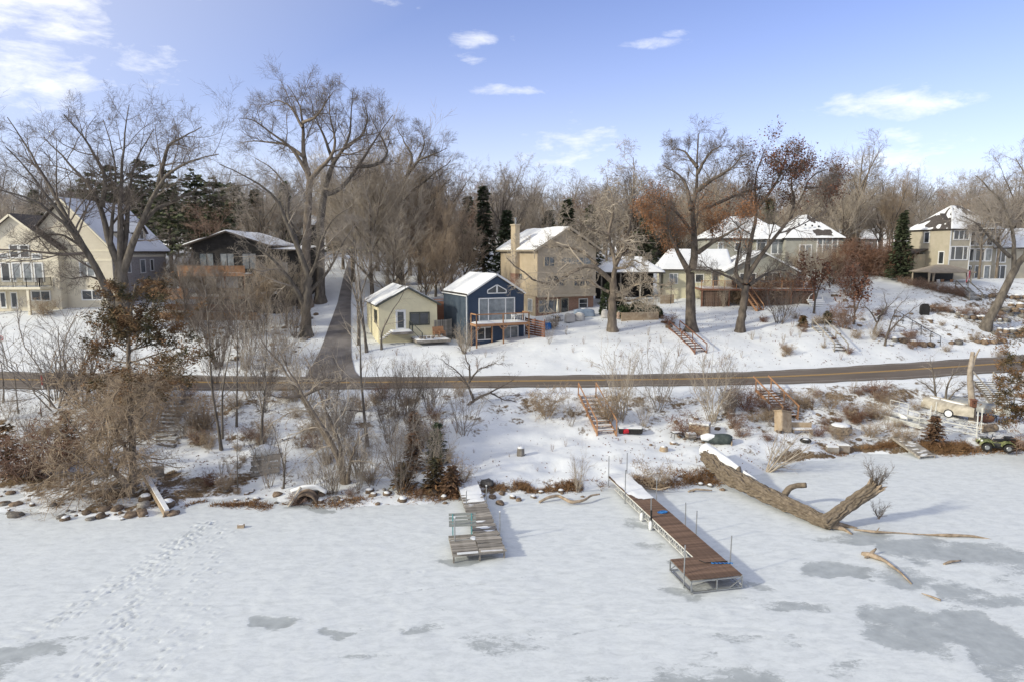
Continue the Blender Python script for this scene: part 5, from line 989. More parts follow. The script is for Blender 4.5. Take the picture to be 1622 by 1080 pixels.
# tilted dock section
t = thing('dock_section', 'loose grey dock section sloping from the bank to the ice', 'dock section', G(1452, 726))
A_, B_ = G(1412, 702) + Vector((0, 0, .45)), G(1458, 728) + Vector((0, 0, .12)); d = (B_ - A_); sd = Vector((-d.y, d.x, 0)).normalized()
for s in (-.05, 1.25): WB(t).bar(A_ + sd * s, B_ + sd * s, .08, .16).build('side_beam', M_GREYW, t)
for k in range(20):
    p = A_ + d * ((k + .5) / 20); WB(t).slab([p + sd * i + d.normalized() * j + Vector((0, 0, .11)) for i, j in ((-.08, -.06), (1.28, -.06), (1.28, .06), (-.08, .06))], .03).build('plank', M_GREYW, t)
    if random.random() < .75:
        a0 = random.uniform(0, .6); WB(t).slab([p + sd * i + d.normalized() * j + Vector((0, 0, .135)) for i, j in ((a0, -.05), (a0 + random.uniform(.3, .6), -.06), (a0 + .5, .05), (a0 + .1, .05))], .024).build('snow_patch', M_SNOW, t)

# upturned boats
def hull(L, W, H, m, name, parent, flat=.75):
    V = []; n, k = 22, 13
    for i in range(n):
        s = i / (n - 1); w = W / 2 * (1 - max(0, (s - .55) / .45) ** 2.2 * .97) * (.86 + .14 * min(1, s * 4)); hb = H * (1 - .12 * max(0, (s - .6) / .4) ** 2)
        for j in range(k):
            a = math.pi * j / (k - 1); c = math.cos(a); y_ = w * math.copysign(abs(c) ** .8, c); V.append((s * L - L / 2, y_, hb * math.sin(a) ** flat + .02 * math.sin(s * 9)))
    i = (np.arange(n - 1)[:, None] * k + np.arange(k - 1)[None]).ravel(); F = [np.stack([i, i + 1, i + k + 1, i + k], 1), np.arange(k)[None]]
    return link(name, mesh_np(name, np.array(V), F, m, False), parent)
M_BOATC = mat('cream fibreglass', (.50, .455, .37), (.30, .265, .205), 2.2, .55); M_BOATG = mat('dull aluminium hull', (.26, .27, .27), (.36, .36, .34), 1.4, .45, metal=.3)
t = at(1504, 655, 'rowing_boat', 'cream boat turned upside down beside the birdhouse trunk', 'boat', -1.30, .2); h = hull(4.4, 1.75, .85, M_BOATC, 'hull', t)
MB().box(-2.12, -.7, 0, -2.06, .7, .6).build('transom', M_WHITE, t); MB().bar((-2.0, 0, .97), (1.6, 0, .93), .05, .06).bar((-2.0, .5, .72), (1.0, .45, .75), .03, .04).bar((-2.0, -.5, .72), (1.0, -.45, .75), .03, .04).build('keel_strip', M_BOATC, t)
MB().sph((.2, .1, .86), .75, 12, 5, (1.7, .55, .10)).sph((-1.4, -.1, .86), .4, 10, 5, (1.3, .7, .14)).build('snow_cover', M_SNOW, t, smooth=True, kind='stuff'); MB().box(-2.18, -.35, .1, -2.07, .35, .5).build('motor_plate', M_BLACK, t)
t = at(1549, 652, 'rowing_boat', 'long dull grey aluminium boat upside down behind the cream boat', 'boat', -1.22, .15); hull(5.4, 1.6, .75, M_BOATG, 'hull', t)
MB().box(-2.72, -.65, 0, -2.66, .65, .5).build('transom', M_TAN, t); MB().bar((-2.6, 0, .77), (2.0, 0, .73), .05, .06).build('keel_strip', M_BOATG, t)
# stacked dock frames
t = at(1434, 668, 'dock_frame_stack', 'stack of pale aluminium dock frames with raised railing ends', 'dock frames', -1.25)
for k in range(3):
    f = MB(); z = .08 + k * .15; dx = (k % 2) * .35
    for y in (-.9, .9): f.bar((-2.4 + dx, y - k * .12, z), (2.3 + dx, y - k * .12, z), .06, .09)
    for x in np.arange(-2.4, 2.4, .95): f.bar((x + dx, -.9 - k * .12, z), (x + dx, .9 - k * .12, z), .04)
    f.build('frame', M_PALEW, t)
for y in (-1.2, .7):
    for x0 in ((-2.2, -.4) if y > 0 else (1.2, 2.3),):
        f = MB(); f.bar((x0[0], y, .5), (x0[0], y, 1.35), .05).bar((x0[1], y, .5), (x0[1], y, 1.35), .05).bar((x0[0], y, 1.35), (x0[1], y, 1.35), .05).bar((x0[0], y, .95), (x0[1], y, .95), .035).bar(((x0[0] + x0[1]) / 2, y, .5), ((x0[0] + x0[1]) / 2, y, 1.35), .035).build('railing', M_PALEW, t)
V, F = gnarly([(-1.9, .3, .40), (-1.2, .0, .44), (-.6, .1, .40), (.3, -.2, .36)], [.1, .34, .22, .08], 12, .12, .8, 0, 5); link('snow_cover', mesh_np('snow_cover', V, F, M_SNOW, True), t)
# boat lift
t = at(1512, 684, 'boat_lift', 'pale metal boat lift frame with round winch wheel', 'boat lift', -.75); f = MB()
for x in (-1.6, 1.6):
    for y in (-.9, .9): f.bar((x, y, 0), (x * .97, y, 2.0), .08)
    f.bar((x, -.9, .3), (x, .9, .3), .06).bar((x, -.9, 1.0), (x, .9, 1.0), .05).bar((x, -.9, .3), (x, .9, 1.3), .04)
for y in (-.9, .9): f.bar((-2.9, y, .9), (1.9, y, .75), .07).bar((-1.6, y, .2), (1.6, y, .2), .06).bar((-1.6, y, .3), (-.3, y, .9), .04).bar((1.6, y, .3), (.4, y, .9), .04)
f.bar((-2.6, -.9, .88), (-2.6, .9, .88), .05).bar((-1.0, -.9, .82), (-1.0, .9, .82), .05).bar((.6, -.9, .78), (.6, .9, .78), .05).build('frame', M_PALEW, t)
w = MB().tube([(.30 * math.cos(a), 0, .30 * math.sin(a)) for a in np.linspace(0, 6.2832, 22)], .045, 6, False).build('winch_wheel', M_BLACK, t, smooth=True); w.location = (-.35, -.98, 1.55); MB().tube([(0, .02, 0), (0, -.03, 0)], .25, 16).build('hub', M_WHITE, w); MB().bar((-.35, -.9, 1.0), (-.35, -.9, 1.6), .07).build('winch_post', M_PALEW, t)
MB().box(-1.5, -.98, .95, -.9, -.7, 1.2).build('motor', M_BLACK, t)
# sawhorse-like pole racks behind boats
for k, (u, v) in enumerate(((1568, 662), (1582, 668))):
    t = at(u, v, 'metal_rack', ('thin dark rack behind the grey boat bow, farther one', 'thin dark rack behind the grey boat bow, nearer one')[k], 'rack', -.2); MB().bar((-.5, 0, .5), (.6, 0, .55), .05).bar((-.3, -.3, 0), (-.2, 0, .5), .04).bar((.4, -.3, 0), (.3, 0, .5), .04).bar((-.3, .3, 0), (-.2, 0, .5), .04).bar((.4, .3, 0), (.3, 0, .5), .04).build('frame', M_BLACK, t)
# log rounds
for k, (u, v, r_) in enumerate(((1560, 668, .28), (1565, 684, .33), (1600, 652, .22))):
    lab = ('reddish log lying under the bird box', 'brown log pile end beside the boat lift', 'red brown log at the foot of the right hand stairs')[k]
    V, F = gnarly([(-.7, 0, r_ * .8), (.7, .1, r_ * .8)], [r_, r_ * .95], 12, .1, .1, .05, k); o = link('log', mesh_np('log', V, F, M_REDW if k != 1 else M_DRIFT), None, lab, 'log', loc=G(u, v), rz=.1)
# quad bike
q = thing('quad_bike', 'green camouflage quad bike with black seat parked on the ice', 'quad bike', G(1576, 713), math.pi - .30)
M_CAMO = mat('green camouflage plastic', (.10, .12, .045), (.25, .26, .12), 5, .5, lo=.45, hi=.55); M_GREYM = mat('dark grey plastic', (.04, .04, .042), (.06, .06, .06), 6, .6)
for x in (-.70, .70):
    for y in (-.43, .43):
        w = MB().tube([(0, -.14, 0), (0, -.12, 0), (0, .12, 0), (0, .14, 0)], [.25, .32, .32, .25], 20).build('wheel', M_RUBBER, q, smooth=False); w.location = (x, y, .31); w.scale = (1, 1, 1)
        s = 1 if y > 0 else -1; MB().tube([(0, s * .145, 0), (0, s * .16, 0)], [.17, .15], 14).build('rim', M_STEEL, w)
        kn = MB()
        for k in range(16): a = k * .3927; kn.bar((.32 * math.cos(a), -.11, .32 * math.sin(a)), (.32 * math.cos(a + .08), .11, .32 * math.sin(a + .08)), .05, .05)
        kn.build('tread', M_RUBBER, w)
MB().prism([(-.95, .62), (-.9, .82), (-.45, .80), (-.15, .62), (.2, .68), (.45, .88), (.95, .80), (1.05, .62), (.85, .48), (.4, .45), (-.4, .42)], -.2, .2).build('body', M_CAMO, q)
for s in (-1, 1):
    for x, nm in ((.70, 'front_fender'), (-.70, 'rear_fender')):
        arc = [(x + .47 * math.cos(a), .33 + .43 * math.sin(a)) for a in np.linspace(.25, 2.9, 10)]; MB().prism(arc + [(p_ * .99 + x * .01, z_ + .04) for p_, z_ in arc[::-1]], s * .2, s * .58).build(nm, M_CAMO, q)
    MB().bar((-.3, s * .35, .32), (.3, s * .35, .32), .25, .05).build('footrest', M_BLACK, q); MB().bar((.6, s * .3, .35), (.7, s * .42, .31), .06).bar((-.6, s * .3, .35), (-.7, s * .42, .31), .06).build('axle', M_GREYM, q)
MB().prism([(-.75, .80), (-.7, .96), (-.35, .90), (.1, .86), (.2, .78), (-.2, .74)], -.16, .16).build('seat', M_BLACK, q)
MB().box(-.3, -.22, .25, .35, .22, .62).build('engine', M_GREYM, q)
for x0, x1, z, nm in ((.5, 1.05, .95, 'front_rack'), (-1.1, -.55, .97, 'rear_rack')):
    r_ = MB().bar((x0, -.4, z), (x0, .4, z), .03).bar((x1, -.4, z), (x1, .4, z), .03)
    for y in np.linspace(-.4, .4, 5): r_.bar((x0, y, z), (x1, y, z), .025)
    r_.build(nm, M_BLACK, q)
MB().box(-1.15, -.38, .93, -.62, .38, 1.08).build('rear_bag', M_BLACK, q)
h = MB().bar((.35, 0, .8), (.22, 0, 1.12), .05).bar((.22, -.1, 1.12), (.16, -.4, 1.15), .035).bar((.22, .1, 1.12), (.16, .4, 1.15), .035).bar((.22, -.1, 1.12), (.22, .1, 1.12), .04).build('handlebar', M_BLACK, q)
for s in (-1, 1): MB().sph((.98, s * .25, .74), .09, 8, 5).build('headlight', M_WHITE, q)
MB().box(-1.17, -.3, .78, -1.0, -.15, .84).build('tail_light', MATS['red plastic'], q)
# standing trunk with bird box
t = thing('dead_tree', 'pale bare standing trunk carrying a bird box beside the boats', 'tree', G(1541, 668)); B_ = t.location
pr = [gnarly([B_ - Vector((0, 0, .2)), P(1539, 630, B_.y), P(1536, 590, B_.y), P(1541, 557, B_.y + .2)], [.30, .25, .22, .17], 14, .15, .08, .04, 3), gnarly([P(1537, 595, B_.y), P(1545, 565, B_.y), P(1552, 552, B_.y)], [.12, .09, .05], 8, .12, .1, 0, 3)]
V, F = merge(pr); link('trunk', mesh_np('trunk', V - np.array(B_), F, mat('pale smooth bark', (.26, .21, .16), (.42, .36, .29), 2.5, .9, .01, 12), True), t)
bb = thing('bird_box', 'red brown bird box fixed to the pale standing trunk', 'bird box', P(1540, 638, B_.y - .2)); bb.location.x = P(1537, 638, B_.y).x
MB().box(-.2, -.3, -.3, .2, -.04, .3).build('box_body', M_REDW, bb); MB().slab([(-.26, -.36, .28), (.26, -.36, .28), (.26, .0, .38), (-.26, .0, .38)], .05).build('lid', M_REDW, bb); MB().tube([(0, -.30, .06), (0, -.306, .06)], .06, 12).build('entry_hole', M_BLACK, bb)

# ---- left shore pieces
t = thing('timber_beam', 'snow topped squared timber leaning from the left bank onto the ice', 'timber', G(262, 818)); A_, B_ = G(232, 768) + Vector((0, 0, .35)), G(264, 818) + Vector((0, 0, .12)); WB(t).bar(A_, B_, .28, .24).build('body', M_TAN, t); WB(t).bar(A_ + Vector((.05, 0, .17)), B_ + Vector((-.03, .15, .17)), .24, .12).build('snow_cover', M_SNOW, t)
t = thing('timber_wall', 'short dark timber retaining wall at the foot of the stone steps', 'retaining wall', G(235, 758)); 
for k in range(3): WB(t).bar(G(215, 760) + Vector((0, 0, .1 + k * .25)), G(258, 755) + Vector((0, .2, .1 + k * .25)), .22, .23).build('beam', M_GREYW, t)
WB(t).bar(G(215, 760) + Vector((0, 0, .72)), G(256, 755) + Vector((0, .2, .72)), .2, .1).build('snow_cover', M_SNOW, t)
t = at(422, 752, 'lattice_shed', 'collapsed grey plank shelter buried in snow on the wooded bank', 'shelter', .15)
for k in range(7): o = MB().box(-.95, -.03, -.09, .95, .03, .09).build('plank', M_GREYW, t); o.location = (random.gauss(0, .06), -.1 + k * .09, .15 + k * .19); o.rotation_euler = (-.3, random.gauss(0, .05), random.gauss(0, .03))
for x in (-.85, .8): MB().bar((x, -.05, -.1), (x * .95, .6, 1.5), .1).build('post', M_GREYW, t)
V, F = gnarly([(-1.0, .55, 1.42), (-.2, .6, 1.55), (.9, .6, 1.40)], [.2, .4, .2], 12, .15, .2, 0, 9); link('snow_cover', mesh_np('snow_cover', V, F, M_SNOW, True), t)
t = at(484, 800, 'rock_culvert', 'dark culvert mouth with a leaning plank in the rocky left bank', 'culvert', .1)
arc = [(.7 * math.cos(a), .75 * math.sin(a) - .05) for a in np.linspace(0, math.pi, 14)]; MB().prism(arc + [(x * .84, z * .84) for x, z in arc[::-1]], -.1, 1.3).build('arch', M_ROCK, t); MB().box(-.6, .7, -.1, .6, .8, .55).build('dark_back_panel', M_RUBBER, t); MB().bar((-1.0, -.2, -.1), (-.25, .1, 1.05), .25, .1).build('leaning_plank', M_GREYW, t)  # black sheet inside the arch stands for shade in the opening
V, F = gnarly([(-1.0, .9, .45), (-.3, .9, .72), (.5, .9, .74), (1.1, .9, .4)], [.12, .19, .18, .12], 12, .12, .6, 0, 11); link('snow_cover', mesh_np('snow_cover', V, F, M_SNOW, True), t)

# ---- rocks: each its own mesh variant, copied
def rock_mesh(s):
    u = np.linspace(0, 2 * np.pi, 9)[:-1]; V = [(0, 0, .8 + .2 * random.random())]; 
    for z in (.55, .1, -.5):
        rr = math.sqrt(max(.1, 1 - z * z)) if z > 0 else 1.0
        V += [(rr * math.cos(a) * (.8 + .45 * random.random()), rr * math.sin(a) * (.8 + .45 * random.random()), z * (.7 + .6 * random.random())) for a in u]
    F3 = [(0, 1 + i, 1 + (i + 1) % 8) for i in range(8)]; F4 = [(1 + j * 8 + i, 9 + j * 8 + i, 9 + j * 8 + (i + 1) % 8, 1 + j * 8 + (i + 1) % 8) for j in range(2) for i in range(8)]
    return mesh_np('rock', np.array(V), [np.array(F3), np.array(F4)], M_ROCK if s % 3 else M_ROCKG)
ROCKS = [rock_mesh(i) for i in range(9)]
def cap_mesh():
    u = np.linspace(0, 2 * np.pi, 9)[:-1]; V = [(0, 0, 1.12)] + [(.5 * math.cos(a) * (.8 + .4 * random.random()), .5 * math.sin(a), 1.0) for a in u] + [(.85 * math.cos(a), .85 * math.sin(a) * (.8 + .3 * random.random()), .62) for a in u]
    return mesh_np('snow_cap', np.array(V), [np.array([(0, 1 + i, 1 + (i + 1) % 8) for i in range(8)]), np.array([(1 + i, 9 + i, 9 + (i + 1) % 8, 1 + (i + 1) % 8) for i in range(8)])], M_SNOW, True)
CAPS = [cap_mesh() for _ in range(3)]
def rock(u, v, w, lab, group, capped=None, p=None):
    p = p or G(u, v); s = w / ppm(p.y, 0) / 2
    r_ = link('rock', random.choice(ROCKS), None, lab, 'rock', group, loc=p + Vector((0, s * .4, s * .15)), rz=random.uniform(0, 6), sc=(s * random.uniform(.85, 1.2), s * random.uniform(.85, 1.2), s * random.uniform(.55, .85)))
    if capped if capped is not None else random.random() < .3: link('snow_cap', random.choice(CAPS), r_, loc=(0, 0, random.uniform(-.06, .05)))
    return r_
L_ = 'brown shore stone in the riprap along the left ice edge'
for k in range(46):
    u = random.uniform(-5, 290); v = random.uniform(778, 822) if u < 90 or u > 200 else random.uniform(808, 825)
    rock(u, v, 5 + 17 * random.random() ** 2, L_, 'stones along the left ice edge')
for k in range(34): rock(random.uniform(330, 720), random.uniform(776, 800), random.uniform(6, 16), 'dark stone at the ice edge left of the old dock', 'stones left of the old dock')
for u, v, w in ((772, 770, 22), (780, 790, 14), (792, 800, 13), (762, 786, 12), (795, 784, 10), (812, 790, 12), (822, 794, 10), (845, 788, 10)): rock(u, v, w, 'dark stone on the ice edge right of the old dock', 'stones right of the old dock')
for u, v, w in ((1110, 768, 9), (1125, 771, 9), (1145, 778, 10), (1055, 775, 8), (1098, 779, 7)): rock(u, v, w, 'small brown stone on the snow between brown dock and fallen trunk', 'stones by the fallen trunk')
for k in range(34): rock(random.uniform(1030, 1400), random.uniform(655, 705), random.uniform(5, 11), 'stone or clod poking from the snowy bank below the road at right', 'stones in the right bank')
for k in range(10): rock(random.uniform(840, 950), random.uniform(772, 790), random.uniform(6, 11), 'stone under the brown grass edge between the docks', 'stones between the docks')
# dry-stone terraces on the right slope
def terrace(pts, rows, sz, lab, group, m=0):
    P_ = [G(u, v) for u, v in pts]
    for a, b in zip(P_[:-1], P_[1:]):
        L = (b - a).length; n = max(1, int(L / (sz * .85)))
        for k in range(n):
            for r_ in range(rows):
                q_ = a + (b - a) * ((k + random.random() * .5 + .5 * (r_ % 2)) / n); s = sz * random.uniform(.38, .62); z = gz(q_.x, q_.y)
                o = link('stone', random.choice(ROCKS), None, lab, 'stone', group, loc=(q_.x, q_.y + r_ * .25 * sz, z + s * .3 + r_ * sz * .62), rz=random.uniform(0, 6), sc=(s, s * .9, s * .8))
                if r_ == rows - 1 and random.random() < .4: link('snow_cap', random.choice(CAPS), o, loc=(0, 0, .02))
terrace([(1582, 498), (1600, 500), (1640, 505)], 3, .95, 'round boulder in the stacked wall right of the leaning tree', 'boulder wall right of the leaning tree')
terrace([(1545, 472), (1580, 472), (1640, 474)], 1, .95, 'boulder in the top terrace row in front of the right house', 'top terrace boulders')
terrace([(1575, 530), (1600, 535), (1640, 532)], 2, .85, 'stone in the lower terrace wall at the right edge', 'lower right terrace')
terrace([(1545, 543), (1570, 545), (1595, 541)], 1, .9, 'grey stone in the row under the leaning tree', 'stone row under the leaning tree')
terrace([(1415, 540), (1445, 546), (1480, 548)], 1, 1.0, 'brown stone in the short row at the foot of the handrail', 'stone row at the handrail')
terrace([(1505, 545), (1525, 545)], 1, .9, 'stone in the row right of the handrail foot', 'stones right of the handrail')
terrace([(1475, 488), (1500, 492), (1530, 506)], 1, .7, 'stone along the planting bed below the gazebo', 'bed edge below the gazebo')
terrace([(1530, 505), (1570, 508), (1600, 510)], 1, .8, 'stone in the middle terrace behind the leaning tree', 'middle terrace')
for k in range(38): rock(random.uniform(1320, 1560), random.uniform(478, 548), random.uniform(4, 9), 'small stone poking through the snow on the right slope', 'stones on the right slope')
for k in range(44): rock(random.uniform(285, 485), random.uniform(512, 580), random.uniform(4, 10), 'flat stone poking through the snow below the dark house', 'stones below the dark house')
for u, v, w in ((492, 505, 9), (500, 500, 9), (480, 540, 12), (487, 536, 8), (470, 520, 7)): rock(u, v, w, 'dark boulder beside the side road verge', 'boulders by the side road')
for u, v, w in ((1040, 502, 9), (1048, 505, 10), (1052, 512, 9), (1060, 520, 12), (1064, 513, 9)): rock(u, v, w, 'flat step stone above the dark lawn stairs', 'step stones on the lawn')
for u, v, w in ((1336, 500, 12), (1350, 488, 10), (1340, 478, 9), (1358, 470, 8), (1322, 470, 10)): rock(u, v, w, 'brown boulder beside the purple leaved shrubs', 'boulders by the shrubs')
# ---------------------------------------------------------------- trees and shrubs
def barkm(name, a, b): return mat(name, a, b, 3.0, .9, .015, 14, stretch=(1, 1, .35))
M_BKG = barkm('grey brown bark', (.08, .068, .056), (.175, .15, .12)); M_BKD = barkm('dark oak bark', (.065, .053, .043), (.15, .123, .098)); M_BKP = barkm('pale gnarled bark', (.115, .093, .07), (.235, .19, .145))
M_TW = mat('grey brown twigs', (.245, .21, .172), (.37, .322, .27), .6, .9); M_TWD = mat('dark twigs', (.125, .104, .086), (.23, .19, .158), .6, .9); M_TWP = mat('pale tan twigs', (.32, .27, .21), (.46, .395, .315), .6, .9); M_TWR = mat('reddish brown twigs', (.20, .13, .095), (.33, .225, .165), .6, .9); M_TWB = mat('tan brown brush', (.29, .215, .145), (.45, .355, .25), .6, .9)
M_LEAFO = mat('orange brown oak leaves', (.20, .09, .04), (.32, .165, .08), 2.5, .8); M_LEAFD = mat('dark brown oak leaves', (.09, .04, .025), (.17, .08, .05), 2.5, .8)
M_NEED = mat('dark spruce needles', (.030, .042, .020), (.075, .09, .045), .9, .8); M_PINE = mat('pine needles', (.055, .068, .034), (.12, .13, .065), .7, .8); M_CEDAR = mat('bronzed cedar foliage', (.055, .055, .026), (.20, .11, .052), .8, .85, lo=.36, hi=.60); M_BRC = mat('browned conifer', (.085, .05, .028), (.20, .11, .06), .9, .85); M_YEW = mat('clipped yew', (.015, .030, .012), (.05, .065, .028), 1.5, .8)
M_DRY = mat('dry grass and leaves', (.16, .085, .04), (.30, .18, .09), 1.4, .9); M_HEDGE = mat('rusty brush', (.15, .075, .045), (.25, .14, .09), 1.2, .9)

def nrm(a): return a / np.maximum(np.linalg.norm(a, axis=-1, keepdims=True), 1e-9)
def tubes(pts, rad, sides):
    """pts (N,K,3), rad (N,K) -> V, F (quads)"""
    N, K, _ = pts.shape; T = nrm(np.gradient(pts, axis=1)) if K > 2 else nrm(np.repeat(pts[:, 1:] - pts[:, :1], 2, 1))
    ref = np.where(np.abs(T[:, :1, 2:3]) < .9, np.array([[[0, 0, 1.]]]), np.array([[[1., 0, 0]]])); a = nrm(np.cross(T, np.broadcast_to(ref, T.shape))); b = np.cross(T, a)
    th = np.arange(sides) * 2 * np.pi / sides; V = pts[:, :, None] + rad[:, :, None, None] * (np.cos(th)[None, None, :, None] * a[:, :, None] + np.sin(th)[None, None, :, None] * b[:, :, None])
    n0 = (np.arange(N) * K * sides)[:, None, None]; k0 = (np.arange(K - 1) * sides)[None, :, None]; s = np.arange(sides)[None, None]; s1 = (s + 1) % sides
    i = n0 + k0; F = np.stack([i + s, i + s1, i + sides + s1, i + sides + s], -1).reshape(-1, 4); return V.reshape(-1, 3), F
def join(parts):
    o = 0; Vs, Fs = [], []
    for V, F in parts: Vs.append(V); Fs.append(F + o); o += len(V)
    return np.concatenate(Vs), np.concatenate(Fs)
def sprout(g, pts, rad, n, t0, ang, lf, rf, K, gn, up, lmin=.15, t1=1.0, side_bias=None, rmin=.008, cap=.018):
    N, Kp, _ = pts.shape; L = np.linalg.norm(np.diff(pts, axis=1), axis=2).sum(1)
    t = (t0 + (t1 - t0) * (np.arange(n)[None] + g.random((N, n))) / n); f = t * (Kp - 1); i = np.minimum(f.astype(int), Kp - 2); w = (f - i)[..., None]; r = np.arange(N)[:, None]
    p = pts[r, i] * (1 - w) + pts[r, i + 1] * w; T = nrm(pts[r, i + 1] - pts[r, i]); rr = rad[r, i] * (1 - w[..., 0]) + rad[r, i + 1] * w[..., 0]
    q = nrm(g.normal(size=T.shape)); q = nrm(q - (q * T).sum(-1, keepdims=True) * T); A = np.radians(ang) * (.6 + .8 * g.random(t.shape))[..., None]; d = nrm(np.cos(A) * T + np.sin(A) * q)
    l = np.maximum(L[:, None] * lf * (1 - .38 * t) * (.55 + .9 * g.random(t.shape)), lmin); M = N * n; d = d.reshape(M, 3); p = p.reshape(M, 3); l = l.reshape(M); r0 = np.maximum(np.minimum(rr.reshape(M) * rf, l * cap + .007), rmin)
    out = np.empty((M, K, 3)); out[:, 0] = p; st = (l / (K - 1))[:, None]
    for k in range(1, K): d = nrm(d + gn * g.normal(size=d.shape) + np.array([0, 0, up])); out[:, k] = out[:, k - 1] + d * st
    return out, r0[:, None] * np.linspace(1, .35, K)[None]
def resamp(pts, K):
    pts = np.array([list(p) for p in pts], float); L = np.concatenate([[0], np.cumsum(np.linalg.norm(np.diff(pts, axis=0), axis=1))]); s = np.linspace(0, L[-1], K); q = np.stack([np.interp(s, L, pts[:, i]) for i in range(3)], 1)
    q[1:-1] = .25 * q[:-2] + .5 * q[1:-1] + .25 * q[2:]; return q
def tree_geo(g, limbs, levels, K0=12, gn0=.04, clear=False):
    """limbs: [(points, r0, r1)]; levels: dicts for sprout.  returns trunk (V,F), crown (V,F), tips"""
    P0 = np.stack([resamp(p, K0) for p, a, b in limbs]); R0 = np.stack([np.linspace(1, 0, K0) ** 1.3 * (a - b) + b for p, a, b in limbs]); P0[:, 1:] += gn0 * g.normal(size=P0[:, 1:].shape) * np.linspace(.3, 1, K0 - 1)[None, :, None]
    tv = tubes(P0, R0, 10); cr = []; pts, rad = (P0[1:], R0[1:]) if clear and len(limbs) > 2 and limbs[0][2] > .1 and limbs[0][2] > .5 * limbs[0][1] else (P0, R0)
    for i, lv in enumerate(levels):
        lv = dict(lv); sd = lv.pop('sides', 3); also = lv.pop('also', 0); extra = None
        pts2, rad2 = sprout(g, pts, rad, **lv); cr.append(tubes(pts2, rad2, sd)); pts, rad = pts2, rad2
    return tv, join(cr), pts
def leaf_quads(g, pos, size, droop=.0):
    n = len(pos); a = nrm(g.normal(size=(n, 3))); b = nrm(np.cross(a, g.normal(size=(n, 3)))); s = size * (.6 + .8 * g.random((n, 1))); V = np.stack([pos - a * s * .5, pos + b * s * .3, pos + a * s * .5, pos - b * s * .3], 1).reshape(-1, 3); return V, np.arange(n * 4).reshape(n, 4)
LV_BIG = [dict(n=8, t0=.2, ang=46, lf=.37, rf=.5, K=7, gn=.13, up=.05, sides=4, lmin=1.5), dict(n=8, t0=.15, ang=46, lf=.52, rf=.6, K=4, gn=.14, up=.05, lmin=.8), dict(n=7, t0=.12, ang=44, lf=.60, rf=.7, K=3, gn=.14, up=.04, lmin=.5), dict(n=3, t0=.15, ang=40, lf=.8, rf=.9, K=2, gn=.15, up=.03, rmin=.010, lmin=.3)]
def big_tree(label, base_uv, D, limbs, mt, mw, seed, levels=LV_BIG, name='bare_tree', ydep=.9, leaves=None, group=None, gn0=.05, base=None):
    """limbs: [(r0, r1, depth at the tip, [(u, v)...])] picture points taken back to distance D"""
    g = np.random.default_rng(seed); b = base or P(*base_uv, D); b = Vector((b.x, b.y, gz(b.x, b.y))); L = []
    kv = .94 if levels is LV_BIG else 1.0              # leave room for the twigs that grow past the limb ends
    for r0, r1, dd, px in limbs:
        n = len(px) - 1; L.append(([P(u, base_uv[1] + (v - base_uv[1]) * kv, D + dd * (i / n) ** 1.2) - b for i, (u, v) in enumerate(px)], r0, r1))
    L[0][0].insert(0, Vector((L[0][0][0].x * .9, L[0][0][0].y, min(-.3, L[0][0][0].z - .5))))
    tv, cv, tips = tree_geo(g, L, levels, gn0=gn0, clear=True); t = thing(name, label, 'tree', b, group=group)
    V, F = tv; z = V[:, 2]; r0 = limbs[0][0]; fl = 1 + .55 * np.exp(-np.maximum(z + .1, 0) / .45) * (np.hypot(V[:, 0], V[:, 1]) < r0 * 2.2); V[:, 0] *= fl; V[:, 1] *= fl
    link('trunk', mesh_np('trunk', V, F, mt, True), t); link('crown', mesh_np('crown', cv[0], cv[1], mw), t)
    if leaves:
        ml, cnt, size, sel = leaves; q = tips[:, -1]; q = q[sel(q + np.array(b), g)] if sel else q
        idx = g.integers(0, len(q), cnt); V, F = leaf_quads(g, q[idx] + g.normal(size=(cnt, 3)) * .28, size); link('dead_leaves', mesh_np('dead_leaves', V, F, ml), t, kind='stuff')
    return t
S = lambda ox, oy, k, pts: [(ox + x * k, oy + y * k) for x, y in pts]
z8 = lambda *p: S(0, 120, .4073, p); z7 = lambda *p: S(340, 90, .4353, p); z4 = lambda *p: S(770, 340, .2037, p); z6 = lambda *p: S(1040, 170, .3425, p); z2 = lambda *p: S(360, 560, .2778, p); z1 = lambda *p: S(0, 480, .3518, p)

big_tree('huge spreading multi stemmed bare elm in front of the cream house', (198, 524), 76.5, [
    (.95, .62, 0, z8((486, 985), (478, 860), (470, 760), (468, 700))), (.52, .05, -4, z8((462, 930), (425, 850), (370, 720), (300, 610), (240, 520), (150, 390), (90, 300), (20, 230))), (.40, .05, -6, z8((420, 840), (340, 660), (260, 560), (170, 470), (80, 430), (-40, 400))), (.36, .05, 4, z8((350, 690), (300, 600), (230, 470), (160, 330), (110, 240), (30, 110))),
    (.42, .05, 3, z8((462, 720), (420, 620), (395, 480), (365, 420), (300, 330), (220, 250), (170, 190))), (.30, .05, -4, z8((397, 480), (415, 350), (370, 270), (330, 200), (270, 120), (250, 100))), (.40, .04, 1, z8((470, 720), (468, 560), (470, 380), (480, 250), (492, 100), (505, 55))), (.36, .04, 5, z8((470, 720), (492, 600), (500, 430), (520, 300), (570, 210), (600, 160))), (.46, .05, -3, z8((476, 760), (520, 620), (560, 520), (620, 380), (700, 300), (780, 280), (850, 262))), (.30, .05, 4, z8((545, 560), (600, 490), (680, 455), (750, 420), (820, 380))), (.28, .04, -5, z8((615, 395), (640, 270), (660, 215), (720, 185), (780, 150))), (.22, .04, 3, z8((430, 640), (440, 480), (455, 330), (430, 220), (400, 120))), (.14, .02, -3, z8((400, 790), (350, 765), (270, 778), (225, 760))), (.16, .03, -5, z8((310, 640), (240, 590), (150, 600), (90, 640)))], M_BKG, M_TWD, 101)
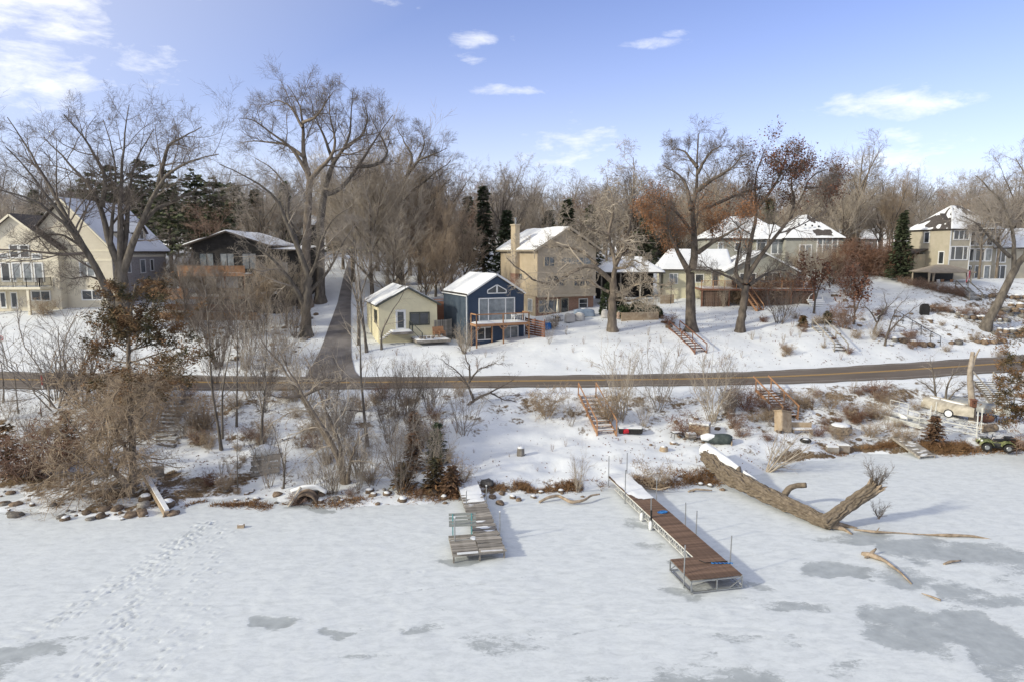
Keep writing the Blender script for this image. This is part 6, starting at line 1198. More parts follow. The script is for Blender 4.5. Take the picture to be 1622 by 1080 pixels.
big_tree('thick trunked bare cottonwood with low limbs beside the side road', (486, 524), 76, [
    (.62, .45, 0, z7((334, 1000), (330, 900), (342, 800))), (.36, .05, -4, z7((330, 905), (285, 815), (235, 745), (180, 685), (110, 655))), (.36, .04, -2, z7((345, 800), (318, 720), (292, 640), (250, 560), (238, 490), (180, 440), (110, 400), (20, 350))), (.26, .04, 4, z7((300, 660), (262, 540), (272, 450), (215, 370), (150, 330))), (.22, .04, -4, z7((342, 800), (375, 720), (392, 640), (430, 560), (500, 520))), (.22, .04, 4, z7((335, 860), (420, 760), (470, 650), (520, 580)))], M_BKG, M_TW, 102)
big_tree('tallest bare cottonwood with a pale straight trunk above the side road', (487, 470), 88, [
    (.75, .40, 0, z7((332, 860), (332, 690), (340, 540), (345, 420))), (.38, .04, 2, z7((345, 420), (322, 330), (322, 200), (310, 120), (262, 55))), (.34, .04, -4, z7((342, 430), (385, 375), (432, 330), (442, 250), (415, 170), (420, 90))), (.28, .04, -3, z7((340, 400), (285, 300), (205, 240), (120, 175), (90, 185))), (.24, .04, 4, z7((326, 335), (262, 282), (160, 272), (95, 275))), (.22, .04, -5, z7((322, 200), (370, 180), (405, 120), (430, 80))), (.2, .04, 5, z7((320, 220), (280, 140), (230, 110), (190, 130)))], M_BKP, M_TWD, 103)
big_tree('bare cottonwood with forked leaning crown right of the tallest one', (506, 470), 90, [
    (.68, .42, 0, z7((383, 860), (385, 690), (385, 560), (400, 460))), (.38, .04, -4, z7((402, 450), (432, 350), (485, 285), (497, 190), (500, 85))), (.34, .04, 3, z7((398, 480), (455, 470), (522, 370), (565, 300), (600, 240), (648, 170))), (.26, .04, 5, z7((522, 370), (590, 370), (640, 320), (600, 250), (560, 160))), (.26, .04, -3, z7((470, 300), (540, 250), (560, 180), (540, 110))), (.24, .04, 3, z7((430, 350), (395, 240), (360, 170), (350, 110)))], M_BKG, M_TWD, 104)
big_tree('bare tree reaching right with open crown behind the willow thicket', (636, 440), 104, [
    (.55, .35, 0, z7((672, 800), (670, 640), (684, 500), (698, 410))), (.32, .04, -3, z7((700, 405), (742, 350), (800, 325), (845, 305))), (.28, .04, 3, z7((700, 410), (722, 335), (690, 280), (660, 210))), (.2, .03, 4, z7((740, 350), (765, 290), (755, 240))), (.24, .04, -4, z7((684, 500), (760, 440), (800, 400), (860, 350))), (.22, .04, -3, z7((680, 560), (790, 560), (810, 470), (860, 420)))], M_BKG, M_TWD, 105)
LV_GN = [dict(n=9, t0=.12, ang=60, lf=.36, rf=.6, K=7, gn=.30, up=.02, sides=4, cap=.03), dict(n=8, t0=.12, ang=58, lf=.52, rf=.7, K=4, gn=.32, up=.01, cap=.03), dict(n=6, t0=.12, ang=55, lf=.6, rf=.8, K=3, gn=.32, up=0, rmin=.012), dict(n=3, t0=.2, ang=50, lf=.6, rf=.8, K=2, gn=.3, up=0, rmin=.016)]
big_tree('gnarled pale barked oak with wide twisting limbs before the beige house', (968, 526), 78, [
    (.56, .40, 0, z4((980, 905), (976, 800), (985, 650), (990, 510))), (.30, .05, -5, z4((975, 520), (905, 460), (860, 385), (745, 400), (655, 450), (560, 530), (470, 570), (360, 520), (330, 460), (250, 430), (150, 345))), (.32, .05, 1, z4((988, 520), (1010, 390), (975, 290), (950, 150), (900, 20), (880, -60))), (.26, .04, 4, z4((1005, 400), (1060, 300), (1110, 150), (1130, 0), (1140, -200), (1150, -440))), (.24, .04, -4, z4((1000, 640), (1085, 600), (1180, 530), (1290, 520), (1400, 560))), (.20, .04, 4, z4((960, 605), (870, 565), (800, 510), (700, 520), (600, 480))), (.2, .04, -3, z4((1010, 420), (1085, 420), (1150, 350), (1250, 400))), (.2, .04, 3, z4((860, 385), (760, 300), (640, 250), (500, 260), (420, 240))), (.2, .04, -2, z4((960, 160), (830, 120), (700, 60), (600, 10))), (.2, .03, 2, z4((950, 150), (1000, -50), (960, -200), (930, -330))), (.18, .04, -5, z4((1000, 660), (1100, 680), (1200, 640), (1330, 620)))], M_BKP, M_TWP, 106, LV_GN, gn0=.10)
big_tree('tall oak keeping orange brown leaves in its lower crown', (1095, 529), 77.5, [
    (.64, .48, 0, z6((160, 1045), (157, 900), (155, 750))), (.36, .05, -3, z6((148, 745), (100, 650), (60, 560), (48, 470), (30, 400))), (.46, .05, 1, z6((165, 730), (180, 650), (175, 560), (160, 430), (190, 340), (188, 200), (195, 60))), (.28, .05, 4, z6((160, 440), (140, 320), (100, 260), (30, 220))), (.28, .04, -4, z6((190, 345), (270, 280), (330, 250), (410, 160))), (.30, .04, -4, z6((190, 650), (270, 590), (370, 530), (430, 490))), (.24, .04, 3, z6((230, 430), (360, 370), (440, 340), (520, 318))), (.22, .04, 3, z6((188, 230), (130, 150), (70, 140))), (.22, .04, -2, z6((190, 260), (240, 160), (300, 120))), (.24, .04, -4, z6((170, 560), (110, 470), (60, 420), (-40, 400)))], M_BKD, M_TWD, 107, leaves=(M_LEAFO, 12000, .15, lambda q, g: (q[:, 2] < 15 + 77.5 * (.05 + .05 * g.random(len(q)))) & (vnoise(q[:, 0], q[:, 2], 2.0, 3) > -.25 + .25 * g.random(len(q)))))
big_tree('oak with clusters of dark brown leaves at its leaning crown', (1173, 524), 78, [
    (.50, .38, 0, z6((386, 1022), (405, 880), (412, 810))), (.22, .04, -3, z6((405, 830), (350, 775), (255, 738), (200, 690))), (.26, .04, 3, z6((402, 800), (362, 770), (380, 640), (392, 570), (370, 500))), (.34, .04, 1, z6((412, 800), (432, 600), (470, 450), (445, 360), (462, 250), (500, 140))), (.32, .04, -3, z6((418, 770), (490, 650), (560, 560), (620, 480), (680, 360), (705, 260), (790, 240))), (.24, .04, 3, z6((428, 810), (485, 768), (545, 735), (600, 740))), (.24, .04, -4, z6((468, 430), (520, 360), (575, 270), (600, 170))), (.2, .04, 3, z6((620, 480), (640, 400), (620, 310), (640, 200))), (.18, .03, 2, z6((690, 330), (760, 330), (800, 290)))], M_BKD, M_TWD, 108, leaves=(M_LEAFD, 6500, .21, lambda q, g: (q[:, 2] > 15 + 78 * .06) & (vnoise(q[:, 0], q[:, 2], 1.5, 5) > -.2 + .3 * g.random(len(q)))))
big_tree('strongly leaning bare oak on the stone terraces at the right edge', (1557, 524), 81.5, [
    (.60, .40, 0, [(1557, 522), (1575, 490), (1592, 455), (1612, 410)]), (.38, .05, -3, [(1612, 412), (1640, 380), (1680, 340), (1720, 280)]), (.30, .05, 2, [(1606, 425), (1606, 360), (1590, 310), (1560, 275), (1545, 262)]), (.28, .05, 4, [(1625, 395), (1640, 320), (1625, 260), (1610, 235)]), (.24, .04, -4, [(1600, 400), (1570, 370), (1545, 340), (1520, 330)]), (.24, .04, -4, [(1640, 380), (1660, 300), (1700, 240)]), (.2, .04, 4, [(1608, 350), (1580, 340), (1550, 300)])], M_BKG, M_TW, 109)
# shore willows, saplings and the small roadside tree
LV_S = [dict(n=8, t0=.2, ang=45, lf=.36, rf=.5, K=6, gn=.16, up=.04, sides=4), dict(n=6, t0=.2, ang=42, lf=.5, rf=.6, K=4, gn=.16, up=.03), dict(n=4, t0=.2, ang=40, lf=.6, rf=.7, K=3, gn=.15, up=.02, rmin=.006)]
LV_SS = [dict(n=11, t0=.25, ang=42, lf=.26, rf=.5, K=4, gn=.14, up=.06), dict(n=5, t0=.2, ang=40, lf=.5, rf=.7, K=3, gn=.12, up=.03, rmin=.006)]
big_tree('leaning shore willow with long drooping twigs left of the old dock', (552, 772), 42.2, [
    (.30, .18, 0, z2((690, 770), (660, 660), (620, 560))), (.20, .03, 2, z2((620, 560), (560, 470), (470, 330), (420, 230), (340, 120), (250, 0), (180, -90))), (.18, .03, -1.5, z2((650, 640), (590, 480), (520, 380), (440, 260), (400, 180), (330, 60), (290, -20))), (.16, .03, 2, z2((660, 660), (640, 500), (600, 400), (560, 330), (520, 200), (470, 100), (450, 20))), (.14, .02, -2, z2((685, 760), (700, 620), (740, 500), (760, 430))), (.12, .02, -2, z2((420, 240), (300, 250), (220, 230))), (.12, .02, 2, z2((430, 240), (560, 180), (660, 150), (740, 160)))], M_BKP, M_TWP, 110, [dict(n=11, t0=.15, ang=50, lf=.34, rf=.5, K=7, gn=.16, up=-.06, sides=4), dict(n=8, t0=.15, ang=40, lf=.5, rf=.6, K=5, gn=.14, up=-.09), dict(n=4, t0=.2, ang=35, lf=.6, rf=.7, K=3, gn=.15, up=-.08, rmin=.006)], name='willow_tree')
big_tree('small crooked dark tree between the road and the old dock', (735, 653), 55.5, [(.17, .12, 0, z2((1352, 335), (1370, 295), (1408, 262))), (.12, .02, -1, z2((1405, 265), (1375, 180), (1350, 140), (1300, 90), (1220, 30))), (.10, .02, 1, z2((1378, 170), (1385, 90), (1350, 0), (1320, -50))), (.12, .02, 1, z2((1405, 265), (1460, 235), (1500, 220), (1560, 190), (1640, 150))), (.09, .02, -1, z2((1380, 160), (1430, 90), (1500, 60), (1570, 60))), (.08, .02, 1, z2((1500, 220), (1570, 260), (1660, 270)))], M_BKD, M_TWD, 111, LV_S)
k_ = 120
for lab, uv, D, st in (('tall thin bare sapling with forked top on the left bank', (352, 716), 48, [(.12, .03, .5, z1((1000, 670), (985, 560), (960, 450), (945, 200), (930, 0), (925, -80))), (.09, .02, -.5, z1((1002, 610), (1000, 400), (1040, 200), (1060, 60)))]),
    ('straight bare sapling just right of the forked one on the left bank', (374, 680), 51.5, [(.09, .02, .5, z1((1065, 570), (1068, 300), (1066, 100), (1070, -60)))]),
    ('bare sapling with a bent base above the plank shelter', (415, 702), 48.5, [(.12, .03, .5, z2((200, 512), (192, 400), (210, 300), (213, 150), (218, 0), (225, -130)))]),
    ('bare young tree standing alone left of the crooked roadside tree', (582, 706), 48.5, [(.13, .03, .3, z2((800, 525), (788, 400), (775, 300), (765, 150), (757, 0), (755, -200), (760, -330))), (.06, .02, -1, z2((782, 330), (700, 320), (650, 330)))]),
    ('thin bare sapling between the leaning willow and the young tree', (545, 680), 50.5, [(.08, .02, .3, z2((620, 430), (622, 330), (630, 230), (640, 120), (600, 0)))]),
    ('spindly bare sapling at the foot of the left lawn by the marker post', (28, 662), 53.5, [(.06, .01, .3, z1((82, 510), (68, 330), (30, 180), (20, 120)))]),
    ('dark thin sapling stem at the left road edge', (8, 640), 55.5, [(.08, .02, .2, z1((18, 445), (16, 360), (5, 270), (-30, 200)))]),
    ('small forked bare sapling near the culvert', (450, 782), 41.5, [(.07, .015, .2, z2((318, 785), (325, 700), (322, 620), (275, 480), (260, 400))), (.05, .01, -.3, z2((320, 700), (335, 600), (330, 540), (360, 450)))]),
    ('thin sapling in front of the plank shelter', (376, 778), 41.5, [(.05, .01, .2, z2((60, 785), (55, 650), (58, 500), (50, 420)))]),
    ('slim sapling between the fan shaped shrub and the stone steps', (66, 668), 53, [(.05, .01, .2, [(66, 666), (65, 640), (62, 616)])]),
    ('bare young tree beside the yellow cabin wall, nearest the road', (580, 552), 71, [(.16, .03, .3, z7((553, 1062), (540, 960), (530, 850), (515, 740), (510, 640))), (.12, .03, -.5, z7((545, 1000), (520, 900), (490, 800), (470, 700)))]),
    ('second slim tree leaning over the yellow cabin roof', (605, 557), 71.5, [(.12, .02, .5, z7((608, 1070), (605, 1000), (650, 920), (690, 860), (700, 820)))]),
    ('tall slender tree beside the side road left of the cabin', (571, 540), 73.5, [(.15, .03, .3, z7((525, 1050), (522, 930), (512, 800), (505, 690), (500, 600))), (.1, .02, 1, z7((520, 900), (555, 800), (575, 700), (570, 620)))])):
    k_ += 1; big_tree(lab, uv, D, st, M_BKG, M_TW if k_ % 2 else M_TWP, k_, LV_SS if D > 45 else LV_SS, name='sapling', gn0=.03, base=P(uv[0], uv[1], D))
# right side young trees
for lab, uv, D, st, m in (('two stemmed dark young tree by the handrail foot', (1402, 540), 74, [(.12, .02, .5, [(1402, 540), (1410, 515), (1418, 490), (1440, 470)]), (.1, .02, -.5, [(1405, 530), (1422, 510), (1440, 495), (1460, 480)])], M_TWD),
    ('low bare spreading tree left of the standing stone', (1384, 525), 77, [(.14, .02, .5, [(1384, 526), (1392, 505), (1402, 490), (1425, 470)]), (.1, .02, -1, [(1388, 510), (1380, 495), (1365, 480)]), (.1, .02, 1, [(1390, 505), (1405, 485), (1400, 465)])], M_TWD),
    ('bare tree with dark purple clinging leaves above the slope stairs', (1352, 515), 80, [(.13, .02, .5, [(1352, 515), (1355, 490), (1350, 460), (1345, 425)]), (.1, .02, -.5, [(1354, 495), (1365, 470), (1372, 445)])], M_TWR),
    ('leafy dark shrub tree left of the bungalow deck corner at the garden steps', (1290, 500), 84, [(.14, .02, .5, [(1290, 488), (1292, 465), (1285, 440), (1275, 415)]), (.12, .02, -.5, [(1291, 475), (1300, 450), (1310, 420)])], M_TWR),
    ('branchy bare tree rising behind the stacked dock frames', (1488, 640), 58.5, [(.14, .02, .3, [(1484, 637), (1480, 610), (1478, 585), (1472, 565)]), (.12, .02, -.5, [(1497, 637), (1500, 612), (1510, 590), (1535, 580)]), (.1, .02, .5, [(1483, 625), (1468, 610), (1452, 600)]), (.1, .02, -.6, [(1497, 640), (1510, 622), (1530, 608)])], M_TW)):
    k_ += 1; big_tree(lab, uv, D, st, M_BKD if m is M_TWD else M_BKG, m, k_, LV_SS, name='young_tree', gn0=.03, leaves=(M_LEAFD, 700, .3, None) if m is M_TWR else None)
# sprouting shoots on the fallen trunk and the leaning bush above it
for lab, uv, D, n, ln, lean, m in (('bare many stemmed willow bush leaning right over the fallen trunk', (1212, 752), 45.5, 13, 4.6, .75, M_TWP), ('thin whippy shoots growing from the broken limb of the fallen tree', (1390, 772), 36.1, 16, 1.3, .0, M_TWD), ('small twiggy shoots below the raised broken limb on the ice', (1392, 822), 36.5, 9, .8, -.1, M_TWD)):
    g = np.random.default_rng(len(lab)); b = P(uv[0], uv[1], D); L = []
    for k in range(n):
        a = k * 2.4; d = Vector((.75 * math.cos(a) * .7 + lean, .5 * math.sin(a), .75 + .3 * random.random())).normalized(); l = ln * random.uniform(.6, 1.1)
        L.append(([Vector((0, 0, 0)), d * l * .5, d * l + Vector((0, 0, -.04 * l if lean > .3 else .12 * l))], .006 + .012 * l, .007))
    tv, cv, _ = tree_geo(g, L, [dict(n=9, t0=.2, ang=38, lf=.34, rf=.6, K=4, gn=.14, up=.03), dict(n=4, t0=.2, ang=35, lf=.5, rf=.7, K=3, gn=.1, up=.02, rmin=.005)], K0=8, gn0=.03)
    t = thing('willow_bush', lab, 'bush', b); link('stem', mesh_np('stem', *tv, m, True), t); link('twigs', mesh_np('twigs', *cv, m), t)

# fallen willow mass on the left shore
g = np.random.default_rng(55); b = G(165, 800); L = []
for r0, px, dd in ((.24, z1((590, 850), (560, 800), (500, 740), (420, 780), (330, 830), (270, 900), (230, 940)), -1.5), (.18, z1((590, 850), (600, 720), (590, 600), (580, 450), (570, 350)), 1), (.13, z1((520, 690), (560, 665), (620, 680), (670, 720), (690, 780)), -1.5), (.14, z1((500, 740), (420, 640), (330, 560), (270, 480)), 1), (.12, z1((440, 760), (340, 680), (240, 640), (150, 620), (80, 632)), -.5), (.12, z1((590, 700), (520, 560), (450, 450), (400, 400)), 1.5), (.10, z1((590, 640), (650, 480), (690, 420)), 1), (.12, z1((560, 800), (480, 850), (440, 900), (430, 960)), -1), (.1, z1((420, 780), (300, 760), (200, 790), (170, 850)), -1), (.1, z1((480, 700), (520, 560), (600, 470), (720, 330)), 1), (.1, z1((430, 650), (470, 520), (520, 430), (560, 330)), .5), (.1, z1((300, 600), (250, 560), (180, 560)), .5)):
    n = len(px) - 1; L.append(([P(u, v, b.y + 1.5 + dd * (i / n)) - b for i, (u, v) in enumerate(px)], r0, .03))
tv, cv, _ = tree_geo(g, L, [dict(n=24, t0=.08, ang=72, lf=.44, rf=.5, K=6, gn=.22, up=-.08), dict(n=8, t0=.1, ang=50, lf=.5, rf=.55, K=5, gn=.24, up=-.07), dict(n=5, t0=.1, ang=45, lf=.7, rf=.9, K=2, gn=.2, up=-.06, rmin=.008)], gn0=.06)
t = thing('fallen_willow', 'collapsed willow with a tangled tan crown hanging over the left ice edge', 'fallen tree', b); link('trunk', mesh_np('trunk', *tv, M_BKP, True), t); link('crown', mesh_np('crown', *cv, M_TWB), t)

# ---- conifers
def conifer_geo(g, h, r, n, base=.06, droop=.25, spray=9, size=.5, ragged=.25, power=1.0, gap=0.0, wid=.42):
    zs = base + (1 - base) * g.random(n) ** 1.15; zs = np.sort(zs); ln = r * (1 - zs) ** power * (1 - ragged * g.random(n)) + .12; az = np.arange(n) * 2.39996 + g.random(n) * .5
    s = (np.arange(spray) + .6) / spray; d = np.stack([np.cos(az), np.sin(az)], 1); pos = np.empty((n, spray, 3)); pos[..., :2] = d[:, None] * (ln[:, None] * s[None])[..., None]; pos[..., 2] = (zs * h)[:, None] - droop * ln[:, None] * s[None] ** 1.3 + .12 * ln[:, None] * s[None] ** 3
    pos = pos.reshape(-1, 3) + g.normal(size=(n * spray, 3)) * .09 * size; D_ = np.repeat(d, spray, 0); sp = g.normal(size=(len(pos), 1)) * .75; dirv = np.stack([D_[:, 0] - D_[:, 1] * sp[:, 0], D_[:, 1] + D_[:, 0] * sp[:, 0], -.25 + .2 * g.normal(size=len(pos))], 1); dirv = nrm(dirv); side = nrm(np.cross(dirv, np.array([0, 0, 1.]) + .5 * g.normal(size=dirv.shape)))
    L_ = size * (.6 + .7 * g.random((len(pos), 1))); W_ = L_ * wid; V = np.stack([pos - side * W_ * .35, pos + dirv * L_ * .5 - side * W_ * .5, pos + dirv * L_, pos + dirv * L_ * .5 + side * W_ * .5, pos + side * W_ * .35], 1).reshape(-1, 3); i = np.arange(len(pos)) * 5
    return V, np.stack([i, i + 1, i + 3, i + 4], 1), np.stack([i + 1, i + 2, i + 3], 1), (pos[::1], zs, ln, d)
def branch_bars(g, zs, ln, d, h, droop, r=.03):
    n = len(zs); s = np.linspace(0, 1, 4); p = np.empty((n, 4, 3)); p[..., :2] = d[:, None] * (ln[:, None] * s[None])[..., None]; p[..., 2] = (zs * h)[:, None] - droop * ln[:, None] * s[None] ** 1.3 + .12 * ln[:, None] * s[None] ** 3; return tubes(p, np.linspace(r, r * .3, 4)[None].repeat(n, 0), 3)
def conifer(label, loc, h, r, n, m, name='spruce_tree', seed=1, group=None, trunk=.02, bark=None, **k):
    g = np.random.default_rng(seed); V, F4, F3, (pos, zs, ln, d) = conifer_geo(g, h, r, n, **k); t = thing(name, label, 'tree', loc, group=group)
    tp = np.array([[[0, 0, -.3], [0, 0, h * .35], [.03 * h * .1, 0, h * .7], [0, 0, h]]]); tr = join([tubes(tp, np.array([[h * trunk, h * trunk * .75, h * trunk * .45, .01]]), 8), branch_bars(g, zs, ln, d, h, k.get('droop', .25))])
    link('trunk', mesh_np('trunk', *tr, bark or M_BKD), t); link('foliage', mesh_np('foliage', V, [F4, F3], m), t); return t
def gl(u, v, D): p = P(u, v, D); return Vector((p.x, p.y, gz(p.x, p.y)))
conifer('dense dark spruce standing alone on the lawn left of the right house', gl(1425, 432, 98), 9.9, 2.2, 260, M_NEED, seed=3, spray=10, size=.55, droop=.2, base=.08)
conifer('tall dark spruce behind the navy cabin, left of the pair', gl(766, 405, 118), 15, 3.6, 260, M_NEED, seed=4, size=.8, ragged=.5)
conifer('tall dark spruce behind the navy cabin, right of the pair', gl(803, 405, 114), 11.5, 3.6, 240, M_NEED, seed=5, size=.8, ragged=.4)
conifer('dark pointed spruce rising behind the beige house roof', gl(898, 400, 118), 13.5, 4.2, 260, M_NEED, seed=6, size=.8, ragged=.4)
conifer('broad dark conifer behind the gnarled oak crown', gl(1022, 400, 125), 12, 3.0, 220, M_PINE, seed=7, size=.9, ragged=.5)
conifer('dark conifer behind the orange leaved oak', gl(1060, 400, 130), 12, 2.6, 220, M_PINE, seed=8, size=.9, ragged=.5)
conifer('brownish conifer among the bare trees left of the dark spruce', gl(1345, 402, 140), 12, 2.6, 200, M_CEDAR, seed=9, size=.9, ragged=.5)
for k, (u, D, h, lab) in enumerate(((150, 112, 17, 'broad white pine rising behind the cream house roof ridge'), (185, 120, 18, 'tall white pine second from the left behind the cream house'), (232, 116, 19, 'tall white pine above the dormers of the cream house'), (272, 112, 17, 'open branched white pine between cream and dark houses'), (315, 120, 18, 'white pine left of the dark house roof'), (345, 118, 16, 'dense white pine over the dark house roof'), (375, 126, 15, 'short white pine right over the dark house'))):
    conifer(lab, gl(u, 420, D), h, 5.4, 105, M_PINE, 'pine_tree', 20 + k, group=None, base=.20, droop=-.05, spray=13, size=.85, ragged=.6, power=.45, wid=.55)
def spray_cedar(label, base, D, trunk_px, r0, branches, seed, tufts=28, size=.20):
    """ragged cedar: a bare trunk, sweeping branches given in picture points, foliage sprays along their twigs"""
    g = np.random.default_rng(seed); t = thing('cedar_tree', label, 'tree', base); L = []
    for k, px in enumerate(branches):
        n = len(px) - 1; dd = g.normal() * 1.6; L.append(([P(u, v, D + dd * i / n) - base for i, (u, v) in enumerate(px)], .055, .015))
    P0 = np.stack([resamp(p, 7) for p, a, b in L]); R0 = np.stack([np.linspace(a, b, 7) for p, a, b in L]); p1, r1 = sprout(g, P0, R0, n=9, t0=.12, ang=55, lf=.42, rf=.7, K=5, gn=.2, up=.02); p2, r2 = sprout(g, p1, r1, n=5, t0=.2, ang=45, lf=.6, rf=.8, K=3, gn=.2, up=.03)
    tp = resamp([P(u, v, D) - base for u, v in trunk_px], 9)[None]; link('trunk', mesh_np('trunk', *join([tubes(tp, np.linspace(r0, r0 * .25, 9)[None], 9), tubes(P0, R0, 4), tubes(p1, r1, 3)]), M_BKP), t)
    src = np.concatenate([p2.reshape(-1, 3), p1[:, 2:].reshape(-1, 3)]); idx = g.integers(0, len(src), len(src) * tufts // 4); pos = src[idx] + g.normal(size=(len(idx), 3)) * .09; d = nrm(g.normal(size=pos.shape) * np.array([1, 1, .6]) + np.array([0, 0, -.15])); sd = nrm(np.cross(d, g.normal(size=d.shape))); l = size * (.5 + .8 * g.random((len(pos), 1)))
    V = np.stack([pos, pos + d * l * .5 - sd * l * .17, pos + d * l, pos + d * l * .5 + sd * l * .17], 1).reshape(-1, 3); link('foliage', mesh_np('foliage', V, np.arange(len(V)).reshape(-1, 4), M_CEDAR), t); return t
spray_cedar('ragged bronze and green cedar with a bare pale trunk at the left bank', gl(209, 780, 41.6), 41.6, [(209, 784), (212, 720), (206, 640), (202, 560), (205, 500), (215, 450)], .25,
    [[(204, 530), (230, 500), (262, 470)], [(203, 560), (240, 530), (290, 505), (300, 500)], [(204, 575), (250, 560), (300, 545), (322, 555)], [(204, 590), (250, 595), (290, 590), (310, 575)], [(204, 600), (245, 615), (280, 605)], [(203, 540), (180, 510), (165, 480), (160, 468)], [(203, 560), (175, 540), (160, 520)], [(203, 575), (170, 570), (145, 555), (138, 560)], [(204, 585), (175, 595), (150, 590)], [(206, 500), (190, 470), (182, 450)], [(210, 480), (225, 460), (245, 452)], [(206, 510), (235, 480), (255, 462)], [(203, 545), (190, 530), (175, 505)], [(204, 520), (215, 500), (240, 500)], [(204, 555), (225, 550), (260, 540), (275, 530)], [(204, 570), (230, 580), (270, 575)], [(205, 530), (190, 500), (175, 490)], [(205, 545), (220, 525), (235, 515)]], 31)
spray_cedar('bronze cedar reaching in from the right edge above the quad bike', gl(1650, 712, 50.8), 50.8, [(1650, 716), (1648, 640), (1640, 560), (1638, 520)], .22,
    [[(1646, 660), (1605, 655), (1588, 665)], [(1645, 640), (1600, 630), (1578, 640)], [(1643, 610), (1600, 605), (1580, 615)], [(1642, 590), (1610, 575), (1590, 570)], [(1640, 560), (1620, 540), (1605, 535)], [(1642, 575), (1680, 560), (1700, 555)], [(1645, 640), (1690, 620), (1710, 630)], [(1648, 690), (1690, 690)], [(1644, 625), (1625, 600), (1600, 590)], [(1646, 660), (1625, 650), (1605, 648)]], 33)
for k, (u, v, D, h, r, lab, m) in enumerate(((693, 738, 45.5, 2.9, .9, 'small green spruce on the bank left of the snowy shore', M_NEED), (657, 712, 48, 2.8, .8, 'small browning spruce left of the green one', M_BRC), (655, 748, 44.5, 2.6, .7, 'low browning spruce below the other two small ones', M_BRC), (1478, 714, 50.5, 2.1, .9, 'small brown conifer behind the loose dock section', M_BRC), (1271, 528, 78, 1.3, .55, 'small rounded evergreen at the top of the slope stairs', M_CEDAR), (1310, 512, 80, 1.4, .8, 'dark low evergreen left of the purple leaved tree', M_NEED), (15, 745, 44, 3.6, 1.6, 'dark green bushy cedar at the left edge of the shore', M_CEDAR), (690, 778, 41.5, 1.9, 1.0, 'low dark juniper left of the old dock shore end', M_CEDAR), (716, 785, 41.0, 1.8, .9, 'upright brown juniper touching the old dock shore end', M_BRC), (640, 780, 41.5, 1.6, .9, 'low juniper left of the two by the old dock', M_CEDAR), (108, 712, 46, 3.4, 1.2, 'dark conifer hidden in the willow tangle', M_CEDAR))):
    conifer(lab, gl(u, v, D), h, r, int(70 + h * 14), m, 'small_conifer', 40 + k, base=.03, droop=.1, spray=7, size=.3, ragged=.4, power=.8)
for k, (u, D, h, r, m, lab) in enumerate(((62, 132, 15, 3.6, M_PINE, 'dark pine on the skyline above the cream house left gable'), (408, 128, 14, 3.4, M_PINE, 'dark pine on the skyline just right of the near black house roof'), (455, 140, 15, 3.6, M_NEED, 'spruce on the skyline behind the big cottonwoods'), (530, 145, 14, 3.4, M_NEED, 'spruce on the skyline left of the willow thicket'), (742, 135, 13, 3.2, M_NEED, 'dark spruce on the skyline left of the pair by the navy cabin'), (868, 132, 11, 3.2, M_NEED, 'short dark spruce on the skyline above the beige house roof ridge'), (935, 136, 12, 3.4, M_PINE, 'dark pine on the skyline right of the beige house'), (1000, 128, 11, 3.2, M_BRC, 'browned conifer on the skyline above the pavilion'), (1215, 142, 12, 3.4, M_PINE, 'dark pine on the skyline behind the grey house'), (1500, 140, 11, 3.2, M_PINE, 'dark pine on the skyline behind the far right house'))):
    conifer(lab, gl(u, 400, D), h, r, 190, m, seed=400 + k, size=.9, ragged=.55, power=.8)
# clipped evergreens by the retaining wall
for k, (u, D, w, hh, lab) in enumerate(((963, 86, 1.1, 4.0, 'tall narrow yew between beige house and pavilion'), (990, 84.5, 1.3, 1.6, 'clipped round yew, left of the three behind the tan wall'), (1010, 85, 1.4, 1.7, 'clipped round yew, middle of the three behind the tan wall'), (1033, 84.5, 1.3, 1.3, 'clipped round yew, right of the three behind the tan wall'), (975, 86.5, 1.1, 2.6, 'dark upright yew right beside the gnarled oak trunk'))):
    g = np.random.default_rng(70 + k); n = 1500; q = nrm(g.normal(size=(n, 3))); q[:, 2] = np.abs(q[:, 2]); q *= (.82 + .22 * g.random((n, 1))) * np.array([w, w * .9, hh]); V, F = leaf_quads(g, q, .30); p = gl(u, 505, D); t = thing('yew_bush', lab, 'bush', p); link('foliage', mesh_np('foliage', V, F, M_YEW), t); MB().tube([(0, 0, -.1), (0, 0, hh * .8)], .1, 6).build('stem', M_BKD, t)

# ---- shrubs: mesh variants, copied
def shrub_mesh(seed, m, n, h, spread, lv, r=.012, gn=.1):
    g = np.random.default_rng(seed); L = []
    for k in range(n):
        a = k * 2.4 + g.random(); s = spread * (.25 + .75 * g.random()); l = h * (.55 + .45 * g.random()); d = np.array([math.cos(a) * s, math.sin(a) * s, 1.0]); d /= np.linalg.norm(d); o = np.array([math.cos(a), math.sin(a), 0]) * .12 * h * spread * g.random(); L.append(([o, o + d * l * .5, o + d * l + np.array([0, 0, .08 * l])], r * h, r * .35 * h))
    P0 = np.stack([resamp(p, 6) for p, a, b in L]); R0 = np.stack([np.linspace(a, b, 6) for p, a, b in L]); P0[:, 1:] += gn * .25 * h * .2 * g.normal(size=P0[:, 1:].shape); cr = [tubes(P0, R0, 4)]; pts, rad = P0, R0
    for q in lv: pts, rad = sprout(g, pts, rad, **q); cr.append(tubes(pts, rad, 3))
    return mesh_np('shrub', *join(cr), m)
lvA = [dict(n=8, t0=.2, ang=35, lf=.38, rf=.6, K=4, gn=.14, up=.05, rmin=.006), dict(n=6, t0=.2, ang=38, lf=.5, rf=.7, K=3, gn=.12, up=.03, rmin=.005)]
lvB = [dict(n=9, t0=.1, ang=60, lf=.4, rf=.7, K=4, gn=.25, up=0, rmin=.006), dict(n=6, t0=.1, ang=55, lf=.55, rf=.8, K=3, gn=.25, up=0, rmin=.006)]
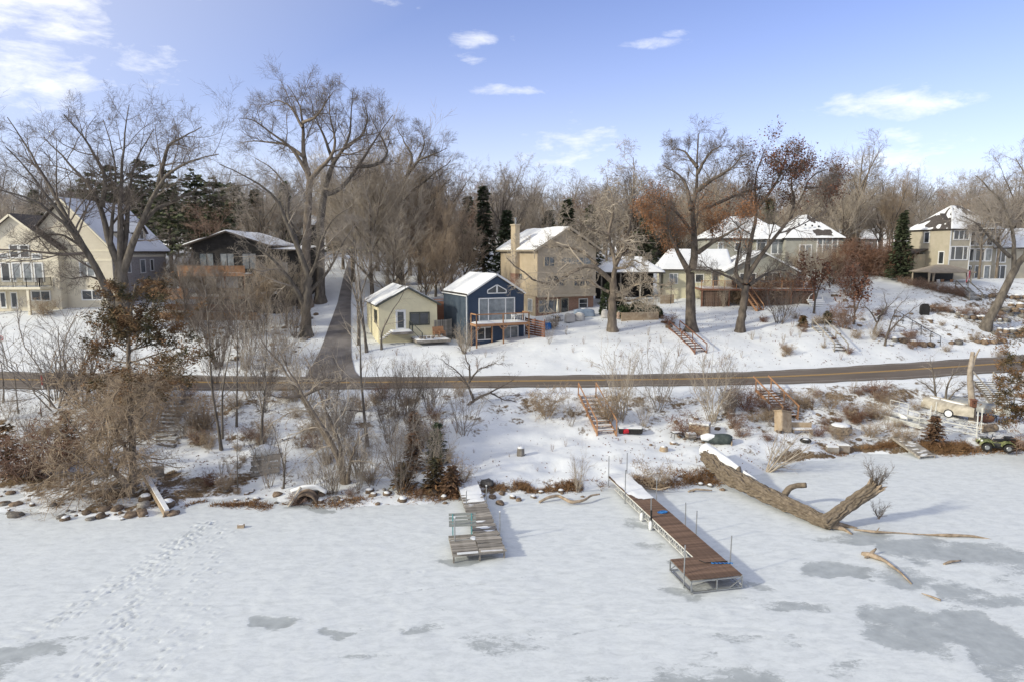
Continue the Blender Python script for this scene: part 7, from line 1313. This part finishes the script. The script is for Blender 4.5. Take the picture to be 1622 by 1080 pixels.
FAN = [shrub_mesh(200 + i, (M_TW, M_TWP, M_TWD)[i], 10 + 3 * i, 3.0, .62, lvA, r=.0062, gn=.35) for i in range(3)]
BRU = [shrub_mesh(210 + i, (M_TWB, M_HEDGE, M_TWR, M_TWB)[i], 16, 1.2, .95, lvB, r=.009) for i in range(4)]
WSP = [shrub_mesh(220 + i, (M_TWP, M_TWR)[i], 9, 1.0, .35, [dict(n=6, t0=.3, ang=30, lf=.3, rf=.7, K=3, gn=.1, up=.05, rmin=.005)], r=.008) for i in range(2)]
def shrub(mesh, u, v, h_px, lab, base_h, cat='shrub', group=None, name='shrub', wid=1.0, p=None):
    p = p or G(u, v); s = h_px / ppm(p.y, p.z) / base_h; o = link(name, mesh, None, lab, cat, group, loc=p - Vector((0, 0, .08)), rz=random.uniform(0, 6), sc=(s * wid * random.uniform(.9, 1.1), s * wid * random.uniform(.9, 1.1), s)); return o
for m, u, v, hp, w, lab in ((0, 92, 646, 165, 1.5, 'large fan shaped bare shrub on the left road edge'), (2, 130, 645, 120, 1.0, 'dark fan shaped shrub right beside the largest left one'), (1, 985, 665, 115, 1.0, 'tall bare shrub right of the orange stairs by the road'), (0, 1042, 650, 110, .9, 'thin upright bare shrub in front of the road, right of the orange stairs'), (1, 1128, 668, 110, 1.2, 'vase shaped bare shrub behind the storage chest'), (2, 1158, 660, 80, .9, 'dark thin shrub between chest and red brown stairs'), (2, 620, 660, 90, .9, 'dark upright shrub thicket stem at the road, left end'), (2, 645, 668, 90, 1.0, 'dark upright shrub thicket stem at the road, middle'), (0, 690, 665, 85, .8, 'upright bare shrub below the road left of the crooked tree'), (0, 735, 690, 85, 1.0, 'pale bare shrub under the crooked tree'), (1, 1020, 675, 60, .9, 'small grey shrub above the red bucket'), (0, 905, 675, 55, .9, 'small dark shrub left of the orange stairs'), (1, 915, 780, 65, .8, 'thin pale shrub growing from the brown grass between the docks'), (1, 735, 560, 45, 1.2, 'pale twiggy shrub between yellow and navy cabins'), (2, 1235, 512, 60, 1.5, 'dark vase shaped shrub on the lawn right of the two oaks'), (0, 545, 690, 80, 1.0, 'bare shrub in the thicket below the side road'), (1, 515, 735, 90, 1.0, 'bare shrub behind the leaning willow'), (0, 300, 690, 70, 1.2, 'bare brush beside the stone steps, upper clump'), (1, 625, 745, 90, 1.1, 'pale thicket shrub left of the small spruces'), (0, 590, 770, 80, 1.1, 'bare shrub right of the leaning willow base'), (1, 1385, 540, 35, 1.1, 'small pale shrub by the handrail'), (0, 870, 545, 30, 1.0, 'small twiggy plant right of the red slatted screen'), (1, 1112, 483, 42, .7, 'pale slim stems before the left end of the bungalow deck'), (1, 1130, 485, 44, .7, 'pale slim stems before the bungalow deck, right beside the tall oak'), (1, 1146, 487, 40, .7, 'pale slim stems before the arched gap of the bungalow deck'), (1, 735, 560, 50, 1.0, 'spindly pale shrub below the navy cabin corner')):
    shrub(FAN[m], u, v, hp, lab, 3.0, wid=w)
for m, u, v, hp, w, lab in ((0, 865, 660, 48, 1.0, 'round brown brush ball below the road left of the orange stairs'), (0, 962, 668, 50, .9, 'brown brush right under the orange stairs handrail'), (0, 1037, 775, 42, 1.1, 'orange brown grassy bush beside the brown dock'), (1, 1085, 690, 30, 1.3, 'brown brush pile behind the small metal table'), (1, 1180, 650, 40, 1.0, 'rusty brush left of the red brown stairs'), (3, 225, 690, 95, 1.0, 'dense tan brush on the left bank under the cedar'), (0, 175, 665, 90, 1.2, 'wide tan brush mound left of the cedar trunk'), (3, 245, 635, 60, 1.2, 'tan brush at the road edge behind the cedar'), (0, 320, 680, 60, 1.1, 'brown brush right of the stone steps'), (2, 45, 760, 70, 1.3, 'dark red brown brush at the left edge'), (1, 90, 745, 80, 1.2, 'rusty brush behind the willow tangle'), (0, 70, 500, 26, 1.2, 'low brown bush at the balcony post of the cream house'), (0, 110, 478, 22, 1.2, 'grey brown bush under the cream house window'), (3, 255, 470, 40, 1.5, 'brown brush in front of the stone side wall'), (1, 1245, 475, 40, 1.1, 'brown shrub on the deck front, right'), (1, 1205, 478, 40, 1.1, 'tan leaved shrub in front of the deck, middle'), (3, 1180, 478, 32, 1.1, 'tan leaved shrub in front of the deck, left'), (3, 1165, 482, 30, 1.2, 'tan brush at the foot of the deck stairs'), (1, 1192, 484, 38, 1.1, 'rusty brush before the deck, second from the stairs'), (3, 1222, 482, 44, 1.0, 'tall tan brush before the middle of the deck'), (1, 1262, 478, 46, 1.0, 'rusty brush at the right corner of the deck'), (2, 1345, 470, 50, .9, 'purple brown shrub on the slope below the grey house'), (2, 1335, 520, 40, 1.0, 'dark red shrub by the slope stairs'), (1, 1320, 450, 50, .8, 'brown shrub beside the grey house corner'), (0, 875, 520, 18, 1.3, 'small tan bush under the beige house patio'), (1, 1060, 515, 18, 1.0, 'small dry bush above the dark lawn stairs'), (2, 1668, 738, 60, 1.1, 'orange brown brush beside the quad bike'), (0, 1660, 706, 60, 1.0, 'orange brown brush behind the quad bike at the right edge'), (3, 1430, 700, 25, 1.2, 'brown brush behind the loose dock section'), (1, 680, 700, 40, 1.0, 'brown thicket beside the green spruce'), (3, 730, 770, 40, .8, 'brown thicket at the old dock shore end'), (2, 470, 800, 20, 1.2, 'dead brush over the culvert')):
    shrub(BRU[m], u, v, hp, lab, 1.0, wid=w)
HB = 'rusty brown brush in the row along the top of the right lawn'
for k in range(16): shrub(BRU[1 + k % 2], 1322 + k * 6.5 + random.uniform(-2, 2), 0, 44, HB, 1.0, group='hedge row on the right lawn', wid=.9, p=gl(1322 + k * 6.5, 400, 104 - k * .25))
HB = 'low reddish shrub in the planting row below the gazebo'
for k in range(11): shrub(BRU[2], 1433 + k * 9, 452 + k * 2.0 + random.uniform(-2, 2), 13, HB, 1.0, group='planting row below the gazebo', wid=1.2)
for k in range(9): shrub(BRU[2], 1480 + k * 13 + random.uniform(-4, 4), 496 + k * 1.0 + random.uniform(-3, 3), 12, 'low reddish shrub between the terrace stones', 1.0, group='terrace shrubs', wid=1.2)
LB = 'brown weedy clump on the snowy bank below the road at right'
for k in range(60): shrub(random.choice(BRU + WSP), random.uniform(1130, 1480), random.uniform(620, 700), random.uniform(9, 26), LB, 1.0, group='weeds on the right bank', name='weed_clump', cat='weeds', wid=1.2)
LB = 'brown weedy clump on the steep bank left of the old dock'
for k in range(70): shrub(random.choice(BRU + WSP), random.uniform(280, 730), random.uniform(625, 790), random.uniform(10, 30), LB, 1.0, group='weeds on the left bank', name='weed_clump', cat='weeds', wid=1.0)
LB = 'dry weed stalk on the snow above the road'
for k in range(60):
    u = random.uniform(560, 1300); shrub(random.choice(WSP), u, random.uniform(528, 588) if u > 700 else random.uniform(560, 590), random.uniform(6, 18), LB, 1.0, group='weeds above the road', name='weed_clump', cat='weeds')
LB = 'dry weed stalk on the right hand slope'
for k in range(50): shrub(random.choice(WSP + BRU), random.uniform(1200, 1600), random.uniform(500, 570), random.uniform(6, 16), LB, 1.0, group='weeds on the right slope', name='weed_clump', cat='weeds')
LB = 'dry weed stalk on the snow flat behind the docks'
for k in range(26): shrub(random.choice(WSP), random.uniform(740, 1110), random.uniform(700, 770), random.uniform(6, 16), LB, 1.0, group='weeds behind the docks', name='weed_clump', cat='weeds')
LB = 'bare fan shaped shrub in the thicket along the left bank'
for k in range(26): shrub(random.choice(FAN), random.uniform(400, 720), random.uniform(640, 785), random.uniform(45, 95), LB, 3.0, group='thicket on the left bank', wid=1.0)
for k in range(12): shrub(random.choice(FAN), random.uniform(0, 330), random.uniform(630, 700), random.uniform(45, 80), 'bare shrub on the bank at the far left', 3.0, group='shrubs on the far left bank', wid=1.0)
for k in range(10): shrub(FAN[2], random.uniform(275, 480), random.uniform(500, 540), random.uniform(40, 75), 'dark bare shrub in front of the dark house decks', 3.0, group='shrubs below the dark house', wid=1.3)
for k in range(10): shrub(random.choice(FAN), random.uniform(330, 470), random.uniform(575, 640), random.uniform(70, 120), 'pale bare whip shrub along the road left of the side road', 3.0, group='whips along the road', wid=.8)

# ---- the wood behind: a few grown forms, copied as trees of their own
def gen_tree(seed, h, forks, crown, m1, m2, lv, lean=.1, low=.3):
    g = np.random.default_rng(seed); L = [([np.zeros(3) - [0, 0, .5], np.array([.1, 0, h * .25]), np.array([.2 * lean * h * .2, .1, h * .55]), np.array([lean * h * .15, 0, h * .9])], h * .018, .03)]
    for k in range(forks):
        a = k * 2.4 + g.random(); z0 = h * (low + .4 * k / forks); s = crown * (.6 + .5 * g.random()); L.append(([np.array([0, 0, z0]), np.array([math.cos(a) * s * .4, math.sin(a) * s * .4, z0 + h * .14]), np.array([math.cos(a) * s, math.sin(a) * s, min(h, z0 + h * (.3 + .25 * g.random()))])], h * .009, .02))
    tv, cv, tips = tree_geo(g, L, lv, K0=9, gn0=.08); return mesh_np('trunk', *tv, m1, True), mesh_np('crown', *cv, m2), tips
lvF = [dict(n=8, t0=.2, ang=48, lf=.42, rf=.5, K=5, gn=.16, up=.05, sides=4), dict(n=7, t0=.15, ang=45, lf=.5, rf=.6, K=4, gn=.18, up=.05), dict(n=7, t0=.15, ang=42, lf=.55, rf=.7, K=3, gn=.18, up=.04, rmin=.016)]
lvW = [dict(n=11, t0=.1, ang=35, lf=.5, rf=.5, K=5, gn=.12, up=.10, sides=4), dict(n=9, t0=.1, ang=32, lf=.5, rf=.6, K=4, gn=.14, up=.08), dict(n=7, t0=.1, ang=32, lf=.6, rf=.7, K=3, gn=.14, up=.05, rmin=.012)]
WOOD = [gen_tree(300, 17, 7, 5, M_BKG, M_TW, lvF), gen_tree(301, 19, 8, 5.5, M_BKD, M_TWD, lvF), gen_tree(302, 15, 7, 5.5, M_BKG, M_TW, lvF, .3), gen_tree(303, 18, 9, 4, M_BKP, M_TW, lvF), gen_tree(304, 16, 7, 6, M_BKD, M_TWR, lvF, -.2)]
THK = [gen_tree(310, 12, 8, 4.2, M_BKP, M_TWP, lvW, .2, .12), gen_tree(311, 10, 8, 3.5, M_BKG, M_TWB, lvW, -.2, .12), gen_tree(312, 12, 8, 4.2, M_BKP, M_TWP, lvW, .1, .15)]
def wood(form, u, D, sc, lab, group, name='bare_tree', cat='tree'):
    a = (u - CU) / FPX * D; p = Vector((a, D, gz(a, D))); t = thing(name, lab, cat, p, random.uniform(0, 6.28), group); s = sc * random.uniform(.9, 1.1); t.scale = (s, s, s * random.uniform(.92, 1.08)); link('trunk', form[0], t); link('crown', form[1], t); return t
for k in range(150):
    u = -80 + (k * 61.8034 * 17) % 1780; D = random.uniform(128, 215); wood(random.choice(WOOD), u, D, random.uniform(.6, 1.12) + (D - 128) * .002, 'bare grey brown tree in the wood along the skyline', 'trees of the skyline wood')
for k in range(120):
    u = -100 + (k * 61.8034 * 13) % 1850; D = random.uniform(190, 320); wood(WOOD[k % 5], u, D, random.uniform(.75, 1.15), 'distant bare tree at the back of the skyline wood', 'back row of the skyline wood')
for u, D, s, f, lab in ((795, 118, .85, 1, 'bare tree with fine top between the two dark spruces'), (820, 130, .95, 0, 'bare tree right behind the beige house chimney'), (960, 118, .9, 3, 'bare tree behind the pavilion roof'), (1000, 126, 1.0, 1, 'tall bare tree over the pavilion and gnarled oak'), (1150, 128, .9, 0, 'bare tree behind the grey house, left end'), (1350, 122, 1.05, 3, 'vase shaped bare tree behind the right lawn hedge'), (1300, 128, .85, 1, 'bare tree behind the grey house, right end'), (1460, 118, .8, 2, 'leaning bare tree behind the dark lawn spruce'), (1600, 112, .9, 1, 'bare tree over the far right house'), (1545, 116, .75, 3, 'bare tree behind the right house roof'), (95, 104, .9, 2, 'bare tree between cream house and pines'), (30, 108, .85, 0, 'bare tree behind the cream house left roof'), (420, 106, .85, 2, 'bare tree behind the near black house roof'), (340, 100, .8, 4, 'bare tree at the left corner of the near black house'), (700, 112, 1.0, 0, 'bare tree at the right end of the willow thicket'), (1575, 98, .7, 3, 'bare trunked tree beside the right house bay'), (1548, 97, .65, 3, 'slim pale trunked tree in front of the right house windows')):
    wood(WOOD[f], u, D, s, lab, None)
for k, (u, D, s, f) in enumerate(((560, 102, 1.15, 2), (590, 96, 1.1, 0), (615, 104, 1.25, 2), (640, 98, 1.0, 0), (665, 106, 1.25, 1), (690, 98, .95, 1), (715, 104, 1.0, 1), (735, 100, .8, 1), (650, 112, 1.3, 2), (600, 114, 1.35, 0), (545, 112, 1.15, 2), (675, 92, .75, 1), (625, 91, .75, 0), (705, 92, .7, 1))):
    wood(THK[f], u, D, s * 1.26, 'many stemmed bushy bare tree in the thicket behind the cabins', 'thicket behind the cabins', 'thicket_tree')
for k in range(90):
    u = -30 + (k * 61.8034 * 11) % 1690; wood(THK[k % 3], u, random.uniform(118, 170), random.uniform(.75, 1.2), 'twiggy understorey tree in front of the skyline wood', 'understorey of the skyline wood', 'thicket_tree')
for k in range(12): wood(THK[k % 2], 262 + k * 17 + random.uniform(-8, 8), random.uniform(92, 108), random.uniform(.5, .75), 'reddish twiggy tree around the near black house', 'trees around the near black house', 'thicket_tree')
for k in range(6): wood(THK[k % 3], 292 + k * 31 + random.uniform(-6, 6), random.uniform(77, 82), random.uniform(.45, .7), 'thin twiggy bush tree screening the decks of the near black house', 'bush trees before the near black house', 'thicket_tree')
for k, (u, D, s_) in enumerate(((1238, 93, .42), (1265, 96, .5), (1290, 94, .5), (1312, 98, .48), (1205, 97, .4))): wood(THK[1 if k % 2 else 2], u, D, s_, ('twiggy small tree at the middle of the bungalow deck', 'twiggy small tree at the right end of the bungalow deck', 'twiggy small tree before the tall windows of the grey house', 'twiggy small tree at the right corner of the grey house', 'twiggy small tree before the bungalow gable')[k], None, 'young_tree')
wood(THK[1], 8, 122, .8, 'rust coloured leafy tree behind the cream house at the left edge', None, 'leafy_tree')

# ---- dry grass fringe and fallen leaves, too many to count
g = np.random.default_rng(77); Vs = []
def fringe(pts, n, hgt, spread):
    P_ = [G(u, v) for u, v in pts]; out = []
    for a, b in zip(P_[:-1], P_[1:]):
        t = g.random((n, 1)); q = np.array(a) * (1 - t) + np.array(b) * t; q[:, :2] += g.normal(size=(n, 2)) * spread; q[:, 2] = np.maximum(ground(q[:, 0], q[:, 1]), 0) - .03; out.append(q)
    q = np.concatenate(out); keep = vnoise(q[:, 0], q[:, 1], 1.2, 2) > -.22; q = q[keep]; n = len(q); d = g.normal(size=(n, 3)) * np.array([.6, .6, .2]) + np.array([0, -.25, .55]); d = nrm(d); w = nrm(np.cross(d, g.normal(size=(n, 3)))) * .022; l = hgt * (.5 + .8 * g.random((n, 1))); return np.stack([q - w, q + w, q + d * l + w * .3 - np.array([0, 0, 1]) * l * .15], 1).reshape(-1, 3)
for pts, n, hgt, sp in (([(820, 772), (850, 776), (895, 774), (945, 772)], 1500, .42, .30), ([(1010, 760), (1045, 772), (1090, 760), (1135, 765)], 1300, .38, .35), ([(1310, 714), (1345, 716), (1400, 708), (1412, 704)], 1000, .45, .22), ([(1450, 706), (1500, 712), (1560, 704), (1622, 706)], 1800, .5, .35), ([(360, 800), (400, 800), (440, 806), (470, 800)], 700, .4, .25), ([(500, 800), (540, 796), (580, 790)], 500, .35, .3), ([(640, 785), (690, 786), (730, 782)], 900, .4, .4), ([(300, 800), (340, 796), (365, 796)], 500, .35, .3), ([(755, 768), (790, 772), (800, 776)], 300, .3, .2), ([(1060, 748), (1110, 752), (1130, 748)], 700, .3, .4)):
    Vs.append(fringe(pts, n, hgt, sp))
V = np.concatenate(Vs); link('dry_grass', mesh_np('dry_grass', V, np.arange(len(V)).reshape(-1, 3), M_DRY), None, 'brown dry grass fringe along the shore bank', 'grass', kind='stuff')
n = 9000; u = g.uniform(0, 1622, n); D = np.where(g.random(n) < .55, g.uniform(66, 92, n), g.uniform(40, 58, n)); x = (u - CU) / FPX * D; ok = (np.abs(x * 0 + D - (road_near(x) + road_far(x)) / 2) > 4.2) & ((u > 950) | (u < 500) | (g.random(n) < .3)); x, D = x[ok], D[ok]; q = np.stack([x, D, ground(x, D) + .03], 1); q = q[q[:, 2] > .1]
V, F = leaf_quads(g, q, .13); link('fallen_leaves', mesh_np('fallen_leaves', V, F, M_LEAFD), None, 'scattered dead brown leaves on the snow', 'leaves', kind='stuff')
